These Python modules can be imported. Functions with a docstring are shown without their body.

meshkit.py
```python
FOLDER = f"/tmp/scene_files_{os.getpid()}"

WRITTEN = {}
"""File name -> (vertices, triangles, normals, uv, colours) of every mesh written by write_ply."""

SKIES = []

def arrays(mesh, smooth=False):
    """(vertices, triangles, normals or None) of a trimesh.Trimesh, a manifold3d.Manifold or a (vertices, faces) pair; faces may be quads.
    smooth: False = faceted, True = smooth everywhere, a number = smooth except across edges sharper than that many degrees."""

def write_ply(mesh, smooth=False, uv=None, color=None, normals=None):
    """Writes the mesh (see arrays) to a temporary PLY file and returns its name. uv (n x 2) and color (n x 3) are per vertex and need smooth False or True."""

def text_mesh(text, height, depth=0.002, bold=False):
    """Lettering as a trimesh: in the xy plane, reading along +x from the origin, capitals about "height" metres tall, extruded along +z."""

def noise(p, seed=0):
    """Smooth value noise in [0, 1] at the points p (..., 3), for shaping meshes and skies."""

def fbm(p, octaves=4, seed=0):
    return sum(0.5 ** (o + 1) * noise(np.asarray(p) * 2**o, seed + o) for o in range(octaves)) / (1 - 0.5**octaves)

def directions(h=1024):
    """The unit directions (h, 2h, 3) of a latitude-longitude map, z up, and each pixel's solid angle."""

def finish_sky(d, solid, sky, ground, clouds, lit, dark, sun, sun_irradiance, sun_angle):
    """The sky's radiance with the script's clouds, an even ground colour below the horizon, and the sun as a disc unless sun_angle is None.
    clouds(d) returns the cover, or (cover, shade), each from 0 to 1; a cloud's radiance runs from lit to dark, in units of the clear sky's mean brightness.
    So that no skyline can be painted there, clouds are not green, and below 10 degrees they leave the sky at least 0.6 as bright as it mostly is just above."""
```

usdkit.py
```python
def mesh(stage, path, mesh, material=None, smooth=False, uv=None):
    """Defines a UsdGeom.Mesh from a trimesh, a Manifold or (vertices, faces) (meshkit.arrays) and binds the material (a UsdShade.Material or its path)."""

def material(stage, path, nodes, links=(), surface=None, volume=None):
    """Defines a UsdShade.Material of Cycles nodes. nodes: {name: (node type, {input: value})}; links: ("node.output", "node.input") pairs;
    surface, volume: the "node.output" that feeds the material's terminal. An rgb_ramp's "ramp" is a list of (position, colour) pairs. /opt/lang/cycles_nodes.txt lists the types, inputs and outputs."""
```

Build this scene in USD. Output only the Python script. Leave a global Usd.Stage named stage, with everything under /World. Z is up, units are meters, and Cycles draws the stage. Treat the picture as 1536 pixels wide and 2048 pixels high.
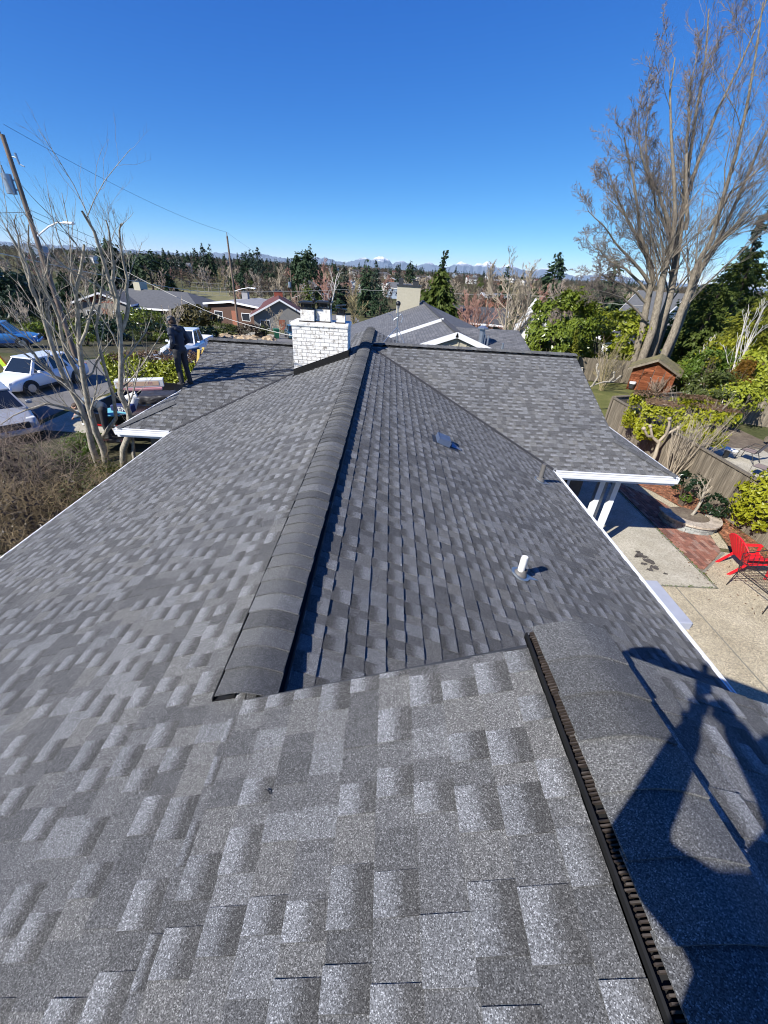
import math, random
import numpy as np, trimesh, manifold3d, usdkit, meshkit
from manifold3d import Manifold
from shapely.geometry import Polygon
from pxr import Usd, UsdGeom, UsdLux, UsdShade, Sdf, Gf, Vt

stage = Usd.Stage.CreateInMemory()
UsdGeom.SetStageUpAxis(stage, 'Z')
UsdGeom.SetStageMetersPerUnit(stage, 1.0)
UsdGeom.Xform.Define(stage, '/World')
LK = '/World/Looks'
PI = math.pi

# ------------------------------------------------------------------ camera
EYE = np.array([0., 0., 6.])                      # phone held at head height above the roof
FPX = 800.0                                       # focal length for a picture 1536 wide
_Y = np.array([15., -487., FPX]); _Y /= np.linalg.norm(_Y)
_X = np.array([1., .053, (487 * .053 - 15) / FPX]); _X /= np.linalg.norm(_X)
_Z = np.cross(_X, _Y)
ROT = np.array([_X, _Y, _Z])                      # world axes in camera terms (x right, y down, z ahead)
def ray(px, py):
    return ROT @ np.array([px - 768., py - 1024., FPX])
def at_z(px, py, z):
    d = ray(px, py); return EYE + d * ((z - EYE[2]) / d[2])
def at_y(px, py, y):
    d = ray(px, py); return EYE + d * (y / d[1])
def at_d(px, py, dist):
    d = ray(px, py); return EYE + d * (dist / math.hypot(d[0], d[1]))
cam = UsdGeom.Camera.Define(stage, '/World/camera')
right, down, fwd = ROT[:, 0], ROT[:, 1], ROT[:, 2]
m = np.eye(4); m[0, :3] = right; m[1, :3] = -down; m[2, :3] = -fwd; m[3, :3] = EYE
cam.AddTransformOp().Set(Gf.Matrix4d(*m.ravel().tolist()))
cam.CreateHorizontalApertureAttr(36.0)
cam.CreateVerticalApertureAttr(48.0)
cam.CreateFocalLengthAttr(36.0 * FPX / 1536)
cam.CreateClippingRangeAttr(Gf.Vec2f(0.02, 200000.0))
cam.CreateExposureAttr(0.78)

# ------------------------------------------------------------------ sky and sun
SUN = np.array([.6252, .4988, -.6003]); SUN /= np.linalg.norm(SUN)     # the way the light travels
S_EL = math.asin(-SUN[2]); S_ROT = math.atan2(-SUN[0], -SUN[1])
SKY_STRENGTH = 0.093
dome = UsdLux.DomeLight.Define(stage, '/World/sky')
sky_mat = usdkit.material(stage, LK + '/sky_light', {
    'sky': ('sky_texture', {'sky_type': 'single_scattering', 'sun_disc': False, 'sun_elevation': S_EL, 'sun_rotation': S_ROT,
                            'altitude': 6000.0, 'air_density': 1.0, 'aerosol_density': 0.3, 'ozone_density': 10.0}),
    'sep': ('separate_color', {'color_type': 'rgb'}), 'rp': ('math', {'math_type': 'power', 'value2': 1.55}), 'gp': ('math', {'math_type': 'power', 'value2': 1.0}), 'bp': ('math', {'math_type': 'power', 'value2': .5}),
    'com': ('combine_color', {'color_type': 'rgb'}), 'tint': ('vector_math', {'math_type': 'multiply', 'vector2': (.84, 1.14, 2.44)}),
    'tc': ('texture_coordinate', {}), 'cm': ('mapping', {'scale': (1.0, 1.0, 11.0)}), 'cn': ('noise_texture', {'scale': 5.0, 'detail': 6.0, 'roughness': .62}), 'cr': ('rgb_ramp', {'ramp': [(0, (0, 0, 0)), (.685, (0, 0, 0)), (.78, (.7, .7, .7))]}),
    'sz': ('separate_xyz', {}), 'zr': ('rgb_ramp', {'ramp': [(0, (0, 0, 0)), (.02, (.6, .6, .6)), (.09, (.55, .55, .55)), (.2, (0, 0, 0))]}), 'cf': ('mix', {'mix_type': 'multiply', 'fac': 1.0}), 'cb': ('rgb_to_bw', {}), 'cl': ('mix', {'color2': (5.2, 6.3, 7.4)}),
    'bg': ('background_shader', {'strength': SKY_STRENGTH})},
    [('sky.color', 'sep.color'), ('sep.r', 'rp.value1'), ('sep.b', 'bp.value1'), ('rp.value', 'com.r'), ('sep.g', 'gp.value1'), ('gp.value', 'com.g'), ('bp.value', 'com.b'), ('com.color', 'tint.vector1'), ('tc.generated', 'cm.vector'), ('cm.vector', 'cn.vector'), ('cn.fac', 'cr.fac'), ('tc.generated', 'sz.vector'), ('sz.z', 'zr.fac'), ('cr.color', 'cf.color1'), ('zr.color', 'cf.color2'), ('cf.color', 'cb.color'), ('cb.val', 'cl.fac'), ('tint.vector', 'cl.color1'), ('cl.color', 'bg.color')], surface='bg.background')
UsdShade.MaterialBindingAPI.Apply(dome.GetPrim()).Bind(sky_mat)
dome.GetPrim().SetCustomDataByKey('kind', 'structure')
sun = UsdLux.DistantLight.Define(stage, '/World/sun')
sun.CreateNormalizeAttr(True); sun.CreateIntensityAttr(1.25); sun.CreateAngleAttr(0.53); sun.CreateColorAttr(Gf.Vec3f(1.0, .96, .90))
zl = -SUN; xl = np.cross([0, 0, 1.], zl); xl /= np.linalg.norm(xl); yl = np.cross(zl, xl)
m = np.eye(4); m[0, :3] = xl; m[1, :3] = yl; m[2, :3] = zl
sun.AddTransformOp().Set(Gf.Matrix4d(*m.ravel().tolist()))

# ------------------------------------------------------------------ helpers
_count = {}
def numbered(parent, name):
    k = (parent, name); n = _count.get(k, -1) + 1; _count[k] = n
    return f'{parent}/{name}' if n == 0 else f'{parent}/{name}_{n:03d}'
def pth(p):
    return '/World' if p is None else str(p.GetPath())
def tag(o, label=None, cat=None, group=None, kind=None):
    o = o.GetPrim()
    for k, v in (('label', label), ('category', cat), ('group', group), ('kind', kind)):
        if v: o.SetCustomDataByKey(k, v)
    return o
def obj(name, mesh, mat, parent=None, smooth=False, label=None, cat=None, group=None, kind=None, prim=None):
    p = usdkit.mesh(stage, numbered(pth(parent), name), mesh, M[mat] if isinstance(mat, str) else mat, smooth=smooth)
    if prim is not None:
        for key, arr in prim.items():
            UsdGeom.PrimvarsAPI(p).CreatePrimvar(key, Sdf.ValueTypeNames.Color3fArray, 'vertex').Set(Vt.Vec3fArray.FromNumpy(np.asarray(arr, np.float32)))
    return tag(p, label, cat, group, kind)
def thing(name, label, cat, loc=(0, 0, 0), rot=0.0, group=None, scale=None):
    x = UsdGeom.Xform.Define(stage, numbered('/World', name))
    x.AddTranslateOp().Set(Gf.Vec3d(*map(float, loc))); x.AddRotateZOp().Set(math.degrees(rot))
    if scale is not None:
        x.AddScaleOp().Set(Gf.Vec3f(*((scale,) * 3 if np.ndim(scale) == 0 else scale)))
    return tag(x, label, cat, group)
def dup(root, loc, rot=0.0, scale=None, label=None, group=None):
    name = root.GetName().rstrip('0123456789').rstrip('_') if root.GetName()[-3:].isdigit() else root.GetName()
    was = root.GetCustomData()
    r = thing(name, label or was['label'], was['category'], loc, rot, group or was.get('group'), scale if scale is not None else (1, 1, 1))
    r.GetReferences().AddInternalReference(root.GetPath()); r.SetInstanceable(True)
    return r
class MB:
    """collects pieces into one mesh"""
    def __init__(s): s.v, s.f, s.n = [], [], 0
    def add(s, v, f):
        v = np.asarray(v, float).reshape(-1, 3); f = np.asarray(f, int)
        if f.shape[1] == 4: f = np.vstack([f[:, [0, 1, 2]], f[:, [0, 2, 3]]])
        s.v.append(v); s.f.append(f + s.n); s.n += len(v); return s
    def mesh(s, t): return s.add(t.vertices, t.faces)
    def man(s, t): v, f, _ = meshkit.arrays(t); return s.add(v, f)
    def box(s, c, size, rot=0.0, R=None):
        v = np.array([[x, y, z] for x in (-.5, .5) for y in (-.5, .5) for z in (-.5, .5)]) * size
        if R is not None: v = v @ np.asarray(R).T
        elif rot: v = v @ rz(rot).T
        return s.add(v + c, BOXF)
    def box8(s, pts): return s.add(pts, BOXF)      # corners in the order of box(): x-, y-, z- first, z fastest
    def tube(s, pts, r, k=6, cap=True):
        pts = np.asarray(pts, float); r = np.broadcast_to(r, len(pts))
        v, f = tubes(pts[None], np.asarray(r, float)[None], k, cap); return s.add(v, f)
    def quad(s, a, b, c, d): return s.add([a, b, c, d], [[0, 1, 2, 3]])
    def out(s): return np.vstack(s.v), np.vstack(s.f)
BOXF = np.array([[0, 1, 3, 2], [4, 6, 7, 5], [0, 4, 5, 1], [2, 3, 7, 6], [0, 2, 6, 4], [1, 5, 7, 3]])
def rz(a): c, s = math.cos(a), math.sin(a); return np.array([[c, -s, 0], [s, c, 0], [0, 0, 1.]])
def rx(a): c, s = math.cos(a), math.sin(a); return np.array([[1., 0, 0], [0, c, -s], [0, s, c]])
def ry(a): c, s = math.cos(a), math.sin(a); return np.array([[c, 0, s], [0, 1., 0], [-s, 0, c]])
def unit(v): v = np.asarray(v, float); return v / np.maximum(np.linalg.norm(v, axis=-1, keepdims=True), 1e-9)
def tubes(P, R, k=4, cap=False):
    """many tapered tubes at once. P (N, n, 3), R (N, n)"""
    N, n, _ = P.shape
    T = np.empty_like(P); T[:, 1:-1] = P[:, 2:] - P[:, :-2]; T[:, 0] = P[:, 1] - P[:, 0]; T[:, -1] = P[:, -1] - P[:, -2]
    T = unit(T)
    a = P[:, -1] - P[:, 0]; ref = np.where(np.abs(a[:, 2:3]) > .7 * np.linalg.norm(a, axis=1, keepdims=True), [[1., 0, 0]], [[0, 0, 1.]])
    A = unit(np.cross(T, ref[:, None])); B = np.cross(T, A)
    ang = np.arange(k) * 2 * PI / k
    V = P[:, :, None] + R[:, :, None, None] * (A[:, :, None] * np.cos(ang)[:, None] + B[:, :, None] * np.sin(ang)[:, None])
    i = np.arange(n - 1)[:, None] * k; j = np.arange(k)[None]; j2 = (j + 1) % k
    f = np.stack([i + j, i + j2, i + k + j2, i + k + j], -1).reshape(-1, 4)
    if cap:
        for row in (0, n - 1):
            e = row * k + np.arange(k); e = e[::-1] if row == 0 else e
            f = np.vstack([f, [[e[0], e[q], e[min(q + 1, k - 1)], e[min(q + 1, k - 1)]] for q in range(1, k - 1)]])
    F = (f[None] + (np.arange(N) * n * k)[:, None, None]).reshape(-1, 4)
    F = np.vstack([F[:, [0, 1, 2]], F[:, [0, 2, 3]]])
    F = F[(F[:, 0] != F[:, 1]) & (F[:, 1] != F[:, 2]) & (F[:, 0] != F[:, 2])]
    return V.reshape(-1, 3), F
def rbox(size, r, seg=8):
    """rounded box as a Manifold centred on the origin"""
    s = np.array(size) / 2 - r
    return Manifold.batch_hull([Manifold.sphere(r, seg).translate((sx * s[0], sy * s[1], sz * s[2])) for sx in (-1, 1) for sy in (-1, 1) for sz in (-1, 1)])
def extrude(poly, h): return trimesh.creation.extrude_polygon(Polygon(poly), h)

# ------------------------------------------------------------------ materials
M = {}
def mat(name, nodes, links, surface): M[name] = usdkit.material(stage, f'{LK}/{name}', nodes, links, surface=surface); return M[name]
def simple(name, col, rough=.6, var=.25, scale=6.0, metal=0.0, bump=0.0, bscale=60.0, spec=.5, detail=4.0, island=0.0, coat=0.0):
    """one colour with blotches, an optional fine relief and a tone per piece"""
    c = np.array(col, float)
    nodes = {'g': ('geometry', {}), 'n': ('noise_texture', {'scale': scale, 'detail': detail, 'roughness': .6}),
             'r': ('rgb_ramp', {'ramp': [(.25, c * (1 - var)), (.75, np.minimum(c * (1 + var), .95))]}),
             'p': ('principled_bsdf', {'roughness': rough, 'metallic': metal, 'specular_ior_level': spec, 'coat_weight': coat})}
    links = [('g.position', 'n.vector'), ('n.fac', 'r.fac')]
    last = 'r.color'
    if island:
        nodes['m'] = ('map_range', {'from_min': 0., 'from_max': 1., 'to_min': 1 - island, 'to_max': 1 + island})
        nodes['h'] = ('hsv', {'hue': .5, 'saturation': 1.0, 'fac': 1.0})
        links += [('g.random_per_island', 'm.value'), (last, 'h.color'), ('m.result', 'h.value')]; last = 'h.color'
    if bump:
        nodes['bn'] = ('noise_texture', {'scale': bscale, 'detail': 3.0}); nodes['b'] = ('bump', {'strength': bump, 'distance': .01})
        links += [('g.position', 'bn.vector'), ('bn.fac', 'b.height'), ('b.normal', 'p.normal')]
    links.append((last, 'p.base_color'))
    return mat(name, nodes, links, 'p.BSDF')
def leafy(name, cols, rough=.45, trans=.35, spec=.5):
    """leaves: a tone per leaf, some light passing through"""
    nodes = {'g': ('geometry', {}), 'r': ('rgb_ramp', {'ramp': cols}), 'p': ('principled_bsdf', {'roughness': rough, 'specular_ior_level': spec}),
             't': ('translucent_bsdf', {}), 'x': ('mix_closure', {'fac': trans})}
    links = [('g.random_per_island', 'r.fac'), ('r.color', 'p.base_color'), ('r.color', 't.color'), ('p.BSDF', 'x.closure1'), ('t.BSDF', 'x.closure2')]
    return mat(name, nodes, links, 'x.closure')
def bark(name, a, b, scale=9.0):
    nodes = {'g': ('geometry', {}), 'mp': ('mapping', {'scale': (1, 1, .35)}), 'n': ('noise_texture', {'scale': scale, 'detail': 6.0, 'roughness': .7}),
             'r': ('rgb_ramp', {'ramp': [(.3, a), (.7, b)]}), 'bu': ('bump', {'strength': .7, 'distance': .03}), 'p': ('principled_bsdf', {'roughness': .85, 'specular_ior_level': .2})}
    return mat(name, nodes, [('g.position', 'mp.vector'), ('mp.vector', 'n.vector'), ('n.fac', 'r.fac'), ('n.fac', 'bu.height'), ('bu.normal', 'p.normal'), ('r.color', 'p.base_color')], 'p.BSDF')
def shingle_mat(name, light, dark, mid, gran=1.0):
    """granule-covered shingles. primvar cell = (0 at the butt .. 1 at the top, a random number, 1 for a raised tab)"""
    L, D, C = (np.array(x, float) for x in (light, dark, mid))
    nodes = {'g': ('geometry', {}), 'a': ('attribute', {'attribute': 'cell'}), 'sx': ('separate_color', {'color_type': 'rgb'}),
             'nb': ('noise_texture', {'scale': 85.0, 'detail': 4.0, 'roughness': .75}), 'add': ('math', {'math_type': 'multiply_add', 'value2': .75, 'value3': -.375}), 'sum': ('math', {'math_type': 'add'}),
             'st': ('map_range', {'range_type': 'smoothstep', 'from_min': .22, 'from_max': .72, 'to_min': 0., 'to_max': 1.}),
             'gr': ('mix', {'color1': L, 'color2': D}), 'rt': ('rgb_ramp', {'interpolate': True, 'ramp': [(0, C * .80), (.25, C * .92), (.55, C), (.8, C * np.array([1.05, 1.03, .98])), (.9, C * 1.08), (1, C * np.array([1.16, 1.18, 1.20]))]}),
             'mx': ('mix', {}), 'ra': ('rgb_ramp', {'ramp': [(0, (.84,) * 3), (.5, (.98,) * 3), (1, (1.13,) * 3)]}), 'mt': ('mix', {'mix_type': 'multiply', 'fac': 1.0}),
             # granules
             'v': ('voronoi_texture', {'scale': 400.0, 'randomness': 1.0}), 'sv': ('separate_color', {'color_type': 'rgb'}),
             'rv': ('rgb_ramp', {'ramp': [(0, (.16,) * 3), (.4, (.66,) * 3), (.78, (1.05,) * 3), (.9, (1.6,) * 3), (1, (2.9,) * 3)]}), 'mg': ('mix', {'mix_type': 'multiply', 'fac': .85 * gran}),
             'n2': ('noise_texture', {'scale': .55, 'detail': 5.0, 'roughness': .65}), 'r2': ('rgb_ramp', {'ramp': [(.3, (.86, .87, .89)), (.5, (1, 1, 1)), (.72, (1.13, 1.12, 1.08))]}), 'm2': ('mix', {'mix_type': 'multiply', 'fac': 1.0}),
             'n3': ('noise_texture', {'scale': 120.0, 'detail': 3.0}), 'bu': ('bump', {'strength': .55, 'distance': .003}),
             'p': ('principled_bsdf', {'roughness': .85, 'specular_ior_level': .22, 'diffuse_roughness': 0.25})}
    links = [('a.color', 'sx.color'), ('g.position', 'nb.vector'), ('nb.fac', 'add.value1'), ('sx.r', 'sum.value1'), ('add.value', 'sum.value2'), ('sum.value', 'st.value'),
             ('st.result', 'gr.fac'), ('sx.g', 'rt.fac'), ('sx.b', 'mx.fac'), ('rt.color', 'mx.color1'), ('gr.color', 'mx.color2'), ('sx.g', 'ra.fac'), ('mx.color', 'mt.color1'), ('ra.color', 'mt.color2'),
             ('g.position', 'v.vector'), ('v.color', 'sv.color'), ('sv.r', 'rv.fac'), ('mt.color', 'mg.color1'), ('rv.color', 'mg.color2'),
             ('g.position', 'n2.vector'), ('n2.fac', 'r2.fac'), ('mg.color', 'm2.color1'), ('r2.color', 'm2.color2'), ('g.position', 'n3.vector'), ('sv.g', 'bu.height'), ('bu.normal', 'p.normal'), ('m2.color', 'p.base_color')]
    return mat(name, nodes, links, 'p.BSDF')

shingle_mat('shingle', (.196, .201, .207), (.084, .083, .081), (.134, .135, .136))
shingle_mat('cap_shingle', (.17, .173, .176), (.085, .084, .082), (.120, .122, .124))
simple('roof_felt', (.03, .03, .032), .9)
simple('black_vent', (.006, .006, .006), .6, spec=.3)
simple('white_paint', (.74, .75, .76), .45, .05, 3.0)
simple('fascia_dark', (.03, .032, .035), .5)
simple('wall_dark', (.10, .085, .07), .7)
simple('soffit', (.4, .38, .36), .7)
simple('dark_glass', (.01, .012, .015), .06, .1)
simple('galvanised', (.33, .38, .44), .35, .15, 8.0, metal=.75)
simple('lead_pipe', (.24, .25, .26), .5, .2, 12., metal=.3)
simple('pvc_white', (.7, .69, .66), .5, .12, 20.)
simple('rubber_grey', (.11, .105, .10), .6)
simple('black_metal', (.012, .012, .013), .45, .3, 30.)
simple('rust_black', (.03, .022, .018), .7, .5, 25.)

# ================================================================== the house we stand on
house = thing('house', 'single storey house with dark grey shingled roof, white chimney and two wings, filling the foreground', 'house')
EV, PS = 2.47, .382                                # height of the eaves, rise of the roof per metre
KC = 1 / math.sqrt(1 + PS * PS); KS = PS * KC
XR, ZR = -.62, 4.12                                # main ridge
XU, ZU, YU = .87, 4.69, 1.2                        # upper ridge and where the upper roof ends
rngS = np.random.default_rng(11)
ALLCELLS = []                                      # (share of the picture, slope, vertices, faces, attribute)
def slope(O, U, V, N, umin, umax, vlen, seed, poly, exposure=.143, thick=.045):
    """one roof slope: a deck with shingles on it. poly: its outline in (u, v)"""
    rng = np.random.default_rng(seed)
    O, U, V, N = (np.array(a, float) for a in (O, U, V, N))
    P = lambda u, v, h: O + u * U + v * V + h * N
    k = len(poly); mb = MB()
    vs = np.array([P(u, v, 0) for u, v in poly] + [P(u, v, -thick) for u, v in poly])
    tri = trimesh.creation.triangulate_polygon(Polygon(poly), engine='earcut')
    tv, tf = tri
    lut = np.array([np.argmin(np.hypot(*(np.array(poly) - q).T)) for q in tv])
    f = [list(lut[t]) for t in tf] + [list(lut[t][::-1] + k) for t in tf]
    for i in range(k): j = (i + 1) % k; f += [[i, j, j + k], [i, j + k, i + k]]
    deck = obj('roof_slope', (vs, np.array(f)), 'roof_felt', house)
    n = int(math.ceil(vlen / exposure)); cells = []
    for c in range(n):
        v0, v1 = c * exposure, min((c + 1) * exposure + .008, vlen)
        lo, hi = min(umin(v0 + .003), umin(v1)), max(umax(v0 + .003), umax(v1 - .003))
        if abs(hi - lo) > 40: continue
        u = lo - rng.uniform(0, .3); raised = rng.random() < .5
        while u < hi:
            w = rng.uniform(.085, .150) if raised else rng.uniform(.06, .165)
            ua0, ub0 = max(u, umin(v0 + .003)), min(u + w, umax(v0 + .003))
            ua1, ub1 = max(u, umin(v1)), min(u + w, umax(v1 - .003))
            if ub0 - ua0 > .012 or ub1 - ua1 > .012:
                ub0, ub1 = max(ub0, ua0 + .004), max(ub1, ua1 + .004)
                jit = rng.uniform(-.003, .003); hb, ht = (.0105, .0045) if raised else (.0065, .001)
                hb += rng.uniform(-.0012, .002)
                pts = [P(ua0, v0 + jit, hb), P(ub0, v0 + jit, hb), P(ub1, v1, ht), P(ua1, v1, ht), P(ua0, v0 + jit, 0), P(ub0, v0 + jit, 0), P(ub1, v1, -.001), P(ua1, v1, -.001)]
                tone = rng.random(); kind = 1. if raised else 0.
                if raised and rng.random() < .16: kind, tone = 0., (tone * .4 if tone < .6 else .97)
                cells.append((pts, np.array([[0, tone, kind], [0, tone, kind], [1, tone, kind], [1, tone, kind]] * 2)))
            u += w + .0005; raised = (not raised) if (raised or rng.random() < .86) else (rng.random() < .0)
    V_ = np.array([c[0] for c in cells]); A_ = np.array([c[1] for c in cells])
    ctr = V_[:, :4].mean(1) - EYE; q = ctr @ ROT; d = np.linalg.norm(ctr, axis=1)
    px, py = 768 + FPX * q[:, 0] / np.maximum(q[:, 2], .05), 1024 + FPX * q[:, 1] / np.maximum(q[:, 2], .05)
    area = np.linalg.norm(np.cross(V_[:, 2] - V_[:, 0], V_[:, 3] - V_[:, 1]), axis=1)
    share = np.where((q[:, 2] > .1) & (px > 5) & (px < 1531) & (py > 5) & (py < 2043), area * np.abs(ctr @ N) / d ** 3, 0)
    ALLCELLS.append((deck, V_, A_, share))
    return deck
CF = np.array([[0, 1, 2, 3], [4, 5, 1, 0], [1, 5, 6, 2], [4, 0, 3, 7]])
BIG = 9.9
y0 = -3.2
pl = lambda *a: list(a)
# left slope, running up to the upper ridge in the near part and to the main ridge further on
vm, vu, vwl = 4.32 / KC, 5.81 / KC, 3.82 / KC
def ul(v): return 8.95 + v * KC if v < vwl else 15.75
slope((-4.94, 0, EV), (0, 1, 0), (KC, 0, KS), (-KS, 0, KC), lambda v: y0, ul, vm, 1, [(y0, 0), (8.95, 0), (8.95 + 3.82, vwl), (15.75, vwl), (15.75, vm), (y0, vm)])
slope((XR, 0, ZR), (0, 1, 0), (KC, 0, KS), (-KS, 0, KC), lambda v: y0, lambda v: YU, vu - vm, 12, [(y0, 0), (YU, 0), (YU, vu - vm), (y0, vu - vm)])
# right slope up to the main ridge
slope((3.70, 0, EV), (0, 1, 0), (-KC, 0, KS), (KS, 0, KC), lambda v: .9, lambda v: 7.9 + v * KC, vm, 2, [(.9, 0), (7.9, 0), (7.9 + 4.32, vm), (.9, vm)])
slope((3.70, 0, EV), (0, 1, 0), (-KC, 0, KS), (KS, 0, KC), lambda v: 12.45 + (4.32 - v * KC), lambda v: 15.75, vm, 3, [(15.75, 1.02 / KC), (15.75, vm), (12.45, vm)])
# right wing: front, end hip, back
vr = 4.4 / KC
uh = lambda v: 6.41 - v * KC if v * KC < 1. else 5.41
slope((0, 7.9, EV), (1, 0, 0), (0, KC, KS), (0, -KS, KC), lambda v: 3.70 - v * KC, uh, vr, 4, [(3.7, 0), (6.41, 0), (5.41, 1 / KC), (5.41, vr), (-.70, vr)])
slope((6.41, 0, EV), (0, 1, 0), (-KC, 0, KS), (KS, 0, KC), lambda v: 7.9 + v * KC, lambda v: 16.7 - v * KC, 1.0 / KC, 5, [(7.9, 0), (16.7, 0), (15.7, 1 / KC), (8.9, 1 / KC)])
slope((0, 16.7, EV), (1, 0, 0), (0, -KC, KS), (0, KS, KC), lambda v: 3.70 - v * KC, uh, vr, 6, [(3.7, 0), (6.41, 0), (5.41, 1 / KC), (5.41, vr), (-.70, vr)])
# left wing: front, end hip, back
vl = 3.82 / KC
uw = lambda v: -6.25 + v * KC if v * KC < .98 else -5.27
slope((0, 8.95, EV), (1, 0, 0), (0, KC, KS), (0, -KS, KC), uw, lambda v: -4.94 + v * KC, vl, 7, [(-6.25, 0), (-4.94, 0), (-1.12, vl), (-5.27, vl), (-5.27, .98 / KC)])
slope((-6.25, 0, EV), (0, 1, 0), (KC, 0, KS), (-KS, 0, KC), lambda v: 8.95 + v * KC, lambda v: 16.6 - v * KC, .98 / KC, 8, [(8.95, 0), (16.6, 0), (15.62, .98 / KC), (9.93, .98 / KC)])
slope((0, 16.6, EV), (1, 0, 0), (0, -KC, KS), (0, KS, KC), uw, lambda v: -4.94 + v * KC, vl, 9, [(-6.25, 0), (-4.94, 0), (-1.12, vl), (-5.27, vl), (-5.27, .98 / KC)])
# upper roof, right slope
slope((6.60, 0, ZU - PS * 5.73), (0, 1, 0), (-KC, 0, KS), (KS, 0, KC), lambda v: y0, lambda v: YU, 5.73 / KC, 10, [(y0, 0), (YU, 0), (YU, 5.73 / KC), (y0, 5.73 / KC)])
sh = np.concatenate([a[3] for a in ALLCELLS]); cut = np.sort(sh)[-300]
for deck, V_, A_, share in ALLCELLS:
    near = share >= cut
    for i in np.nonzero(near)[0]:
        obj('shingle', (V_[i], CF), 'shingle', deck, prim={'cell': A_[i]})
    far = np.nonzero(~near)[0]
    obj('shingle_field', (V_[far].reshape(-1, 3), (CF[None] + 8 * np.arange(len(far))[:, None, None]).reshape(-1, 4)), 'shingle', deck, kind='stuff', prim={'cell': A_[far].reshape(-1, 3)})

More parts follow.
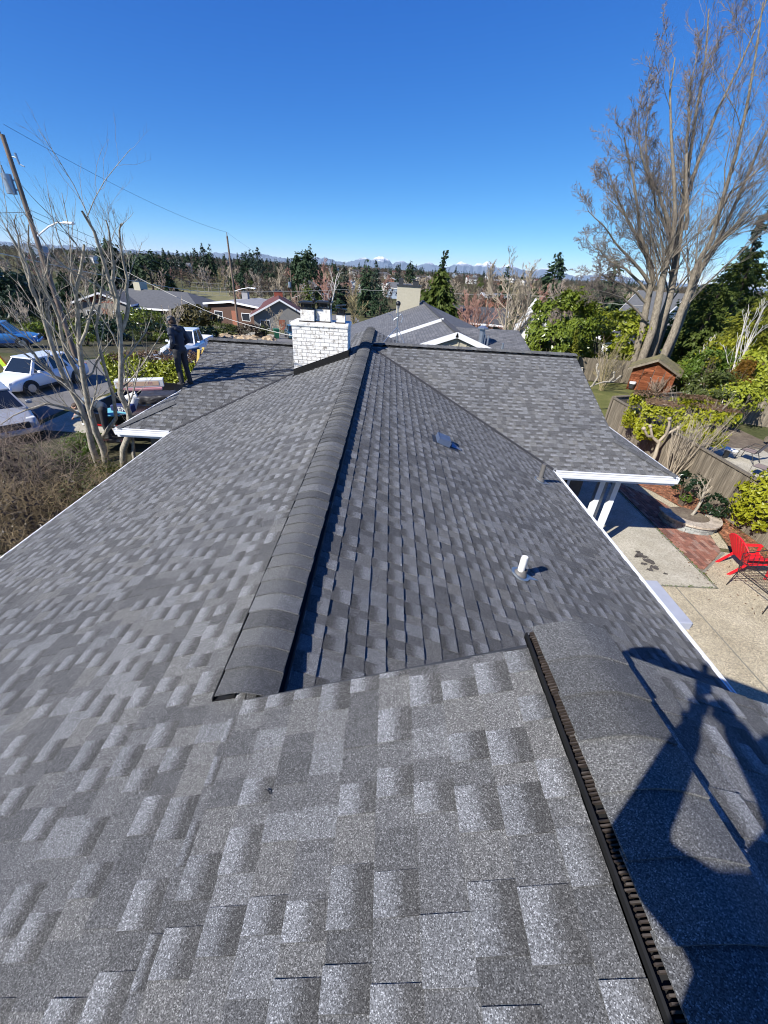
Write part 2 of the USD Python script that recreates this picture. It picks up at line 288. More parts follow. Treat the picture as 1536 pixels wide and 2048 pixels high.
# ridge vents with their cap shingles
def ridge(A, B, sL, sR, seed, half=.155, lift=.034, exposure=.141, fins=False):
    """from the near end A to the far end B. sL, sR: how steeply the roof falls on either side"""
    A, B = np.array(A, float), np.array(B, float); D = unit(B - A); L = np.linalg.norm(B - A)
    S = unit(np.cross(D, [0, 0, 1.])); Z = np.array([0, 0, 1.])
    rng = np.random.default_rng(seed); mb = MB()
    def at(s, w, h): return A + D * s + S * w + Z * ((-abs(w) * (sR if w > 0 else sL)) + h)
    for sgn in (-1, 1):                            # the black plastic vent under the caps
        w0, w1, w2 = .05 * sgn, (half - .018) * sgn, (half + .024) * sgn
        mb.box8([at(s, w, h) for s in (0, L) for w in (w0, w1) for h in (-.005, lift - .024)])
        mb.box8([at(s, w, h) for s in (0, L) for w in (.056 * sgn, .064 * sgn) for h in (-.005, lift + .003)])
        mb.box8([at(s, w, h) for s in (0, L) for w in (w1, w2) for h in (0.002, .012)])
        mb.box8([at(s, w, h) for s in (0, L) for w in (w2 - .007 * sgn, w2) for h in (.002, .034)])
    base = obj('ridge_vent', mb.out(), 'black_vent', house)
    if fins:
        fb = MB()
        for s in np.arange(.01, L, .0118):
            if rng.random() < .06: continue
            w1, w2 = -(half - .018), -(half + .010 + rng.uniform(-.007, .004))
            fb.box8([at(s + a, w, h) for a in (0, .0045) for w in (w2, w1) for h in (.012, lift - .010 + rng.uniform(-.002, .002))])
        obj('vent_fins', fb.out(), 'rust_black', base, kind='stuff')
    W = np.linspace(-half, half, 17); n = int(L / exposure)
    for i in range(n + 1):
        s0, s1 = i * exposure - (0 if i else .01), min((i + 1) * exposure + .03, L + .01)
        if s1 - s0 < .05: continue
        j = rng.uniform(-.004, .004); g = rng.uniform(-.002, .0035); v, a = [], []
        for s, h in ((s0, .015 + g), (s1, .003)):
            for w in W:
                rnd = abs(w) * sL - (math.sqrt(w * w + .075 ** 2) - .075) * sL * 1.12
                v.append(at(s, w + j, lift + h + rnd))
        for s, h in ((s0, .006 + g), (s1, -.003)):
            for w in W:
                rnd = abs(w) * sL - (math.sqrt(w * w + .075 ** 2) - .075) * sL * 1.12
                v.append(at(s, w + j, lift + h + rnd))
        q, m_ = [], len(W)
        for k in range(m_ - 1):
            q += [[k, k + 1, m_ + k + 1, m_ + k], [2 * m_ + k + 1, 2 * m_ + k, 3 * m_ + k, 3 * m_ + k + 1], [k + 1, k, 2 * m_ + k, 2 * m_ + k + 1]]
        q += [[0, m_, 3 * m_, 2 * m_], [m_ - 1, 3 * m_ - 1, 4 * m_ - 1, 2 * m_ - 1]]
        t = .12 + .7 * rng.random() if rng.random() < .85 else rng.choice([.03, .93])
        obj('ridge_cap', (np.array(v), np.array(q)), 'cap_shingle', base, prim={'cell': np.tile([[.5, t, 0]], (4 * m_, 1))})
ridge((XR, YU + .03, ZR), (XR, 15.8, ZR), PS, PS, 21)
ridge((XU, YU + .02, ZU), (XU, y0, ZU), PS, PS, 22, half=.165, exposure=.155) if False else None
ridge((XU, y0, ZU), (XU, YU + .05, ZU), PS, PS, 22, half=.165, exposure=.158, lift=.040, fins=True)
ridge((-.42, 12.3, 4.15), (5.43, 12.3, 4.15), PS, PS, 23)
ridge((-5.30, 12.77, 3.93), (-1.3, 12.77, 3.93), PS, PS, 24)
# hip crease strips, valley lines
def cap_line(A, B, w, seed, mat_='shingle', h=.02, par=None):
    A, B = np.array(A, float), np.array(B, float); D = unit(B - A); S = unit(np.cross(D, [0, 0, 1.])); L = np.linalg.norm(B - A); rng = np.random.default_rng(seed)
    for i in range(int(L / .14) + 1):
        a, b = A + D * i * .14, A + D * min((i + 1) * .14 + .02, L)
        v = [p + S * x + np.array([0, 0, z]) for p, e in ((a, h), (b, h - .007)) for x, z in ((-w, e - .016), (0, e), (w, e - .016))]
        obj('hip_cap', (np.array(v), np.array([[0, 1, 4, 3], [1, 2, 5, 4]])), mat_, house, prim={'cell': np.tile([[.5, rng.random() * .5, 0]], (6, 1))})
cap_line((6.41, 7.9, EV), (5.41, 8.9, EV + PS), .11, 31)
cap_line((-6.25, 8.95, EV), (-5.27, 9.93, EV + .98 * PS), .11, 32)
def bar(name, A, B, w, h, mat_, parent=house, dz=0.0, side=0.0, **k):
    """a straight board from A to B, w wide and h high, its top at the line (dz above), shifted sideways"""
    A, B = np.array(A, float), np.array(B, float); D = unit(B - A); S = unit(np.cross(D, [0, 0, 1.])); U = np.cross(S, D)
    v = [p + S * (side + x) + U * (dz + z) for p in (A, B) for x in (-w / 2, w / 2) for z in (-h, 0)]
    return obj(name, MB().box8(v).out(), mat_, parent, **k)
for A, B in (((-4.94, 8.95, EV), (-1.25, 12.64, EV + 3.69 * PS)), ((3.70, 7.9, EV), (-.35, 11.95, EV + 4.05 * PS))): bar('valley', A, B, .085, .02, 'roof_felt', dz=.028)
# drip edges, gutters and fascias
for A, B, sd, edge in (((-4.94, y0, EV), (-4.94, 8.93, EV), -1, 'left'), ((3.70, .9, EV), (3.70, 7.88, EV), 1, 'r'), ((3.78, 7.9, EV), (6.43, 7.9, EV), 1, 'wing'), ((6.41, 7.9, EV), (6.41, 16.7, EV), 1, 'hip'),
                      ((-6.27, 8.95, EV), (-5.02, 8.95, EV), 1, 'lw'), ((-6.25, 16.6, EV), (-6.25, 8.95, EV), 1, 'lh'), ((6.60, y0, 2.50), (6.60, YU, 2.50), 1, 'up')):
    bar('drip_edge', A, B, .03, .02, 'white_paint', dz=.003, side=sd * .012)
    if edge == 'left': continue
    bar('fascia', A, B, .028, .17, 'white_paint', dz=-.035, side=sd * .002)
    D = unit(np.array(B, float) - np.array(A, float)); S = unit(np.cross(D, [0, 0, 1.])) * sd
    prof = [(.02, -.035), (.022, -.125), (.09, -.13), (.095, -.085), (.095, -.04), (.103, -.036), (.103, -.032), (.088, -.03), (.087, -.085), (.075, -.122), (.03, -.117), (.028, -.035)]
    n = len(prof); v = [np.array(p, float) + S * x + np.array([0, 0, z]) for p in (A, B) for x, z in prof]
    q = [[i, (i + 1) % n, n + (i + 1) % n, n + i] for i in range(n)]
    obj('gutter', (np.array(v), np.array(q)), 'white_paint', house)
# rake edges of the upper roof (dark metal) and the wing gables
for A, B in (((XU, YU, ZU), (6.6, YU, ZU - PS * 5.73)), ((XR, YU, ZR), (XU, YU, ZU)), ((5.41, 12.3, 4.15), (5.41, 8.9, EV + PS)), ((-5.27, 12.77, 3.93), (-5.27, 9.93, EV + .98 * PS)), ((XR, 15.75, ZR), (2.68, 15.75, ZR - PS * 3.3))):
    bar('rake_trim', A, B, .03, .14, 'fascia_dark', dz=-.004)
def poly3(name, pts, mat_, parent, th=None):
    pts = np.array(pts, float); f = [[0, i, i + 1] for i in range(1, len(pts) - 1)]
    return obj(name, (pts, np.array(f)), mat_, parent)
def wall(name, A, B, z0, z1a, z1b, mat_, parent, th=.12):
    """upright wall from A to B (x, y) with a level foot and a top that may slope"""
    A, B = np.array(A, float), np.array(B, float); n = np.array([B[1] - A[1], A[0] - B[0]]); n = n / np.linalg.norm(n) * th / 2
    v = [[*(p + s * n), z] for p, zz in ((A, z1a), (B, z1b)) for s in (-1, 1) for z in (z0, zz)]
    return obj(name, MB().box8(np.array(v)).out(), mat_, parent)
wall('gable_wall', (XR, YU - .05), (XU, YU - .05), 3.3, ZR - .06, ZU - .06, 'wall_dark', house)
wall('gable_wall', (XU, YU - .05), (3.66, YU - .05), 2.2, ZU - .06, ZU - PS * 2.79 - .06, 'wall_dark', house)
wall('gable_wall', (5.33, 8.95), (5.33, 12.3), 2.75, EV + PS - .02, 4.09, 'white_paint', house)
wall('gable_wall', (5.33, 12.3), (5.33, 15.6), 2.75, 4.09, EV + PS - .02, 'white_paint', house)
wall('gable_wall', (-5.2, 9.95), (-5.2, 12.77), 2.7, 2.82, 3.87, 'white_paint', house)
wall('gable_wall', (-5.2, 12.77), (-5.2, 15.6), 2.7, 3.87, 2.82, 'white_paint', house)
# outer walls below the eaves and the dark recess behind the posts
for A, B in (((-4.4, y0), (-4.4, 9.5)), ((-4.4, 9.5), (-5.8, 9.5)), ((-5.8, 9.5), (-5.8, 16.1)), ((3.2, .9), (3.2, 10.6)), ((3.2, 10.6), (5.9, 10.6)), ((5.9, 10.6), (5.9, 16.2)), ((-5.8, 16.1), (5.9, 16.2))):
    wall('wall', A, B, 0, EV - .15, EV - .15, 'wall_dark', house)
obj('soffit', MB().box((0, 0, 0), (.001, .001, .001)).box((-4.66, 3, EV - .2), (.5, 12.2, .02)).box((3.45, 4.4, EV - .2), (.5, 6.9, .02)).box((4.85, 9.2, EV - .2), (3.0, 2.6, .02)).box((-5.6, 9.25, EV - .2), (1.25, .55, .02)).out(), 'soffit', house)
for x, y, w in ((5.64, 8.6, .125), (5.27, 8.6, .125)):
    p = obj('post', MB().box((x, y, 1.14), (w, w, 2.28)).out(), 'white_paint', house)
    obj('post_base', MB().box((x, y, .03), (w + .05, w + .05, .06)).out(), 'lead_pipe', p)
obj('door_frame', MB().box((5.45, 8.72, 1.14), (.10, .08, 2.28)).box((5.1, 8.68, 2.29), (1.9, .12, .08)).out(), 'lead_pipe', house)
pane = obj('sliding_door', MB().box((4.5, 10.50, 1.1), (1.9, .04, 2.1)).out(), 'dark_glass', house)
obj('door_rail', MB().box((4.5, 10.46, .08), (2.0, .06, .12)).box((4.5, 10.46, 2.15), (2.0, .06, .1)).box((3.55, 10.46, 1.1), (.08, .06, 2.1)).box((5.45, 10.46, 1.1), (.08, .06, 2.1)).out(), 'white_paint', pane)

# ------------------------------------------------------------------ chimney
CX0, CX1, CY0, CY1, CZ = -2.44, -1.02, 11.02, 11.80, 4.74
nodes = {'g': ('geometry', {}), 'n': ('noise_texture', {'scale': 9., 'detail': 6., 'roughness': .75}), 'r': ('rgb_ramp', {'ramp': [(.0, (.66, .65, .63)), (.52, (.68, .67, .64)), (.585, (.46, .43, .38)), (.66, (.17, .15, .13))]}),
         'b': ('bump', {'strength': .4, 'distance': .01}), 'p': ('principled_bsdf', {'roughness': .7})}
mat('painted_brick', nodes, [('g.position', 'n.vector'), ('n.fac', 'r.fac'), ('n.fac', 'b.height'), ('b.normal', 'p.normal'), ('r.color', 'p.base_color')], 'p.BSDF')
simple('mortar', (.24, .235, .23), .9, .5, 14.)
rng = np.random.default_rng(5)
body = MB().box8([(x, y, z) for x in (CX0 + .012, CX1 - .012) for y in (CY0 + .012, CY1 - .012) for z in (2.6, CZ - .1)]).out()
chimney = obj('chimney', body, 'mortar', house)
row, bl = .0905, .236
def brick(x0, x1, y0_, y1_, z0, z1):
    j = rng.uniform(-.003, .003, 6); a = .012
    v = np.array([(x, y, z) for x in (x0 + j[0], x1 + j[1]) for y in (y0_ + j[2], y1_ + j[3]) for z in (z0 + j[4], z1 + j[5])])
    obj('brick', MB().box8(v).out(), 'painted_brick', chimney)
nr = int((CZ - .09 - 3.0) / row)
for r in range(nr):
    z1 = CZ - .10 - r * row; z0 = z1 - row + .011; off = (r % 2) * bl / 2
    x = CX0 - off
    while x < CX1 - .02:
        a, b = max(x, CX0), min(x + bl, CX1)
        roofz = 2.47 + PS * ((a + b) / 2 + 4.94)
        if b - a > .03 and z1 > roofz - .05: brick(a + (.005 if a > CX0 else 0), b - (.005 if b < CX1 else 0), CY0, CY0 + .1, z0, z1)
        x += bl
    y = CY0 + .1 + .008 - (1 - r % 2) * bl / 2
    while y < CY1 - .02:
        a, b = max(y, CY0 + .108), min(y + bl, CY1)
        if b - a > .03:
            if z1 > 3.9: brick(CX1 - .1, CX1, a + .004, b - .004, z0, z1)
        y += bl
crown = rbox((CX1 - CX0 + .05, CY1 - CY0 + .05, .11), .03, 12).translate(((CX0 + CX1) / 2, (CY0 + CY1) / 2, CZ - .055))
obj('crown', crown, 'painted_brick', chimney, smooth=40)
simple('rusty', (.20, .09, .03), .8, .6, 30.)
for x, y, w, h, kind in ((-2.05, 11.28, .34, .27, 0), (-1.66, 11.38, .34, .29, 0), (-1.22, 11.30, .22, .18, 1)):
    f = MB().box((x, y, CZ + h / 2), (w, w, h)); fl = obj('flue', f.out(), 'painted_brick', chimney)
    obj('flue_plate', MB().box((x - .01, y - w / 2 - .02, CZ + .012), (w * 1.15, .10, .022)).out(), 'rust_black', fl)
    cb = MB(); z = CZ + h
    for k in range(9):
        for sx in (-1, 1):
            cb.box((x - w * .42 + k * w * .105, y + sx * w * .42, z + .07), (.010, .010, .14)); cb.box((x + sx * w * .42, y - w * .42 + k * w * .105, z + .07), (.010, .010, .14))
    cb.box((x, y, z + .012), (w * .95, w * .95, .022)).box((x, y, z + .1), (w * .5, w * .5, .1))
    if kind == 0:
        cb.box((x, y, z + .155), (w * 1.25, w * 1.25, .022)); cb.box((x, y, z + .172), (w * .9, w * .9, .02))
        ball = trimesh.creation.icosphere(2, .05); ball.apply_translation((x + w * .45, y, z + .215)); cb.mesh(ball)
    else:
        cb.box((x, y, z + .15), (w * 1.3, w * 1.1, .02), R=ry(.12)); cb.box((x, y, z + .22), (w * 1.1, w, .02), R=ry(-.1)); cb.box((x, y, z + .18), (.05, .05, .12))
    obj('flue_cap', cb.out(), 'black_metal', fl)
# stepped black flashing along the foot, laid up the roof
fb = MB()
zf = lambda x: 2.47 + PS * (x + 4.94)
fb.box8([(x, y, z) for x, dz in ((CX0 - .02, 0), (CX1 + .03, 0)) for y in (CY0 - .012, CY0 - .002) for z in (zf(x) + .008, zf(x) + .17)])
fb.box8([(x, y, z) for x in (CX0 - .05, CX1 + .05) for y in (CY0 - .13, CY0 - .012) for z in (zf(x) + .011, zf(x) + .02)])
fb.box8([(x, y, z) for x in (CX1 + .002, CX1 + .014) for y in (CY0 - .02, CY1) for z in (zf(CX1), zf(CX1) + .13)])
obj('flashing', fb.out(), 'black_vent', chimney)

# ------------------------------------------------------------------ pipes and vents on the right slope
simple('vent_blue', (.065, .09, .15), .45, .15, 8.)
def on_right(x, y, h=0.): return np.array([x, y, EV + PS * (3.70 - x) + h])
def vent_pipe(x, y, r, h, pmat, lab):
    b = on_right(x, y, .004)
    t = MB().tube([b - [0, 0, .1], b + [0, 0, h]], [r, r], 16, False).tube([b + [0, 0, h], b + [0, 0, h - .12]], [r * .86, r * .86], 16, True).out()
    p = obj('vent_pipe', t, pmat, house, smooth=40, label=lab)
    R_ = np.array([[KC, 0, KS], [0, 1, 0], [-KS, 0, KC]])           # lies in the slope
    ang = np.linspace(0, 2 * PI, 28, endpoint=False); rad = r * 2.9
    ring = np.stack([np.cos(ang) * rad, np.sin(ang) * rad * 1.0, 0 * ang + .014], 1)
    ring[:, 0] += np.where(np.abs(np.sin(ang)) < .35, np.where(np.cos(ang) > 0, r * 3.2 * (1 - np.abs(np.sin(ang)) / .35), 0), 0)
    disc = np.vstack([[[0, 0, .016]], ring]); f = [[0, 1 + i, 1 + (i + 1) % 28] for i in range(28)]
    low = ring.copy(); low[:, 2] = .0; disc = np.vstack([disc, low]); f += [[1 + i, 29 + i, 29 + (i + 1) % 28] for i in range(28)] + [[1 + i, 29 + (i + 1) % 28, 1 + (i + 1) % 28] for i in range(28)]
    obj('pipe_flashing', (disc @ R_.T + b, np.array(f)), 'galvanised', p)
    c = MB(); prev = None
    for rr, z in ((r * 2.0, .016), (r * 1.75, .035), (r * 1.15, .06), (r * 1.02, .085)):
        cur = np.stack([np.cos(ang) * rr, np.sin(ang) * rr, 0 * ang + z], 1) @ R_.T + b
        if prev is not None: c.add(np.vstack([prev, cur]), [[i, (i + 1) % 28, 28 + (i + 1) % 28, 28 + i] for i in range(28)])
        prev = cur
    obj('rubber_collar', c.out(), 'rubber_grey', p, smooth=40)
vent_pipe(1.53, 3.30, .036, .235, 'pvc_white', 'white plastic vent pipe')
vent_pipe(3.0, 6.78, .043, .34, 'rubber_grey', 'dark grey vent pipe')
b = on_right(1.03, 6.52); R_ = np.array([[KC, 0, KS], [0, 1, 0], [-KS, 0, KC]])
vb = MB()
hood = np.array([(x, y, z) for x, zt in ((-.10, .08), (.10, .10)) for y in (-.13, .13) for z in (.07, zt + .015)])
vb.box8(hood @ R_.T + b)
for y in (-.15, .15): vb.box8(np.array([(x, y + s, z) for x in (-.11, .11) for s in (-.008, .008) for z in (0, .1)]) @ R_.T + b)
vb.box8(np.array([(x, y, z) for x in (-.12, -.10) for y in (-.15, .15) for z in (0, .1)]) @ R_.T + b)
rv = obj('roof_vent', vb.out(), 'vent_blue', house)
obj('vent_flange', MB().box8(np.array([(x, y, z) for x in (-.2, .28) for y in (-.11 if False else -.17, .17) for z in (.011, .014)]) @ R_.T * [1, 1, 1] + b).out(), 'fascia_dark', rv)
obj('vent_tip', (np.array([(.16, -.07, .02), (.36, -.05, .02), (.36, .05, .02), (.16, .07, .02), (.16, 0, .07)]) @ R_.T + b, np.array([[0, 1, 4], [1, 2, 4], [2, 3, 4], [0, 4, 3]])), 'galvanised', rv)
# bits of debris and a nail sit on the roof as in any fresh job

# ================================================================== ground
def zt(x, y):
    y = np.asarray(y, float)
    return np.interp(y, [-1e6, 26, 60, 110, 170, 230, 420, 560, 900, 1300, 1800, 3000, 6000, 1e6], [0, 0, -2.6, -6, -9.3, -9.5, -10, -7.8, -4.5, -3.5, -9, -40, -60, -60])
def zg(x, y): return float(zt(x, y))
rr = np.concatenate([np.arange(0, 60, 2.), np.geomspace(60, 120000, 110)]); nth = 240
th = np.linspace(0, 2 * PI, nth, endpoint=False)
gx = (rr[:, None] * np.cos(th)).ravel(); gy = (rr[:, None] * np.sin(th)).ravel()
i, j = np.meshgrid(np.arange(len(rr) - 1), np.arange(nth), indexing='ij')
q = np.stack([i * nth + j, (i + 1) * nth + j, (i + 1) * nth + (j + 1) % nth, i * nth + (j + 1) % nth], -1).reshape(-1, 4)
nodes = {'g': ('geometry', {}), 'n': ('noise_texture', {'scale': .35, 'detail': 6., 'roughness': .65}), 'n2': ('noise_texture', {'scale': 9., 'detail': 4.}),
         'r': ('rgb_ramp', {'ramp': [(.32, (.050, .062, .022)), (.48, (.085, .090, .036)), (.60, (.13, .105, .062)), (.75, (.085, .062, .04))]}),
         'r2': ('rgb_ramp', {'ramp': [(.25, (.6, .6, .6)), (.75, (1.3, 1.3, 1.3))]}), 'x': ('mix', {'mix_type': 'multiply', 'fac': 1.}),
         'b': ('bump', {'strength': .8, 'distance': .05}), 'p': ('principled_bsdf', {'roughness': .95, 'specular_ior_level': .1})}
mat('earth_grass', nodes, [('g.position', 'n.vector'), ('g.position', 'n2.vector'), ('n.fac', 'r.fac'), ('n2.fac', 'r2.fac'), ('r.color', 'x.color1'), ('r2.color', 'x.color2'), ('x.color', 'p.base_color'), ('n2.fac', 'b.height'), ('b.normal', 'p.normal')], 'p.BSDF')
obj('terrain', (np.stack([gx, gy, zt(gx, gy)], 1), q), 'earth_grass', smooth=True, kind='structure')
def sheet(name, outline, mat_, lift, step=2.0, label=None):
    """a flat sheet laid on the ground, following its slope"""
    poly = Polygon(outline); x0, y0_, x1, y1 = poly.bounds
    if y1 > 26:
        from shapely.geometry import box as sbox
        parts = [poly.intersection(sbox(x0 - 1, a, x1 + 1, a + step)) for a in np.arange(y0_, y1, step)]
    else: parts = [poly]
    mb = MB()
    for p in parts:
        for g in getattr(p, 'geoms', [p]):
            if g.geom_type == 'Polygon' and g.area > 1e-4:
                tv, tf = trimesh.creation.triangulate_polygon(g, engine='earcut')
                mb.add(np.column_stack([tv, zt(tv[:, 0], tv[:, 1]) + lift]), tf)
    return obj(name, mb.out(), mat_, kind='structure')
def rough(name, a, b, c, s1, s2, bump=.5, roughness=.9, speck=None):
    nodes = {'g': ('geometry', {}), 'n': ('noise_texture', {'scale': s1, 'detail': 6., 'roughness': .65}), 'v': ('voronoi_texture', {'scale': s2}), 'sv': ('separate_color', {'color_type': 'rgb'}),
             'r': ('rgb_ramp', {'ramp': [(.3, a), (.5, b), (.7, c)]}), 'r2': ('rgb_ramp', {'ramp': speck or [(0, (.8,) * 3), (1, (1.2,) * 3)]}), 'x': ('mix', {'mix_type': 'multiply', 'fac': 1.}),
             'b': ('bump', {'strength': bump, 'distance': .006}), 'p': ('principled_bsdf', {'roughness': roughness, 'specular_ior_level': .25})}
    return mat(name, nodes, [('g.position', 'n.vector'), ('g.position', 'v.vector'), ('v.color', 'sv.color'), ('sv.r', 'r2.fac'), ('n.fac', 'r.fac'), ('r.color', 'x.color1'), ('r2.color', 'x.color2'), ('x.color', 'p.base_color'), ('sv.r', 'b.height'), ('b.normal', 'p.normal')], 'p.BSDF')
rough('asphalt', (.13, .125, .12), (.16, .155, .15), (.20, .195, .19), .5, 60.)
rough('concrete', (.29, .26, .195), (.37, .34, .265), (.45, .415, .335), 1.1, 40., .15)
rough('aggregate', (.33, .285, .20), (.40, .35, .25), (.45, .395, .29), 1.2, 62., .5, speck=[(0, (.55, .53, .50)), (.35, (.88,) * 3), (.75, (1.08, 1.06, 1.0)), (1, (1.5, 1.46, 1.36))])
rough('mulch', (.13, .055, .030), (.23, .10, .055), (.33, .17, .10), 6., 24., 1., speck=[(0, (.35,) * 3), (.5, (1., 1., 1.)), (.9, (1.3, 1.2, 1.1)), (1, (2.2, 2.0, 1.7))])
rough('dirt', (.09, .07, .05), (.14, .11, .08), (.20, .17, .12), 1.5, 20., .8)
rough('dry_grass', (.13, .12, .05), (.17, .16, .075), (.23, .2, .11), .3, 8., .8)
rough('lawn_green', (.085, .095, .025), (.125, .13, .038), (.19, .17, .065), .9, 30., .9)
rough('wet_stain', (.05, .045, .04), (.08, .07, .06), (.12, .11, .10), 8., 30., .2)
rough('joint', (.16, .15, .12), (.2, .19, .15), (.26, .24, .2), 3., 60., .3)
sheet('street', [(-20.2, -10), (-13.9, -10), (-13.9, 17.5), (-12.9, 27), (-10.2, 38), (-8.0, 50), (-6.5, 70), (-8, 120), (-12, 150), (-20, 150), (-16.5, 110), (-14.0, 75), (-15.2, 50), (-17.0, 40), (-18.9, 30), (-20.0, 20)], 'asphalt', .012)
sheet('driveway', [(-13.55, 14.6), (-6.4, 14.2), (-6.4, 19.2), (-13.6, 19.2)], 'concrete', .008)
sheet('far_driveway', [(-19, 50), (-14.8, 49), (-14.5, 57), (-19, 62)], 'concrete', .02)
sheet('patio_paving', [(3.2, -4), (16, -4), (16, 5.2), (10.45, 8.2), (9.9, 8.6), (9.2, 8.72), (8.12, 7.82), (8.02, 7.18), (3.2, 7.18)], 'aggregate', .006)
slab = sheet('patio_slab', [(3.2, 7.22), (8.0, 7.22), (8.0, 13.4), (3.2, 13.4)], 'concrete', .006)
sheet('garden_bed', [(9.55, 8.85), (10.6, 7.9), (10.62, 17.5), (8.5, 17.5), (8.5, 13.6), (9.3, 12.0), (9.75, 10.6), (9.8, 9.6)], 'mulch', .014)
sheet('paving_strip', [(9.25, 8.9), (9.52, 8.85), (9.78, 9.7), (9.72, 10.6), (9.28, 12.0), (8.5, 13.6), (8.1, 13.6), (8.1, 13.1), (9.1, 11.5), (9.5, 10.2), (9.45, 9.5)], 'aggregate', .010)
for k, pts in enumerate(([(8.0, 7.2), (8.05, 7.2), (8.05, 13.4), (8.0, 13.4)], [(3.3, 7.18), (8.05, 7.18), (8.05, 7.22), (3.3, 7.22)], [(7.0, -3), (7.03, -3), (7.03, 7.17), (7.0, 7.17)], [(10.2, -3), (10.23, -3), (10.23, 8), (10.2, 8)], [(8.06, 7.80), (8.10, 7.77), (9.25, 8.66), (9.22, 8.72)])):
    sheet('paving_joint', pts, 'joint', .012)
def blot(cx, cy, r, seed, n=14):
    g = np.random.default_rng(seed); a = np.linspace(0, 2 * PI, n, endpoint=False)
    return [(cx + math.cos(t) * r * g.uniform(.5, 1.2), cy + math.sin(t) * r * g.uniform(.4, 1.) ) for t in a]
for k, (px, py, r) in enumerate(((1282, 1112, .16), (1296, 1122, .17), (1308, 1135, .13), (1276, 1104, .08), (1288, 1128, .08), (1331, 1148, .06), (1300, 1140, .10), (1272, 1114, .06))):
    g_ = at_z(px, py, 0); sheet('stain', blot(g_[0], g_[1], r, k), 'wet_stain', .010)
# brick path between the slab and the garden bed
bp_out = [(8.06, 7.80), (9.20, 8.70), (9.44, 9.5), (9.48, 10.2), (9.08, 11.5), (8.06, 13.1)]
path = sheet('brick_path', bp_out, 'dirt', .002)
nodes = {'g': ('geometry', {}), 'oi': ('attribute', {'attribute': 'cell'}), 's': ('separate_color', {'color_type': 'rgb'}), 'n': ('noise_texture', {'scale': 25., 'detail': 5.}),
         'r': ('rgb_ramp', {'ramp': [(0, (.13, .062, .045)), (.3, (.22, .095, .062)), (.6, (.30, .135, .09)), (.85, (.24, .15, .115)), (1, (.36, .20, .14))]}), 'r2': ('rgb_ramp', {'ramp': [(.3, (.75,) * 3), (.7, (1.2,) * 3)]}),
         'x': ('mix', {'mix_type': 'multiply', 'fac': 1.}), 'b': ('bump', {'strength': .4, 'distance': .01}), 'p': ('principled_bsdf', {'roughness': .85})}
mat('paver', nodes, [('oi.color', 's.color'), ('s.g', 'r.fac'), ('g.position', 'n.vector'), ('n.fac', 'r2.fac'), ('r.color', 'x.color1'), ('r2.color', 'x.color2'), ('x.color', 'p.base_color'), ('n.fac', 'b.height'), ('b.normal', 'p.normal')], 'p.BSDF')
bp = Polygon(bp_out).buffer(-.01); g = np.random.default_rng(77); nb = 0
from shapely.geometry import box as sbox
cells = []
for r in range(14):
    x0 = 8.075 + r * .108
    yy = 7.7 + (r % 2) * .11
    while yy < 13.2:
        c = bp.intersection(sbox(x0, yy, x0 + .098, yy + .208))
        if c.geom_type == 'Polygon' and c.area > .006: cells.append(c)
        yy += .218
rest = MB(); att = []
for c in sorted(cells, key=lambda c: c.centroid.y):
    e = trimesh.creation.extrude_polygon(c, .03 + g.uniform(0, .005)); e.apply_translation((0, 0, -.012)); t = g.random()
    if nb < 300: obj('paving_brick', e, 'paver', path, prim={'cell': np.tile([[0, t, 0]], (len(e.vertices), 1))})
    nb += 1
# landing step at the back door
obj('landing', rbox((.66, 1.30, .20), .012).translate((6.16, 6.50, .09)), simple('step_grey', (.34, .36, .42), .6, .08, 4.), label='grey concrete landing step on the patio beside the roof gutter', cat='step')

# ================================================================== plants: builders
def grow(rng, P, R, levels):
    """bare branches. P (n, k, 3), R (n, k): stems; each level: (children per branch, length / parent length, spread angle, rise, radius / parent's there, from where, wiggle)"""
    out = [(P, R)]
    for nc, lr, ang, rise, rr_, t0, wig in levels:
        n, k, _ = P.shape
        L = np.linalg.norm(np.diff(P, axis=1), axis=2).sum(1)
        t = t0 + (1 - t0) * (np.arange(nc)[None] + rng.uniform(0, 1, (n, nc))) / nc
        s = np.clip(t * (k - 1), 0, k - 1.001); i = s.astype(int); f = (s - i)[..., None]
        rows = np.arange(n)[:, None]
        base = P[rows, i] * (1 - f) + P[rows, i + 1] * f
        rad = R[rows, i] * (1 - f[..., 0]) + R[rows, i + 1] * f[..., 0]
        tan = unit(P[rows, i + 1] - P[rows, i])
        side = unit(np.cross(tan, rng.normal(size=tan.shape)))
        a = ang * rng.uniform(.6, 1.3, (n, nc, 1))
        d = unit(tan * np.cos(a) + side * np.sin(a) + np.array([0, 0, rise]))
        ln = (L[:, None] * lr * (1.15 - .6 * t) * rng.uniform(.6, 1.25, (n, nc)))[..., None]
        kk = 5 if lr > .25 and nc < 40 else 4
        pts = [base]; dd = d
        for q in range(kk - 1):
            dd = unit(dd + rng.normal(size=dd.shape) * wig + np.array([0, 0, rise * .35]))
            pts.append(pts[-1] + dd * ln / (kk - 1))
        P = np.stack(pts, 2).reshape(-1, kk, 3)
        r0 = np.maximum(rad * rr_, .0015)
        R = (r0[..., None] * np.linspace(1, .35, kk)).reshape(-1, kk)
        out.append((P, R))
    return out
def stem(p0, d, L, r, k=8, wig=.05, rng=None, rise=.05, taper=.3):
    p, dd, pts = np.array(p0, float), unit(np.array(d, float)), [np.array(p0, float)]
    for i in range(k - 1):
        dd = unit(dd + rng.normal(size=3) * wig + np.array([0, 0, rise])); p = p + dd * L / (k - 1); pts.append(p)
    return np.array(pts), np.linspace(r, r * taper, k)
def join(parts):
    mb = MB()
    for (P, R), k in parts: mb.add(*tubes(P, R, k))
    return mb.out()
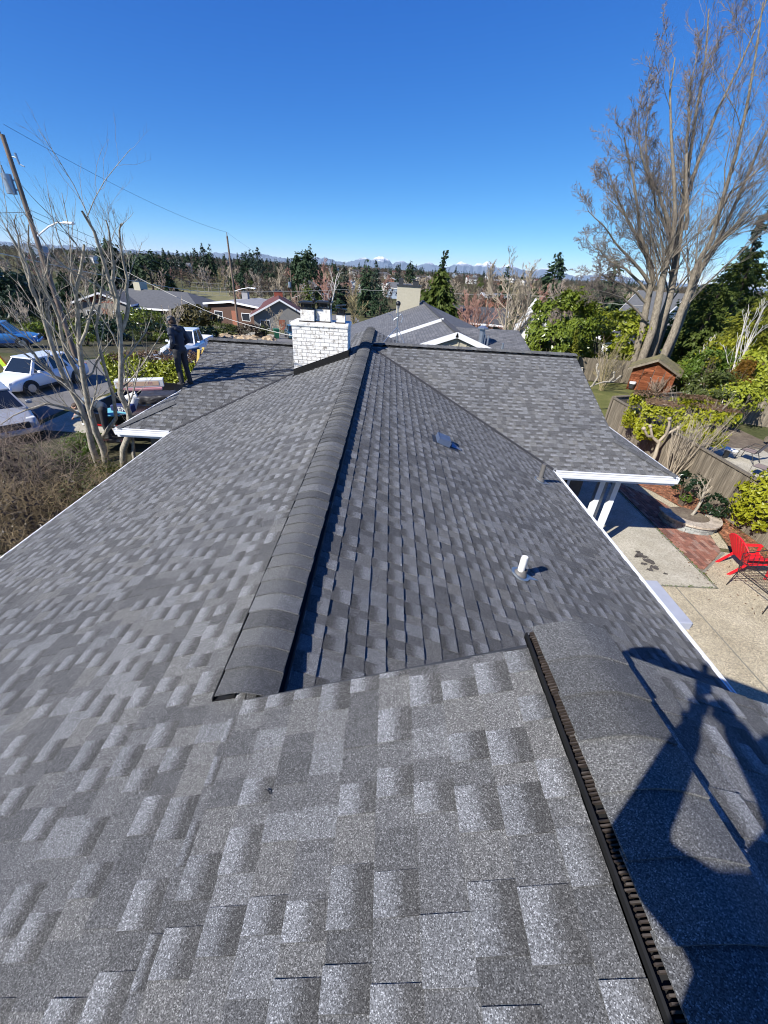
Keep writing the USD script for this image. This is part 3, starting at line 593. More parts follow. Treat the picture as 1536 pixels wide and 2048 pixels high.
def leaves(rng, C, size, out=None, fold=.25, flat=0., aspect=.5):
    """a folded diamond leaf at every point of C, turned about the direction out"""
    n = len(C)
    nrm = unit(rng.normal(size=(n, 3)) + (0 if out is None else np.asarray(out) * 2.2) + np.array([0, 0, flat]))
    ax = unit(np.cross(nrm, rng.normal(size=(n, 3)))); bx = np.cross(nrm, ax)
    s = (size * rng.uniform(.6, 1.3, n))[:, None]
    tip, tail = C + ax * s, C - ax * s * .8
    l, r = C + bx * s * aspect + nrm * s * fold, C - bx * s * aspect + nrm * s * fold
    V = np.stack([tail, l, tip, r], 1).reshape(-1, 3); b = np.arange(n)[:, None] * 4
    return V, np.concatenate([b + [0, 1, 2], b + [0, 2, 3]])
def clump_pts(rng, n, rad, clumps=26, cr=.33, shell=.75, low=-1., squash=None):
    """points gathered in clumps about the shell of an ellipsoid (or a box when squash is given as a power)"""
    d = unit(rng.normal(size=(clumps * 3, 3))); d = d[d[:, 2] > low][:clumps]
    if squash: d = np.sign(d) * np.abs(d) ** (1 / squash); d = d / np.abs(d).max(1, keepdims=True) * .98
    c = d * rng.uniform(shell, 1., (len(d), 1))
    i = rng.integers(0, len(c), n)
    p = c[i] + rng.normal(size=(n, 3)) * cr * rng.uniform(.5, 1.1, (len(c), 1))[i] * .5
    return p * np.array(rad), unit(p)
def bush_leaves(rng, n, rad, size, **k):
    o = {q: k.pop(q) for q in ('fold', 'flat', 'aspect') if q in k}
    p, d = clump_pts(rng, n, rad, **k); return leaves(rng, p, size, d, **o)
def conifer(rng, h, r, n_br, n_sp, size, base=.08, droop=.25, prof=1.0, lump=0.):
    """drooping branches of needle sprays round a stem"""
    t = base + (1 - base) * np.sqrt(rng.uniform(0, 1, n_br)) * .0 + (1 - base) * (1 - np.sqrt(rng.uniform(0, 1, n_br))) if False else base + (1 - base) * (1 - rng.uniform(0, 1, n_br) ** .62)
    az = rng.uniform(0, 2 * PI, n_br)
    R = r * (1 - t) ** prof * rng.uniform(.65, 1.15, n_br) * (1 + lump * np.sin(az * 3 + t * 9)) + .02 * r
    s = rng.uniform(.25, 1., (n_br, n_sp))
    x = np.cos(az)[:, None] * R[:, None] * s; y = np.sin(az)[:, None] * R[:, None] * s
    z = (t * h)[:, None] + R[:, None] * (.18 * s - droop * s ** 2)
    C = np.stack([x, y, z], -1).reshape(-1, 3) + rng.normal(size=(n_br * n_sp, 3)) * size * .35
    o = np.stack([np.cos(az), np.sin(az), 0 * az], -1)[:, None].repeat(n_sp, 1).reshape(-1, 3)
    n = len(C); ax = unit(o + rng.normal(size=(n, 3)) * .5 - [0, 0, .25]); bx = unit(np.cross(ax, rng.normal(size=(n, 3)) * .6 + [0, 0, 1]))
    sz = (size * rng.uniform(.6, 1.3, n) * np.clip(1.15 - t.repeat(n_sp) * .6, .4, 2))[:, None]
    V = np.stack([C - ax * sz * .6, C + bx * sz * .42, C + ax * sz - [0, 0, .2] * sz, C - bx * sz * .42], 1).reshape(-1, 3); b = np.arange(n)[:, None] * 4
    return V, np.concatenate([b + [0, 1, 2], b + [0, 2, 3]])

bark('bark_pale', (.13, .115, .09), (.46, .42, .34), 16.); bark('bark_grey', (.095, .08, .062), (.33, .285, .22), 13.); bark('bark_brown', (.06, .045, .035), (.13, .10, .075))
bark('twig_tan', (.24, .20, .15), (.42, .36, .27)); bark('twig_brown', (.20, .155, .12), (.31, .245, .19)); bark('twig_red', (.25, .14, .11), (.38, .22, .17)); bark('twig_grey', (.24, .20, .165), (.36, .31, .25)); bark('twig_white', (.42, .40, .36), (.62, .59, .54))
bark('twig_yellow', (.19, .16, .08), (.30, .25, .14)); bark('brush_brown', (.13, .095, .06), (.36, .28, .16)); bark('twig_purple', (.12, .098, .085), (.21, .175, .15))
leafy('leaf_hedge', [(0, (.24, .27, .02)), (.45, (.46, .46, .05)), (.8, (.66, .62, .12)), (1, (.75, .68, .28))], trans=.2)
leafy('leaf_hedge_top', [(0, (.16, .10, .055)), (.5, (.30, .19, .12)), (1, (.42, .30, .20))])
leafy('leaf_yellow', [(0, (.26, .27, .012)), (.4, (.50, .47, .025)), (.8, (.68, .60, .05)), (1, (.75, .66, .16))], trans=.2)
leafy('leaf_laurel', [(0, (.13, .17, .02)), (.5, (.34, .37, .045)), (.8, (.54, .53, .09)), (1, (.68, .66, .26))], rough=.28, trans=.18)
leafy('leaf_dark', [(0, (.014, .032, .012)), (.6, (.035, .065, .022)), (1, (.09, .13, .045))], trans=.2, rough=.35)
leafy('leaf_olive', [(0, (.08, .10, .022)), (.6, (.18, .19, .045)), (1, (.30, .27, .08))])
leafy('needle_dark', [(0, (.034, .06, .028)), (.6, (.075, .108, .05)), (1, (.14, .165, .075))], trans=.15, rough=.6, spec=.2)
leafy('needle_blue', [(0, (.035, .058, .042)), (.6, (.065, .095, .065)), (1, (.11, .14, .09))], trans=.15, rough=.6, spec=.2)
leafy('needle_olive', [(0, (.085, .115, .024)), (.6, (.185, .215, .05)), (1, (.30, .30, .08))], trans=.28, rough=.6, spec=.2)
leafy('needle_gold', [(0, (.16, .17, .02)), (.6, (.33, .31, .03)), (1, (.48, .42, .06))], trans=.3, rough=.6, spec=.2)
leafy('leaf_fresh', [(0, (.10, .16, .02)), (.6, (.23, .29, .045)), (1, (.38, .42, .08))])
leafy('grass_orange', [(0, (.22, .12, .02)), (.6, (.42, .24, .04)), (1, (.55, .36, .10))])
leafy('leaf_dead', [(0, (.05, .035, .02)), (.6, (.12, .085, .05)), (1, (.21, .16, .09))], trans=.2)

leafy('leaf_litter', [(0, (.14, .08, .04)), (.5, (.30, .18, .09)), (1, (.50, .36, .2))], trans=.1)
# ================================================================== the bare tree by the left eave
rng = np.random.default_rng(41)
def place_tree(name, label, cat, loc, parts, group=None):
    t = thing(name, label, cat, loc, group=group)
    for nm, mesh, m_, sm in parts: obj(nm, mesh, m_, t, smooth=sm)
    return t
base = np.array([-8.85, 11.3, 0])
from scipy.interpolate import CubicSpline
lines = [([(203, 948), (183, 883), (168, 826), (135, 763), (101, 688), (69, 593), (44, 518), (10, 455)], 11.5, 10.0, .125),
         ([(217, 950), (202, 889), (183, 839), (170, 770), (161, 688), (151, 612), (156, 549), (172, 490)], 11.3, 9.4, .135),
         ([(243, 945), (250, 889), (261, 852), (252, 814), (236, 763), (243, 663), (221, 568), (189, 473), (167, 420)], 11.2, 8.9, .13),
         ([(241, 690), (236, 620), (227, 549), (224, 486), (212, 440)], 9.9, 8.7, .065),
         ([(243, 663), (256, 600), (248, 540), (243, 470), (246, 448)], 9.8, 9.0, .055),
         ([(268, 925), (267, 870), (272, 845)], 11.0, 10.8, .075),
         ([(183, 850), (150, 822), (105, 808), (60, 818), (0, 850)], 11.3, 10.0, .07),
         ([(135, 763), (95, 740), (50, 690), (5, 660)], 11.0, 9.5, .065),
         ([(101, 688), (96, 620), (92, 560), (104, 490)], 10.8, 10.2, .06),
         ([(69, 593), (50, 530), (32, 470), (28, 425)], 10.4, 9.8, .045),
         ([(170, 770), (130, 690), (112, 620), (70, 540), (60, 450)], 10.8, 9.0, .07),
         ([(200, 880), (230, 800), (205, 720), (196, 640), (206, 560), (196, 500)], 11.2, 9.6, .07),
         ([(161, 688), (185, 620), (190, 570), (180, 520)], 10.1, 9.2, .045)]
PS_, RS_ = [], []
for pts, ya_, yb_, r in lines:
    k = 10; q_ = np.linspace(0, 1, k); cs = CubicSpline(np.linspace(0, 1, len(pts)), np.array(pts, float))(q_)
    w = np.array([at_y(x, y, ya_ + (yb_ - ya_) * u) for (x, y), u in zip(cs, q_)])
    if pts[0][1] > 900: w[0, 2] = -.1
    w[1:] += rng.normal(size=(k - 1, 3)) * .02
    PS_.append(w - base); RS_.append(r * .82 * (1 - q_ ** .85 * .82))
stems = PS_; P = np.array(PS_); R = np.array(RS_)
br = grow(rng, P, R, [(9, .34, .66, .26, .36, .20, .18), (6, .48, .6, .34, .55, .2, .16), (3, .45, .55, .35, .62, .3, .14)])
t = thing('bare_tree', 'many stemmed bare tree with pale bark rising beside the left gutter', 'tree', base)
for i in range(len(stems)): obj('trunk', join([((P[i:i + 1], R[i:i + 1]), 10)]), 'bark_pale', t, smooth=60)
obj('crown', join([(br[1], 6), (br[2], 5)]), 'bark_pale', t, smooth=60)
obj('twigs', join([(br[3], 4)]), 'twig_purple', t)

# ================================================================== the tall bare tree behind the shed
rng = np.random.default_rng(9)
tb = at_y(1318, 690, 32.5); tb[2] = zg(tb[0], tb[1])
def dir_to(px, py, y, frm):
    p = at_y(px, py, y); return p - frm
big = thing('tall_bare_tree', 'very tall many stemmed bare tree behind the brown shed, rising past the photo top', 'tree', tb)
from scipy.interpolate import CubicSpline
specs = [([(1278, 702), (1293, 628), (1304, 572), (1306, 538), (1293, 497), (1280, 440), (1264, 340), (1252, 275)], 33.0, .34, -1.),
         ([(1291, 700), (1311, 628), (1326, 553), (1334, 521), (1345, 470), (1345, 380), (1340, 240), (1345, 120)], 32.2, .37, .5),
         ([(1311, 698), (1332, 618), (1347, 572), (1358, 516), (1371, 460), (1392, 330), (1420, 170), (1448, 0)], 32.8, .38, 1.5),
         ([(1330, 698), (1354, 637), (1377, 572), (1391, 525), (1416, 460), (1452, 330), (1485, 180), (1510, 20)], 31.6, .36, -1.5),
         ([(1343, 693), (1380, 600), (1414, 516), (1444, 469), (1500, 360), (1560, 220), (1610, 100)], 32.4, .28, 1.),
         ([(1318, 700), (1340, 610), (1352, 540), (1366, 440), (1420, 280), (1490, 120), (1560, -60)], 33.8, .30, 2.),
         ([(1297, 610), (1268, 578), (1235, 560), (1205, 550), (1185, 542)], 33.0, .13, -2.),
         ([(1303, 575), (1272, 525), (1240, 490), (1205, 445), (1178, 418)], 33.0, .15, -1.),
         ([(1306, 540), (1282, 485), (1252, 430), (1222, 375), (1202, 335)], 33.0, .15, .5),
         ([(1345, 470), (1318, 390), (1290, 300), (1268, 215)], 32.2, .16, -.5),
         ([(1371, 460), (1368, 350), (1372, 220), (1390, 90)], 32.8, .17, 1.),
         ([(1291, 640), (1255, 600), (1228, 588), (1205, 585), (1190, 580)], 32.6, .10, -2.5),
         ([(1300, 590), (1262, 540), (1232, 520), (1205, 500), (1182, 482)], 33.4, .13, 1.5),
         ([(1306, 545), (1290, 505), (1262, 450), (1236, 400), (1218, 350)], 33.4, .13, 2.),
         ([(1343, 480), (1322, 420), (1300, 340), (1300, 240), (1310, 160)], 32.6, .15, 1.5),
         ([(1391, 525), (1440, 480), (1490, 450), (1550, 415)], 31.6, .12, 0.),
         ([(1416, 460), (1480, 380), (1540, 330), (1600, 280)], 31.6, .13, -1.)]
PS_, RS_ = [], []
for pts, yy, r, dy in specs:
    k = 12; s = np.linspace(0, 1, len(pts)); q = np.linspace(0, 1, k)
    cs = CubicSpline(s, np.array(pts, float))(q)
    w = np.array([at_y(x, y, yy + dy * u ** 1.3) for (x, y), u in zip(cs, q)])
    if pts[0][1] > 690: w[0, 2] = zg(0, yy) - .2
    w[1:] += np.cumsum(rng.normal(size=(k - 1, 3)) * [.07, .1, .05], 0)
    PS_.append(w - tb); RS_.append(r * .82 * (1 - q ** .85 * .90))
P = np.array(PS_); R = np.array(RS_)
for i in range(len(P)): obj('trunk', join([((P[i:i + 1], R[i:i + 1]), 10)]), 'bark_grey', big, smooth=60)
br = grow(rng, P, R, [(15, .29, .52, .03, .28, .16, .08), (8, .46, .58, .05, .48, .1, .11), (6, .50, .58, .08, .5, .1, .12), (3, .62, .6, .10, .65, .1, .13)])
br = [(p, np.maximum(r, .0062)) for p, r in br]
obj('crown', join([(br[1], 6), (br[2], 4)]), 'bark_grey', big, smooth=60)
obj('twigs', join([(br[3], 3), (br[4], 3)]), 'twig_purple', big)

# ================================================================== hedges, shrubs and trees one by one
def leaf_shrub(name, label, px, py, y, rad, n, size, mat_, seed, z0=None, cat='shrub', stems_=5, bark_='bark_brown', low=-.6, clumps=30, cr=.3, loc=None, squash=None, **k):
    rng = np.random.default_rng(seed)
    c = np.array(loc, float) if loc is not None else at_y(px, py, y)
    g_ = zg(c[0], c[1]) if z0 is None else z0
    t = thing(name, label, cat, (c[0], c[1], g_))
    h = c[2] - g_
    V, F = bush_leaves(rng, n, rad, size, low=low, clumps=clumps, cr=cr, squash=squash, **k)
    obj('foliage', (V + [0, 0, h], F), mat_, t)
    S = [stem((rng.uniform(-.1, .1) * rad[0], rng.uniform(-.1, .1) * rad[1], -.05), (rng.uniform(-.5, .5) * rad[0] / rad[2], rng.uniform(-.5, .5) * rad[1] / rad[2], 1), h + rad[2] * .5, .03 + .012 * rad[2], 7, .08, rng) for _ in range(stems_)]
    P = np.array([s[0] for s in S]); R = np.array([s[1] for s in S])
    obj('stem', join([(b, 5) for b in grow(rng, P, R, [(5, .4, .7, .2, .6, .3, .1)])]), bark_, t)
    return t
def bare_shrub(name, label, base, h, spread, n, mat_, seed, levels=None, r=.03, cat='shrub', rmin=.004, lean=(0, 0), k=5):
    rng = np.random.default_rng(seed)
    S = [stem((rng.uniform(-.12, .12), rng.uniform(-.12, .12), -.05), (rng.normal() * spread + lean[0], rng.normal() * spread + lean[1], 1), h * rng.uniform(.65, 1.1), r * rng.uniform(.6, 1.2), 7, .09, rng, .08) for _ in range(n)]
    P = np.array([s[0] for s in S]); R = np.array([s[1] for s in S])
    br = grow(rng, P, R, levels or [(6, .42, .6, .3, .6, .3, .12), (4, .45, .6, .3, .6, .2, .12)])
    br = [(p, np.maximum(q, rmin)) for p, q in br]
    t = thing(name, label, cat, base)
    obj('stem', join([(br[0], k)]), mat_, t, smooth=60); obj('twigs', join([(b, 3) for b in br[1:]]), mat_, t)
    return t
# clipped hedge along the street
rng = np.random.default_rng(3)
hx0, hx1, hy0, hy1, hz = -13.1, -6.2, 19.5, 20.9, 1.78
n = 11000
face = rng.choice(3, n, p=[.15, .5, .35]); u, v, w = rng.uniform(0, 1, (3, n))
C = np.stack([hx0 + (hx1 - hx0) * u, hy0 + (hy1 - hy0) * v, hz * w], 1)
C[face == 0, 0] = hx0; C[(face == 1), 1] = hy0 + .0; C[face == 2, 2] = hz
C = C + rng.normal(size=C.shape) * .09 + .10 * np.sin(C[:, [1, 2, 0]] * 3.1)
O = np.zeros_like(C); O[face == 0, 0] = -1; O[face == 1, 1] = -1; O[face == 2, 2] = 1
hedge = thing('clipped_hedge', 'yellow green clipped hedge between the driveway and the street, behind the standing man', 'hedge', ((hx0 + hx1) / 2, (hy0 + hy1) / 2, 0))
off = np.array([(hx0 + hx1) / 2, (hy0 + hy1) / 2, 0])
obj('foliage', leaves(rng, C[face != 2] - off, .10, O[face != 2]), 'leaf_hedge', hedge)
obj('clipped_top', leaves(rng, C[face == 2] - off, .07, O[face == 2]), 'leaf_hedge_top', hedge)
obj('core', MB().box((0, 0, hz / 2 - .1), (hx1 - hx0 - .25, hy1 - hy0 - .3, hz - .3)).out(), 'wall_dark', hedge)
S = [stem((y * .58, rng.uniform(-.3, .3), 0), (rng.normal() * .2, rng.normal() * .2, 1), 1.6, .03, 6, .08, rng) for y in np.arange(-5.4, 5.5, .5)]
obj('stem', join([((np.array([s[0] for s in S]), np.array([s[1] for s in S])), 4)]), 'bark_brown', hedge)
# tangled brush at the foot of the bare tree
rng = np.random.default_rng(6)
def brush(name, label, c, rad, n, L, mat_, seed, r=.006):
    rng = np.random.default_rng(seed)
    S = [stem((rng.normal() * rad[0] * .45, rng.normal() * rad[1] * .45, 0), (rng.normal() * .5, rng.normal() * .5, 1), rad[2] * rng.uniform(.5, 1.1), .012, 6, .2, rng, 0.) for _ in range(n)]
    P = np.array([s[0] for s in S]); R = np.array([s[1] for s in S])
    br = grow(rng, P, R, [(6, .6, .9, .05, .7, .3, .3), (5, .55, .9, -.05, .7, .2, .35)])
    t = thing(name, label, 'shrub', c)
    obj('stem', join([(br[0], 4), (br[1], 3)]), mat_, t); obj('twigs', join([(br[2], 3)]), mat_, t)
    return t
b1 = brush('brush_shrub', 'tangled brown leafless brush below the left gutter at the photo edge', (-8.4, 7.4, 0), (2.1, 2.1, 1.7), 170, .6, 'brush_brown', 1)
V, F = bush_leaves(np.random.default_rng(8), 2600, (1.8, 1.9, .9), .06, clumps=60, cr=.35, low=-.2); obj('dead_leaves', (V + [0, 0, .3], F), 'leaf_dead', b1)
b2 = brush('brush_shrub', 'greyish leafless brush beside the trunks of the pale bare tree, near the silver car', (-10.9, 10.0, 0), (2.2, 2.0, 1.9), 150, .6, 'twig_brown', 2)
V, F = bush_leaves(np.random.default_rng(18), 1200, (1.6, 1.5, 1.0), .06, clumps=50, cr=.35, low=-.2); obj('dead_leaves', (V + [0, 0, .3], F), 'leaf_dead', b2)
b3 = leaf_shrub('green_shrub', 'low fresh green shrub under the pale bare tree behind the truck', 150, 895, 0, (.8, .7, .45), 1500, .05, 'leaf_fresh', 4, loc=(-10.0, 12.3, .35))
leaf_shrub('green_shrub', 'olive ground shrub tucked under the left gutter at the tree foot', 0, 0, 0, (1.5, 1.6, .5), 2500, .05, 'leaf_olive', 5, loc=(-7.3, 9.6, .35), low=-.2)

b4 = brush('brush_shrub', 'golden brown dry brush rising behind the gutter, below the pale trunks', (-7.4, 8.6, 0), (1.3, 1.4, 1.1), 80, .6, 'brush_brown', 3)
V, F = bush_leaves(np.random.default_rng(28), 900, (1.1, 1.3, .6), .06, clumps=40, cr=.35, low=-.2); obj('dead_leaves', (V + [0, 0, .3], F), 'leaf_dead', b4)
# right garden
leaf_shrub('rhododendron', 'dark green round shrub in the bark bed against the fence below the wing corner', 1380, 968, 11.3, (.42, .42, .36), 520, .06, 'leaf_dark', 61)
leaf_shrub('rhododendron', 'dark green round shrub in the bark bed to the right of the stone planter', 1430, 1012, 10.35, (.36, .36, .34), 460, .06, 'leaf_dark', 62)
def clipped_block(name, label, cat, c, size, n, leaf, seed, mside, mtop, z0=0., rot=0., wob=.1):
    rng = np.random.default_rng(seed); a, b, h = np.array(size) / 2; t = thing(name, label, cat, (c[0], c[1], z0), rot)
    d = unit(rng.normal(size=(n, 3))); d = np.sign(d) * np.abs(d) ** .42; d = d / np.max(np.abs(d) ** 3.2, axis=1, keepdims=True) ** (1 / 3.2)
    nr = unit(d ** 3); p = d * (.90 + rng.uniform(-.10, .10, (n, 1)) + wob * (np.sin(d * 5 + seed)[:, [1]]) * .6) * [a, b, h]; top = (d[:, 2] > .86)
    p[top, 2] = h * (.93 + rng.uniform(-.04, .05, top.sum()))
    zc = c[2] - z0
    obj('foliage', tuple(x if i else x + [0, 0, zc] for i, x in enumerate(leaves(rng, p[~top], leaf, nr[~top]))), mside, t)
    obj('clipped_top', tuple(x if i else x + [0, 0, zc] for i, x in enumerate(leaves(rng, p[top], leaf * .8, nr[top]))), mtop, t)
    S = [stem((rng.uniform(-.25, .25), rng.uniform(-.15, .15), 0), (rng.normal() * .35, rng.normal() * .2, 1), zc + h * .5, .07, 7, .1, rng) for _ in range(4)]; P = np.array([q[0] for q in S]); R = np.array([q[1] for q in S])
    obj('trunk', join([(q, 6) for q in grow(rng, P, R, [(5, .5, .9, .15, .6, .35, .12)])]), 'twig_tan', t, smooth=60); return t
clipped_block('yellow_hedge_tree', 'clipped flat topped yellow green tree growing on pollarded limbs at the fence', 'tree', at_y(1347, 832, 15.4), (3.0, 2.2, 1.35), 7500, .075, 63, 'leaf_yellow', 'leaf_hedge_top', rot=-.15)
leaf_shrub('yellow_bush', 'large yellow green leafy bush overhanging the fence at the right edge of the photo', 1568, 1012, 9.6, (1.05, 1.1, .95), 5200, .075, 'leaf_yellow', 64, low=-.8, clumps=50, cr=.25)
# pollard limbs below the flat topped tree
rng = np.random.default_rng(12)
def knobby(name, label, base, segs, r, mat_, cat='tree', seed=0, knob=True):
    rng = np.random.default_rng(seed); t = thing(name, label, cat, base); mb = MB()
    for i, pts in enumerate(segs):
        pts = np.array(pts, float); rad = np.linspace(r, r * .6, len(pts)) if i == 0 else np.linspace(r * .65, r * .42, len(pts))
        part = MB().tube(pts, rad, 8)
        if knob and i:
            s = trimesh.creation.icosphere(1, r * .75); s.vertices += rng.normal(size=s.vertices.shape) * r * .1; s.apply_translation(pts[-1]); part.mesh(s)
        obj('trunk' if i == 0 else 'limb', part.out(), mat_, t, smooth=50)
    return t
pol = knobby('pollarded_tree', 'cut back pale tree with knuckled limbs at the fence beside the wing gutter', (10.15, 14.0, 0),
       [[(0, 0, 0), (.03, .0, .6), (.0, .05, 1.1)], [(0, .05, 1.05), (-.3, .1, 1.25), (-.45, .2, 1.6)], [(0, .05, 1.1), (.1, 0, 1.4), (.35, -.1, 1.7)], [(-.3, .1, 1.25), (-.55, 0, 1.3), (-.75, .05, 1.55)], [(.1, 0, 1.4), (.0, -.1, 1.75), (-.1, -.1, 2.0)]], .09, 'twig_tan', seed=1)
knobby('pollarded_tree', 'cut back white limbed tree rising past the right wing roof edge below the shed lawn', (10.0, 20.6, 0),
       [[(0, 0, 0), (.0, .1, .6), (.1, .1, 1.1)], [(.1, .1, 1.0), (-.4, 0, 1.5), (-.55, 0, 2.0)], [(.1, .1, 1.1), (.4, .1, 1.5), (.9, .1, 1.7)], [(.4, .1, 1.45), (.5, 0, 1.9), (.45, 0, 2.2)], [(.9, .1, 1.7), (1.4, .1, 1.75), (1.7, .2, 2.0)], [(-.4, 0, 1.5), (-.8, 0, 1.7), (-.85, 0, 2.0)], [(.45, 0, 2.1), (.3, 0, 2.35), (.35, .1, 2.5)], [(1.2, .1, 1.72), (1.3, 0, 2.0), (1.22, 0, 2.2)], [(-.5, 0, 1.8), (-.3, 0, 2.1), (-.35, .1, 2.3)]], .075, 'bark_pale', seed=2)
bare_shrub('bare_shrub', 'tall fan of straight bare tan stems at the fence by the flat topped tree', (10.3, 12.9, 0), 2.2, .30, 22, 'twig_tan', 71, r=.026, lean=(.25, .15), levels=[(5, .45, .4, .35, .6, .3, .08), (3, .4, .5, .3, .6, .3, .1)])
bare_shrub('bare_shrub', 'bare whitish small tree with forking stems to the right of the shed', (20.6, 24.5, 0), 5.6, .2, 4, 'twig_white', 72, r=.075, rmin=.012)
bare_shrub('bare_shrub', 'bare silvery shrub right beside the shed roof in front of the cedars', (22.5, 30.5, -.3), 3.6, .3, 6, 'twig_white', 73, r=.04, rmin=.013)
bare_shrub('bare_shrub', 'pale willow like bare shrub with long thin rods at the right photo edge', (23.2, 23.5, 0), 5.2, .33, 16, 'twig_tan', 74, r=.035, rmin=.011)
bare_shrub('bare_shrub', 'white barked bare sapling above the garden chair at the right photo edge', (17.2, 15.2, 0), 2.2, .25, 4, 'twig_white', 75, r=.035)
bare_shrub('bare_shrub', 'bare grey twiggy shrub along the weathered fence left of the shed', (15.0, 28.4, -.2), 2.0, .45, 14, 'twig_tan', 76, r=.018, rmin=.008)
bare_shrub('bare_shrub', 'low tangle of grey brown twigs at the foot of the shed wall', (17.6, 26.4, 0), 1.0, .8, 20, 'twig_brown', 77, r=.015, rmin=.008)
# small pruned tree in the planter
rng = np.random.default_rng(14); tr, r_ = stem((0, 0, .1), (.28, .12, 1), 1.0, .045, 6, .08, rng, .1, .7)
br = grow(rng, tr[None], r_[None], [(7, .62, .8, .25, .6, .5, .16), (5, .45, .8, .2, .6, .3, .2), (3, .5, .8, .2, .7, .3, .2)])
t = thing('planter_tree', 'small crooked bare tree with lichen pale twigs standing in the stone planter', 'tree', (9.32, 10.3, 0))
obj('trunk', join([(br[0], 8)]), 'bark_pale', t, smooth=60); obj('crown', join([(br[1], 6), (br[2], 4), (br[3], 3)]), 'twig_tan', t)
leaf_shrub('olive_shrub', 'loose yellow green bamboo like shrub between the flat topped tree and the back fence', 1425, 790, 20.5, (1.6, 1.2, 1.0), 2600, .10, 'leaf_olive', 65, clumps=40)
leaf_shrub('grass_tuft', 'tall tuft of orange dry grass right of the bamboo like shrub', 1478, 760, 22.5, (.45, .5, 1.1), 1200, .16, 'grass_orange', 66, cat='grass', aspect=.12)
leaf_shrub('olive_shrub', 'green shrub on the slope behind the white barked sapling, right photo edge', 1525, 830, 22.0, (1.0, 1.0, .8), 1500, .10, 'leaf_laurel', 67)
leaf_shrub('olive_shrub', 'small fern green shrub on the neighbour side of the fence above the long white board', 1455, 835, 19.0, (.6, .5, .35), 700, .08, 'leaf_fresh', 68)
leaf_shrub('magnolia_tree', 'tall broadleaf evergreen with glossy yellow green leaves past the right end of wing ridge', 1122, 655, 33.0, (2.5, 2.2, 2.4), 7000, .17, 'leaf_laurel', 81, cat='tree', clumps=80, cr=.22, low=-.9)
leaf_shrub('magnolia_tree', 'low broad glossy leaved bush in front of the tall broadleaf evergreen by the wing ridge', 1100, 690, 30.5, (1.7, 1.4, 1.1), 3200, .16, 'leaf_laurel', 82, cat='shrub', clumps=40, cr=.25)
leaf_shrub('laurel_tree', 'wide yellowish broadleaf tree between the golden conifer and the tall bare trunks', 1222, 676, 35.0, (3.1, 2.4, 2.1), 8000, .17, 'leaf_hedge', 83, cat='tree', clumps=80, cr=.22, low=-.9)
rng = np.random.default_rng(84); c = at_y(1140, 706, 30.0); t = thing('golden_conifer', 'small pointed golden conifer in front of the two broadleaf evergreens', 'tree', (c[0], c[1], c[2] - .6))
obj('foliage', conifer(rng, 2.1, .62, 260, 9, .13, base=.02, droop=-.6), 'needle_gold', t); obj('trunk', MB().tube([(0, 0, -.8), (0, 0, 1.6)], [.06, .02], 6).out(), 'bark_brown', t)
# cedars and yews on the right
def big_conifer(name, label, px, py, y, h, r, nb, ns, size, mat_, seed, droop=.25, prof=1., base=.06, ztop=None):
    rng = np.random.default_rng(seed); p = at_y(px, py, y); g_ = p[2] - h
    t = thing(name, label, 'tree', (p[0], p[1], g_))
    obj('crown', conifer(rng, h, r, nb, ns, size, base=base, droop=droop, prof=prof, lump=.15), mat_, t)
    obj('trunk', MB().tube([(0, 0, -1), (0, 0, h * .5), (0, 0, h * .97)], [r * .07 + .08, r * .04 + .05, .02], 7).out(), 'bark_brown', t)
    return t
big_conifer('cedar_tree', 'large spreading olive cedar filling the right edge behind the bare shrubs', 1520, 490, 38, 13.5, 7.0, 650, 34, .27, 'needle_olive', 91, .12, .75)
big_conifer('cedar_tree', 'olive green cedar in front of the large spreading cedar, right of the tall trunks', 1455, 545, 34, 10.0, 5.2, 520, 30, .24, 'needle_olive', 92, .2, .7)
big_conifer('cedar_tree', 'low green cedar directly right of the tall bare trunks', 1390, 598, 40, 9.2, 4.6, 420, 26, .25, 'needle_olive', 93, .2, .7)
big_conifer('fir_tree', 'dark feathery fir spire cut by the right photo edge against the sky', 1548, 395, 46, 22., 4.2, 420, 26, .36, 'needle_blue', 94, .3)
big_conifer('yew_tree', 'yellow flowering evergreen at the right photo edge below the cedars', 1540, 590, 27, 7., 3.0, 420, 24, .2, 'needle_gold', 95, .1, .6)
big_conifer('yew_tree', 'low olive yew between the shed and the bare white tree', 1425, 665, 33, 5.2, 2.8, 320, 22, .2, 'needle_olive', 96, .1, .6)

# more growth between the shed and the right edge
leaf_shrub('yellow_shrub', 'bright yellow green shrub above the bamboo like shrub, right of the bare white tree', 1492, 700, 27.5, (2.0, 1.6, 1.5), 3200, .14, 'leaf_yellow', 501, clumps=45)
leaf_shrub('yellow_shrub', 'yellow green shrub mass right of the orange grass, cut by the photo edge', 1528, 745, 23.0, (1.3, 1.3, 1.2), 2200, .12, 'leaf_hedge', 502, clumps=40)
leaf_shrub('green_shrub', 'green leafy shrub between the shed and the flat topped yellow green tree', 1420, 735, 25.5, (1.3, 1.1, 1.1), 2000, .12, 'leaf_fresh', 503, clumps=40)
leaf_shrub('green_shrub', 'olive green shrub on the near side of the bamboo like shrub, below the orange grass', 1470, 800, 19.8, (1.2, 1.0, .8), 1800, .10, 'leaf_hedge', 504, clumps=40)
leaf_shrub('green_shrub', 'dark leafy shrub under the bare white tree beside the shed poles', 1392, 745, 28.0, (1.2, 1.0, .8), 1500, .12, 'leaf_laurel', 505, clumps=40)
leaf_shrub('ground_cover_shrub', 'low green tuft in the bark bed left of the lower dark shrub', 1372, 995, 11.2, (.16, .16, .12), 220, .05, 'leaf_fresh', 506)
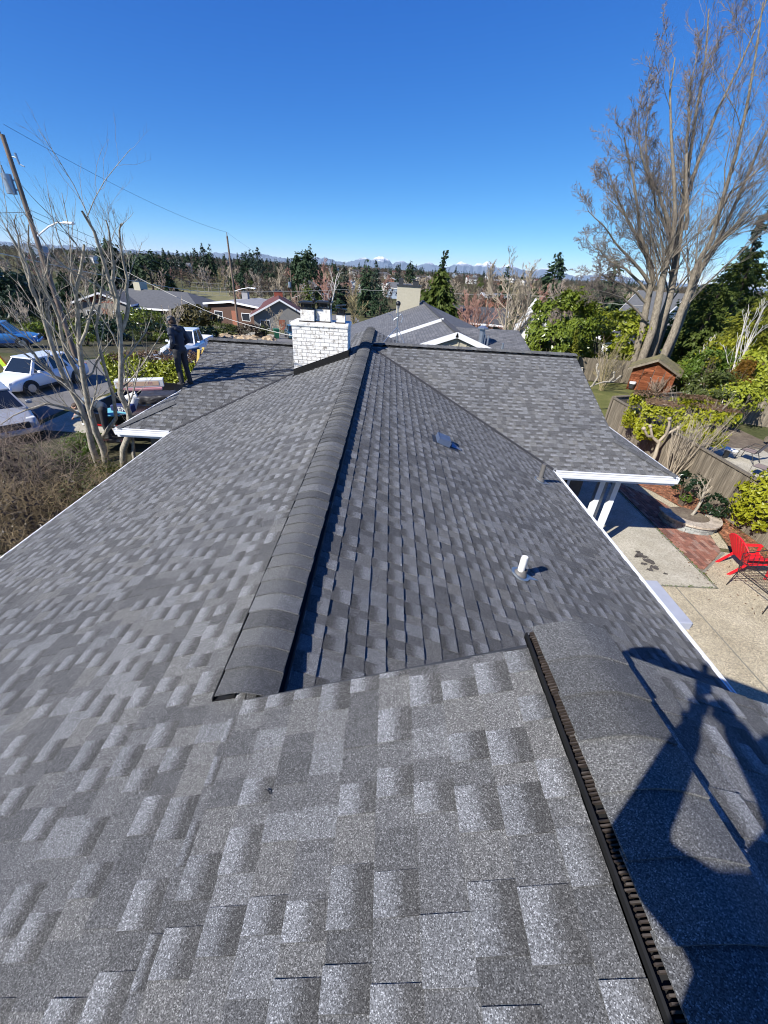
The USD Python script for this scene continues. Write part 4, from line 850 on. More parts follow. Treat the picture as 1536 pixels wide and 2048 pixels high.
bare_shrub('bare_shrub', 'thin bare tan shrub with upright rods beside the orange grass', (21.5, 21.6, 0), 3.4, .32, 14, 'twig_tan', 507, r=.028, rmin=.010)
bare_shrub('bare_shrub', 'bare branching shrub in front of the flat topped tree, leaning over the fence', (11.3, 14.3, 0), 2.6, .32, 12, 'twig_tan', 508, r=.03, lean=(.2, .1))
bare_shrub('bare_shrub', 'bare pale twigs along the wing roof end at the back fence', (14.0, 26.5, 0), 2.6, .4, 10, 'twig_yellow', 509, r=.03, rmin=.009)

# ================================================================== the wider neighbourhood
# ---- mountains
def mountains():
    rng = np.random.default_rng(2); n = 700
    az = np.linspace(math.radians(-60), math.radians(60), n); D = 62000.
    deg = np.degrees(az)
    prof = np.zeros(n)
    for c, h, w in ((-3.4, 1150, 1.7), (-1.3, 1500, 1.5), (1.2, 1150, 1.6), (4.6, 1000, 2.0), (8.6, 1350, 1.8), (11.2, 1520, 1.8), (14.2, 1300, 2.0), (18.5, 1150, 2.6), (25, 900, 3), (-9, 800, 3), (-17, 650, 5)):
        prof = np.maximum(prof, h * np.exp(-np.abs((deg - c) / w) ** 1.7))
    prof = np.maximum(prof, 90) + (meshkit.fbm(np.column_stack([deg * 1.1, deg * 0, deg * 0]), 4) - .35) * 700 * np.clip(prof / 1200, .08, 1)
    prof = prof * .88
    rows = [(0., 0.), (.35, .28), (.62, .55), (.85, .8), (1., 1.), (1.12, .62), (1.3, 0.)]
    V = []
    for d, hh in rows:
        jit = meshkit.fbm(np.column_stack([deg * 2.3 + d * 9, deg * 0 + d * 5, deg * 0])) * 420 * (hh > 0) * (hh < 1) + rng.normal(size=n) * 12 * (0 < hh < 1)
        r = D + (d - 1) * 9000
        V.append(np.stack([r * np.sin(az), r * np.cos(az), np.maximum(prof * hh + jit - 60, -60)], 1))
    V = np.vstack(V); i, j = np.meshgrid(np.arange(len(rows) - 1), np.arange(n - 1), indexing='ij')
    q = np.stack([i * n + j, i * n + j + 1, (i + 1) * n + j + 1, (i + 1) * n + j], -1).reshape(-1, 4)
    nodes = {'g': ('geometry', {}), 's': ('separate_xyz', {}), 'n': ('noise_texture', {'scale': .0011, 'detail': 5.}), 'ad': ('math', {'math_type': 'multiply_add', 'value2': 900., 'value3': -450.}), 'su': ('math', {'math_type': 'add'}),
             'm': ('map_range', {'from_min': 760., 'from_max': 1050., 'to_min': 0., 'to_max': 1.}), 'x': ('mix', {'color1': (.13, .16, .20), 'color2': (.74, .77, .82)}), 'p': ('diffuse_bsdf', {})}
    mat('snow_rock', nodes, [('g.position', 's.vector'), ('g.position', 'n.vector'), ('n.fac', 'ad.value1'), ('s.z', 'su.value1'), ('ad.value', 'su.value2'), ('su.value', 'm.value'), ('m.result', 'x.fac'), ('x.color', 'p.color')], 'p.BSDF')
    obj('mountains', (V, q), 'snow_rock', kind='structure')
mountains()

# ---- houses
simple('roof_grey', (.085, .088, .095), .85, .2, 2.5); simple('roof_dark', (.05, .05, .055), .85, .2, 2.5); simple('roof_brown', (.11, .07, .05), .85, .2, 2.5); simple('roof_red', (.10, .035, .028), .8, .25, 2.5); simple('roof_pale', (.24, .24, .25), .8, .2, 2.)
simple('wall_white', (.6, .6, .57), .7, .06); simple('wall_beige', (.40, .37, .28), .7, .08); simple('wall_red', (.24, .055, .03), .7, .15); simple('wall_brick', (.26, .10, .06), .8, .25, 12.); simple('wall_tan', (.33, .25, .17), .7, .1); simple('wall_blue', (.20, .25, .32), .7, .1); simple('wall_shadow', (.09, .08, .07), .7)
simple('wall_grey', (.20, .195, .185), .7, .1); simple('wall_dkbrick', (.085, .045, .032), .8, .25, 12.); simple('window_glass', (.02, .025, .035), .12, .1)
def rot2(x, y, a): return x * math.cos(a) - y * math.sin(a), x * math.sin(a) + y * math.cos(a)
def gable_house(name, label, loc, rot, w, l, h, rise, wallm, roofm, group=None, windows=((-.3, .55), (.25, .55)), chimney=None, over=.5, trim='white_paint', hip=False, gable_wall_m=None, door=True, side_windows=True):
    """walls w (x) by l (y), the ridge along y; gable ends at y = -l/2 and l/2"""
    t = thing(name, label, 'house', loc, rot, group)
    v = [(-w / 2, -l / 2, -2.5), (w / 2, -l / 2, -2.5), (w / 2, l / 2, -2.5), (-w / 2, l / 2, -2.5), (-w / 2, -l / 2, h), (w / 2, -l / 2, h), (w / 2, l / 2, h), (-w / 2, l / 2, h)]
    f = [[0, 1, 5, 4], [1, 2, 6, 5], [2, 3, 7, 6], [3, 0, 4, 7]]
    obj('wall', (np.array(v, float), np.array(f)), wallm, t)
    hl = l / 2 + over; hw = w / 2 + over; k = rise / (w / 2); ze = h - over * k; yr = hl - (w / 2 if hip else 0)
    if not hip:
        for s in (-1, 1):
            obj('gable', (np.array([(-w / 2, s * l / 2, h), (w / 2, s * l / 2, h), (0, s * l / 2, h + rise)]), np.array([[0, 1, 2]])), gable_wall_m or wallm, t)
    for s in (-1, 1):
        a = [(s * hw, -hl, ze), (s * hw, hl, ze), (0, yr, h + rise), (0, -yr, h + rise)]
        mb = MB().box8([tuple(np.array(p) + [0, 0, dz]) for p in (a[0], a[1], a[3], a[2]) for dz in (.0, .14)])
        if hip and s == 1:
            for e in (-1, 1): mb.add([(hw, e * hl, ze + .14), (-hw, e * hl, ze + .14), (0, e * yr, h + rise + .14)], [[0, 1, 2]])
        r = obj('roof', mb.out(), roofm, t)
        if s == 1:
            fm = MB()
            if not hip:
                for e in (-1, 1):
                    for q in (-1, 1):
                        A, B = np.array((q * hw, e * hl, ze)), np.array((0, e * hl, h + rise)); fm.box8([p + [0, e * y, z] for p in (A, B) for y in (.002, .05) for z in (-.12, .15)])
            for q in (-1, 1): fm.box8([(q * hw + x, y, ze + z) for x in (-.03, .03) for y in (-hl, hl) for z in (-.14, .13)])
            obj('trim', fm.out(), trim, t)
    def win(x, y, z, ww, wh, ax):
        c = (x, y, z); a = (ww, .06, wh) if ax == 'x' else (.06, ww, wh)
        o = obj('window', MB().box(c, a).out(), 'white_paint', t)
        b = (ww - .16, .09, wh - .16) if ax == 'x' else (.09, ww - .16, wh - .16)
        obj('pane', MB().box(c, b).out(), 'window_glass', o)
    for fx, fz in windows: win(fx * w, -l / 2, h * fz, min(1.5, w * .2), 1.2, 'x')
    if side_windows:
        for s in (-1, 1):
            for fy in (-.3, .05, .32): win(s * w / 2, fy * l, h * .55, 1.5, 1.2, 'y')
    if door: obj('door', MB().box((w * .02, -l / 2, h * .4), (.95, .07, h * .75)).out(), 'wall_brick', t)
    if chimney:
        cx, cy, cw, ch, cm = chimney
        c = obj('chimney', MB().box((cx, cy, h + rise * .4 + ch / 2), (cw, cw * .6, ch + rise)).out(), cm, t)
        obj('chimney_cap', MB().box((cx, cy, h + rise * .9 + ch), (cw * 1.12, cw * .72, .09)).box((cx - cw * .22, cy, h + rise * .9 + ch + .15), (cw * .25, cw * .25, .22)).box((cx + cw * .22, cy, h + rise * .9 + ch + .15), (cw * .25, cw * .25, .22)).out(), 'fascia_dark', c)
    return t
# the next door house behind our ridge: two stepped gables and a cross wing
nh = thing('neighbour_house', 'grey roofed house behind our ridge with two stepped white trimmed gables', 'house', (3.3, 22, 0))
ox = np.array([3.3, 22, 0.])
def nroof(name, pts, m_='roof_shingle_far'):
    pts = np.array(pts, float) - ox; n = unit(np.cross(pts[1] - pts[0], pts[2] - pts[0])); n = n if n[2] > 0 else -n
    k = len(pts); v = np.vstack([pts, pts - n * .12]); f = [[0, i, i + 1] for i in range(1, k - 1)] + [[k, k + i + 1, k + i] for i in range(1, k - 1)]
    for i in range(k): j = (i + 1) % k; f += [[i, j, j + k], [i, j + k, i + k]]
    return obj(name, (v, np.array(f)), m_, nh)
nodes = {'g': ('geometry', {}), 's': ('separate_xyz', {}), 'c': ('combine_xyz', {}), 'br': ('brick_texture', {'scale': 1.0, 'brick_width': .36, 'row_height': .16, 'mortar_size': .012, 'color1': (.085, .088, .094), 'color2': (.14, .14, .143), 'mortar': (.05, .05, .055), 'offset': .37}), 'n': ('noise_texture', {'scale': 2.0, 'detail': 5.}),
         'r': ('rgb_ramp', {'ramp': [(.3, (.8,) * 3), (.7, (1.25,) * 3)]}), 'x': ('mix', {'mix_type': 'multiply', 'fac': 1.}), 'p': ('principled_bsdf', {'roughness': .85})}
mat('roof_shingle_far', nodes, [('g.position', 's.vector'), ('s.y', 'c.x'), ('s.x', 'c.y'), ('c.vector', 'br.vector'), ('g.position', 'n.vector'), ('n.fac', 'r.fac'), ('br.color', 'x.color1'), ('r.color', 'x.color2'), ('x.color', 'p.base_color')], 'p.BSDF')
nodes2 = dict(nodes); mat('roof_shingle_front', nodes2, [('g.position', 's.vector'), ('s.x', 'c.x'), ('s.y', 'c.y'), ('c.vector', 'br.vector'), ('g.position', 'n.vector'), ('n.fac', 'r.fac'), ('br.color', 'x.color1'), ('r.color', 'x.color2'), ('x.color', 'p.base_color')], 'p.BSDF')
ZN = 3.42; sl = .36
def zl(x, xc): return ZN - sl * abs(x - xc)
xa, ya, yb, yc = 3.50, 22.0, 27.6, 44.5
# rear body ridge from A1 back; its front gable stands behind the nearer one
nroof('roof', [(xa - .1, yb, ZN), (xa - .3, yc, ZN), (xa - 8.6, yc, ZN - sl * 8.3), (xa - 8.6, yb, ZN - sl * 8.5)])
nroof('roof', [(xa - .1, yb, ZN), (xa - .3, yc, ZN), (xa + 5.5, yc, ZN - sl * 5.8), (xa + 5.5, yb, ZN - sl * 5.6)])
nroof('roof', [(xa, ya, ZN - .02), (xa - .1, yb + .3, ZN - .02), (xa - 7.0, yb + .3, ZN - sl * 6.9 - .02), (xa - 7.0, ya, ZN - sl * 7.0 - .02)])
nroof('roof', [(xa, ya, ZN - .02), (xa - .1, yb + .3, ZN - .02), (xa + 4.2, yb + .3, ZN - sl * 4.3 - .02), (xa + 4.2, ya, ZN - sl * 4.2 - .02)])
def trimbar(A, B, w=.05, h=.2, m_='white_paint', dz=0., nm='bargeboard'):
    A, B = np.array(A, float) - ox, np.array(B, float) - ox; D = unit(B - A); S = unit(np.cross(D, [0, 0, 1.])); U = np.cross(S, D)
    obj(nm, MB().box8([p + S * x + U * (dz + z) for p in (A, B) for x in (-w / 2, w / 2) for z in (-h, 0)]).out(), m_, nh)
for xc, yy, zz, L_, R_ in ((xa - .1, yb - .05, ZN + .10, 8.4, 0), (xa, ya - .05, ZN + .03, 7.0, 4.2)):
    trimbar((xc, yy, zz), (xc - L_, yy, zz - sl * L_), h=.26)
    if R_: trimbar((xc, yy, zz), (xc + R_, yy, zz - sl * R_), h=.26)
trimbar((xa - .1, yb + .12, ZN + .12), (xa - 8.5, yb + .12, ZN + .12 - sl * 8.4), h=.1, nm='rake_trim', dz=.0)
for s in (-1, 1): trimbar((xa, ya - .02, ZN + .05), (xa - .1, yb, ZN + .05), w=.28, h=.05, m_='roof_dark', nm='ridge_cap') if s == 1 else trimbar((xa - .1, yb, ZN + .07), (xa - .3, yc, ZN + .07), w=.28, h=.05, m_='roof_dark', nm='ridge_cap')
gw = np.array([(xa - 6.4, ya + .12, ZN - sl * 6.4 - .1), (xa + 3.9, ya + .12, ZN - sl * 3.9 - .1), (xa, ya + .12, ZN - .1), (xa - 6.4, ya + .12, -1), (xa + 3.9, ya + .12, -1)]) - ox
gwm = obj('gable_wall', (gw, np.array([[0, 1, 2], [3, 4, 1], [3, 1, 0]])), 'wall_beige', nh)
for x in np.arange(xa - 2.4, xa + 2.4, .42): obj('batten', MB().box((x - ox[0], ya + .10 - ox[1], (ZN - sl * abs(x - xa) - .14 - .0 + 0) / 2), (.05, .05, ZN - sl * abs(x - xa) - .14)).out(), 'wall_beige', gwm)
obj('flood_light', MB().mesh(trimesh.creation.icosphere(2, .11).apply_translation((-.35, -.02, ZN - .85))).box((-.2, .0, ZN - .95), (.22, .2, .12)).out(), 'fascia_dark', nh)
# cross wing to the right with its vents
nroof('roof', [(xa + .4, 25.0, 3.42 - .35), (xa + 4.9, 25.3, 3.40), (xa + 4.9, 20.0, 3.40 - sl * 5.3), (xa + 1.5, 20., 3.40 - sl * 5.3)] if False else [(xa + .3, 24.6, 3.38), (xa + 3.9, 24.9, 3.38), (xa + 4.6, 19.3, 3.38 - sl * 5.6), (xa + 2.2, 19.3, 3.38 - sl * 5.6)], 'roof_shingle_front')
for px, py, r, h in ((964, 668, .14, .25), (969, 681, .05, .28), (976, 680, .05, .2), (1004, 700, .05, .3)):
    p = at_y(px, py, 23.0 if py < 690 else 20.8) - ox
    o = obj('vent_pipe', MB().tube([p - [0, 0, .5], p + [0, 0, h]], [r, r], 10, True).out(), 'galvanised', nh)
    if r > .1: obj('vent_hood', MB().tube([p + [0, 0, h], p + [0, 0, h + .06], p + [0, 0, h + .16]], [r * 2, r * 2, r * .4], 10, True).out(), 'galvanised', o)
c0 = at_y(816, 600, 42.0); cc = obj('chimney', MB().box((c0[0] - ox[0], 42 - ox[1], 2.9), (2.1, 1.1, 3.6)).out(), 'wall_beige', nh)
obj('chimney_cap', MB().box((c0[0] - ox[0], 42 - ox[1], 4.75), (2.25, 1.25, .12)).box((c0[0] - ox[0] - .75, 42 - ox[1], 5.05), (.4, .5, .5)).box((c0[0] - ox[0] + .6, 42 - ox[1], 5.25), (.9, .7, .05)).box((c0[0] - ox[0] + .6, 42 - ox[1], 4.95), (.5, .5, .4)).out(), 'fascia_dark', cc)

def gl(px, py, y):
    p = at_y(px, py, y); return np.array([p[0], y, zg(p[0], y)])
gable_house('red_house', 'low house with a red gable and wide grey roof behind the utility pole', (-47., 76, zg(0, 76) - .9), .15, 8, 8, 3.4, 1.4, 'wall_grey', 'roof_grey', gable_wall_m='wall_red', windows=((-.25, .5), (.25, .5)))
h1 = gable_house('grey_roof_house', 'long low house with a broad grey hipped roof beyond the far street hedge', (-41.0, 80, zg(0, 80) - .7), 1.45, 11, 21, 3.0, 2.1, 'wall_shadow', 'roof_grey', chimney=(.5, 3.5, 2.0, 1.6, 'wall_beige'), hip=True)
gable_house('pale_roof_house', 'dark walled house with flat pale grey roof left of the thin utility pole', (-25.0, 78, zg(0, 78) - .3), -.2, 9, 9, 3.6, .5, 'wall_dkbrick', 'roof_pale', chimney=(-1.0, 2.0, 1.1, 1.2, 'roof_pale'))
gable_house('white_front_house', 'house with a dark red roof, red chimney and white front, right of thin pole', (-18.2, 74, zg(0, 74) - .5), .25, 8, 11, 3.0, 2.1, 'wall_grey', 'roof_red', chimney=(0., 3.0, 1.4, .9, 'wall_red'))
gable_house('dark_roof_house', 'dark roofed house with an orange brick chimney behind the neighbour chimney', (12.5, 78, zg(0, 78)), 1.3, 9, 15, 3.0, 1.9, 'wall_shadow', 'roof_dark', chimney=(1., 4., 1.0, 1.6, 'wall_brick'))
gable_house('white_gable_house', 'small pale blue gabled house far right behind the bare trunks', (46., 78, zg(0, 78)), 0.2, 7, 10, 4.5, 4.2, 'wall_white', 'roof_grey')
gable_house('shadow_house', 'white sided house glimpsed low between the broadleaf trees and the shed', (27., 41, zg(0, 41)), .3, 8, 9, 2.4, .9, 'wall_white', 'roof_dark')
tip = gable_house('steep_white_roof', 'narrow steep white roof peak among the reddish bare trees', (19.5, 60, zg(0, 60) - 1), -.2, 4.5, 5, 3.0, 4.0, 'wall_white', 'wall_white', door=False, side_windows=False, windows=((0, .5),))
rng = np.random.default_rng(55)
wl = ['wall_white', 'wall_grey', 'wall_beige', 'wall_tan', 'wall_brick', 'wall_blue']; rl = ['roof_grey', 'roof_dark', 'roof_brown', 'roof_red', 'roof_pale']
protos = []
for k in range(90):
    if k < 46: px, y = rng.uniform(690, 1080), rng.uniform(620, 1250)
    elif k < 66: px, y = rng.uniform(240, 690), rng.uniform(480, 900)
    elif k < 74: px, y = rng.uniform(20, 240), rng.uniform(380, 800)
    else: px, y = rng.uniform(560, 1000), rng.uniform(230, 560)
    p = at_y(px, 545, y); loc = (p[0], y, zg(0, y) - .2); rot = rng.uniform(-.6, .6) + (PI / 2 if rng.random() < .5 else 0)
    if len(protos) < 10:
        protos.append(gable_house('hillside_house', 'small distant house among trees on the far hillside', loc, rot, rng.uniform(8, 11), rng.uniform(10, 16), rng.uniform(4., 6.5), rng.uniform(1.6, 2.8), wl[k % 6], rl[k % 5], group='small distant houses on the far hillside', windows=((-.3, .4), (.3, .4)), chimney=(1, 2, 1.0, 1.2, 'wall_brick') if k % 2 else None, door=False))
    else: dup(protos[k % 10], loc, rot)
gable_house('apartment_block', 'pale grey apartment block rising over the trees behind the left utility pole', (at_y(68, 500, 520)[0], 520, -8), .2, 22, 16, 15, 1.0, 'wall_blue', 'roof_pale', windows=tuple((fx, fz) for fx in (-.35, -.12, .12, .35) for fz in (.3, .5, .7, .88)))

leafy('leaf_bronze', [(0, (.10, .085, .03)), (.5, (.22, .185, .07)), (1, (.36, .31, .13))])
leafy('wood_brush', [(0, (.11, .09, .07)), (.4, (.20, .165, .125)), (.75, (.29, .235, .175)), (1, (.22, .22, .10))], rough=.9, trans=.1, spec=.1)
# ---- trees of the neighbourhood
def conif_proto(seed, h, r, nb, ns, size, m_, label, group, cat='tree', name='conifer_tree', loc=(0, 0, 0), scale=1., rot=0., droop=.25, prof=1., lump=.12):
    rng = np.random.default_rng(seed); t = thing(name, label, cat, loc, rot, group, scale)
    obj('crown', conifer(rng, h, r, nb, ns, size, droop=droop, prof=prof, lump=lump), m_, t)
    obj('trunk', MB().tube([(0, 0, -1.5), (0, 0, h * .5), (0, 0, h * .98)], [r * .08 + .06, r * .05 + .03, .02], 6).out(), 'bark_brown', t)
    return t
def bare_proto(seed, h, m_, label, group, loc, scale=1., rot=0., spread=.45, rmin=.03, n1=13, fan=1, name='bare_tree', lev=None):
    rng = np.random.default_rng(seed); S = [stem((rng.normal() * .15, rng.normal() * .15, -.8), (rng.normal() * .15 * (fan > 1) * 2, rng.normal() * .15 * (fan > 1) * 2, 1), h * .8 * rng.uniform(.85, 1.05) + .8, h * .018, 8, .06, rng, .05, .2) for _ in range(fan)]
    P = np.array([s[0] for s in S]); R = np.array([s[1] for s in S])
    br = grow(rng, P, R, lev or [(n1, .48, .8 * spread / .45, .2, .5, .22, .1), (7, .45, .7, .2, .55, .15, .12), (6, .45, .65, .15, .6, .15, .12)])
    t = thing(name, label, 'tree', loc, rot, group, scale)
    obj('trunk', join([(br[0], 6)]), m_, t, smooth=60); obj('crown', join([(br[1], 4)] + [((p, np.maximum(r, rmin)), 3) for p, r in br[2:]]), m_, t)
    return t
def round_proto(seed, h, rad, n, size, m_, label, group, loc, scale=1., rot=0., name='evergreen_tree', clumps=50):
    rng = np.random.default_rng(seed); t = thing(name, label, 'tree', loc, rot, group, scale)
    V, F = bush_leaves(rng, n, rad, size, clumps=clumps, cr=.3, low=-.7); obj('crown', (V + [0, 0, h - rad[2]], F), m_, t)
    obj('trunk', MB().tube([(0, 0, -1.), (.1, 0, h * .4), (0, .1, h * .8)], [h * .03, h * .022, .05], 7).out(), 'bark_brown', t); return t
def stand(px, ytop, y, h):
    """where a tree h tall stands if its tip shows at (px, ytop): y is moved until ground and height agree"""
    for yy in np.geomspace(y * .5, y * 2.2, 200):
        pass
    p = at_y(px, ytop, y); return np.array([p[0], y, zg(p[0], y)]), p[2] - zg(p[0], y)
def put(fn, px, ytop, y, **k):
    loc, h = stand(px, ytop, y, 0); return loc, max(h, 1.5)
# single trees that can be told apart
def C(px, yt, y, wpx, m_, label, seed, nb=120, ns=9, name='fir_tree', **k):
    loc, h = put(None, px, yt, y); r = wpx / 2 * (y * .88) / FPX * 1.35; k.setdefault('prof', .72)
    return conif_proto(seed, h, r, nb, ns, max(r * .2, .25), m_, label, None, name=name, loc=loc, **k)
def B(px, yt, y, m_, label, seed, **k):
    loc, h = put(None, px, yt, y); return bare_proto(seed, h, m_, label, None, loc, rmin=.00026 * y + .004, **k)
def E_(px, yt, y, wpx, hfrac, m_, label, seed, n=1500, **k):
    loc, h = put(None, px, yt, y); r = wpx / 2 * (y * .88) / FPX
    return round_proto(seed, h, (r, r, h * hfrac), n, r * .12, m_, label, None, loc, **k)
C(207, 472, 95, 74, 'needle_dark', 'tall dark fir behind the street light of the left utility pole', 101, 200, 12)
E_(290, 503, 190, 66, .42, 'needle_dark', 'broad rounded dark pine left of the ball field fence', 102, 1600)
C(325, 520, 210, 34, 'needle_dark', 'narrow dark fir touching the right side of the rounded pine', 103)
B(553, 520, 130, 'twig_tan', 'wide bare brown tree between the two thin utility poles', 104, spread=.5)
E_(612, 506, 150, 62, .45, 'needle_dark', 'big dark evergreen with a lumpy top left of the reddish birch', 105, 2200)
C(588, 514, 165, 34, 'needle_blue', 'dark fir spire against the left side of the lumpy evergreen', 106)
C(612, 558, 105, 34, 'needle_olive', 'small olive cypress just above the chimney left flue', 107, prof=.7)
B(651, 497, 92, 'twig_white', 'white trunked birch with open branches above the chimney flues', 108, n1=9, lev=[(9, .40, .8, .15, .5, .25, .08), (4, .45, .7, .0, .55, .2, .12)])
B(648, 518, 104, 'twig_red', 'weeping reddish twig crown behind the white trunked birch', 109, spread=.5)
C(672, 519, 150, 30, 'needle_dark', 'dark cypress right of the reddish birch', 110, prof=.7)
C(688, 521, 160, 26, 'needle_blue', 'second dark cypress further right of the reddish birch', 111, prof=.7)
B(708, 545, 66, 'twig_yellow', 'upright yellowish bare tree right of the chimney', 112, spread=.36, n1=18)
C(734, 519, 140, 40, 'needle_dark', 'tall dark fir right of the yellowish bare tree', 113)
C(753, 520, 190, 30, 'needle_blue', 'slender fir group tip left of the snowy peak', 114)
E_(761, 576, 78, 40, .4, 'needle_dark', 'small dark round pine left of the beige neighbour chimney', 115, 900)
C(797, 529, 330, 20, 'needle_blue', 'little fir on the hill right of the snowy peak', 116)
C(822, 521, 330, 28, 'needle_dark', 'pointed fir alone on the hill above the beige chimney', 117)
sp = C(884, 540, 72, 84, 'needle_olive', 'green spruce with a long crooked bare leader behind the neighbour roof', 118, 260, 12)
tp, hh = put(None, 884, 540, 72); t2 = put(None, 893, 500, 72)[1]
rng = np.random.default_rng(119); dx = at_y(893, 500, 72)[0] - tp[0]
obj('leader', MB().tube([(0, 0, hh - 1), (dx * .3, 0, hh + (t2 - hh) * .4), (dx * .8, 0, hh + (t2 - hh) * .8), (dx * 1.2, 0, t2)], [.2, .16, .1, .04], 6).out(), 'bark_brown', sp)
cc_ = np.stack([np.interp(rng.uniform(0, 1, 90), [0, .4, .8, 1], [0, dx * .3, dx * .8, dx * 1.2]), rng.normal(size=90) * .3, hh + (t2 - hh) * rng.uniform(0, 1, 90)], 1); cc_[:, 0] = np.interp((cc_[:, 2] - hh) / (t2 - hh), [0, .4, .8, 1], [0, dx * .3, dx * .8, dx * 1.2]) + rng.normal(size=90) * .22
obj('leader_needles', leaves(rng, cc_, .3), 'needle_dark', sp)
B(991, 518, 210, 'twig_tan', 'tall narrow bare poplar on the skyline', 120, spread=.16, n1=22)
C(1017, 529, 190, 30, 'needle_dark', 'dark fir right of the bare poplar', 121)
B(960, 572, 62, 'twig_red', 'wide reddish bare tree right of the crooked spruce', 122, spread=.55, fan=4, n1=10)
B(1052, 505, 52, 'twig_tan', 'tall pale bare tree rising behind the far end of the neighbour roof', 123, spread=.55, fan=3, n1=12)
B(1085, 566, 120, 'twig_red', 'small red twigged tree behind the pale bare tree', 124, spread=.4)
E_(386, 612, 60, 92, .42, 'leaf_bronze', 'rounded olive brown tree by the white pickup', 125, 1700)
E_(318, 628, 62, 40, .42, 'leaf_laurel', 'rhododendron with pale leaves below the grey hipped roof', 126, 900, name='shrub_tree')
E_(245, 632, 56, 56, .44, 'leaf_olive', 'dense round green bush in front of the red gabled house', 127, 1300, name='shrub_tree')
E_(346, 640, 60, 44, .45, 'leaf_dark', 'dark spreading juniper below the grey roof', 128, 900, name='shrub_tree')
E_(24, 548, 62, 110, .5, 'leaf_dark', 'large dark tree mass at the left photo edge behind the pole', 129, 2600)
C(120, 545, 85, 50, 'needle_dark', 'dark fir right behind the left utility pole', 130)
E_(528, 652, 52, 20, .45, 'leaf_olive', 'small round green shrub beside the black bin', 131, 500, name='shrub_tree')
B(556, 612, 56, 'twig_tan', 'spreading leafless street tree in front of the white fronted house', 132, spread=.6, n1=10)
B(590, 560, 78, 'twig_brown', 'bare tree with fine brown twigs beside the thinnest pole', 133, spread=.5)
B(500, 585, 105, 'twig_brown', 'bare tree with brown twigs above the red roofed house', 134, spread=.5)
B(1190, 560, 60, 'twig_brown', 'brown bare tree behind the wide laurel', 135, spread=.6, fan=3)
B(1120, 560, 75, 'twig_grey', 'grey bare tree left of the broadleaf evergreen', 136, spread=.5)
C(1120, 505, 175, 60, 'needle_dark', 'dark broad fir behind the bare twigs left of the tall tree', 137)
C(1235, 520, 120, 80, 'needle_dark', 'dark wide cedar behind the low left limbs of the tall tree', 138, prof=.7)
# ridge of firs and the bare woods: individuals that share a look
fir = [conif_proto(200 + k, 22 + k, 6.2 + .3 * k, 130, 9, 1.15, ['needle_dark', 'needle_blue', 'needle_dark', 'needle_blue'][k], 'dark pointed fir on the far ridge', 'dark firs along the far ridge', loc=(at_y([388, 405, 418, 514][k], 494, 360)[0], 360, zg(0, 360)), scale=[1.0, 1.06, 1.0, .98][k], prof=.8) for k in range(4)]
rng = np.random.default_rng(60)
for k, (px, yt, y) in enumerate([(325, 498, 380), (338, 502, 400), (346, 506, 420), (354, 500, 400), (365, 503, 420), (300, 512, 400), (310, 508, 420), (434, 514, 430), (447, 506, 380), (460, 512, 430), (474, 506, 380), (484, 505, 400), (490, 500, 380), (499, 499, 380), (506, 502, 400), (524, 516, 450), (533, 515, 480), (541, 518, 500), (553, 518, 480), (575, 514, 440), (245, 512, 420), (172, 505, 400), (146, 500, 380), (100, 498, 420), (60, 492, 380), (40, 495, 420)]):
    p = at_y(px, yt, y); h_ = p[2] - zg(0, y); dup(fir[k % 4], (p[0], y, zg(0, y)), rng.uniform(0, 6), h_ / (22 + k % 4))
for k, (px, sc, y) in enumerate([(x, rng.uniform(.5, .85), rng.uniform(650, 1200)) for x in rng.uniform(300, 1300, 70)]):
    p = at_y(px, 520, y); dup(fir[k % 4], (p[0], y, zg(0, y)), rng.uniform(0, 6), sc * rng.uniform(.9, 1.1))
bares = [bare_proto(300 + k, 12, ['twig_brown', 'twig_grey', 'twig_brown', 'twig_tan', 'twig_red', 'twig_yellow'][k], 'bare brown tree in the valley wood below the far ridge', 'bare trees of the valley wood', (at_y(420 + 90 * k, 560, 260 + 30 * k)[0], 260 + 30 * k, zg(0, 260 + 30 * k)), rmin=.085, spread=.5, n1=10, lev=[(9, .5, .8, .2, .5, .2, .1), (7, .45, .7, .2, .55, .15, .12), (5, .45, .65, .15, .6, .15, .12)]) for k in range(6)]
n_ = 0
while n_ < 240:
    y = 150 + 520 * rng.random() ** 1.3; px = rng.uniform(-40, 1400); x = at_y(px, 545, y)[0]
    if 255 < px < 430 and 165 < y < 235: continue
    dup(bares[rng.integers(0, 6)], (x, y, zg(0, y)), rng.uniform(0, 6), rng.uniform(.65, 1.2)); n_ += 1
mids = [round_proto(320 + k, 9, (4, 4, 3.6), 420, .75, ['needle_dark', 'leaf_olive', 'needle_olive'][k], 'rounded evergreen in the valley wood below the far ridge', 'rounded evergreens of the valley wood', (at_y(540 + 180 * k, 560, 300)[0], 300, zg(0, 300))) for k in range(3)]
n_ = 0
while n_ < 62:
    y = 140 + 700 * rng.random(); px = rng.uniform(-40, 1400); x = at_y(px, 545, y)[0]
    if 255 < px < 430 and 165 < y < 235: continue
    dup(mids[rng.integers(0, 3)], (x, y, zg(0, y)), rng.uniform(0, 6), rng.uniform(.5, 1.15)); n_ += 1
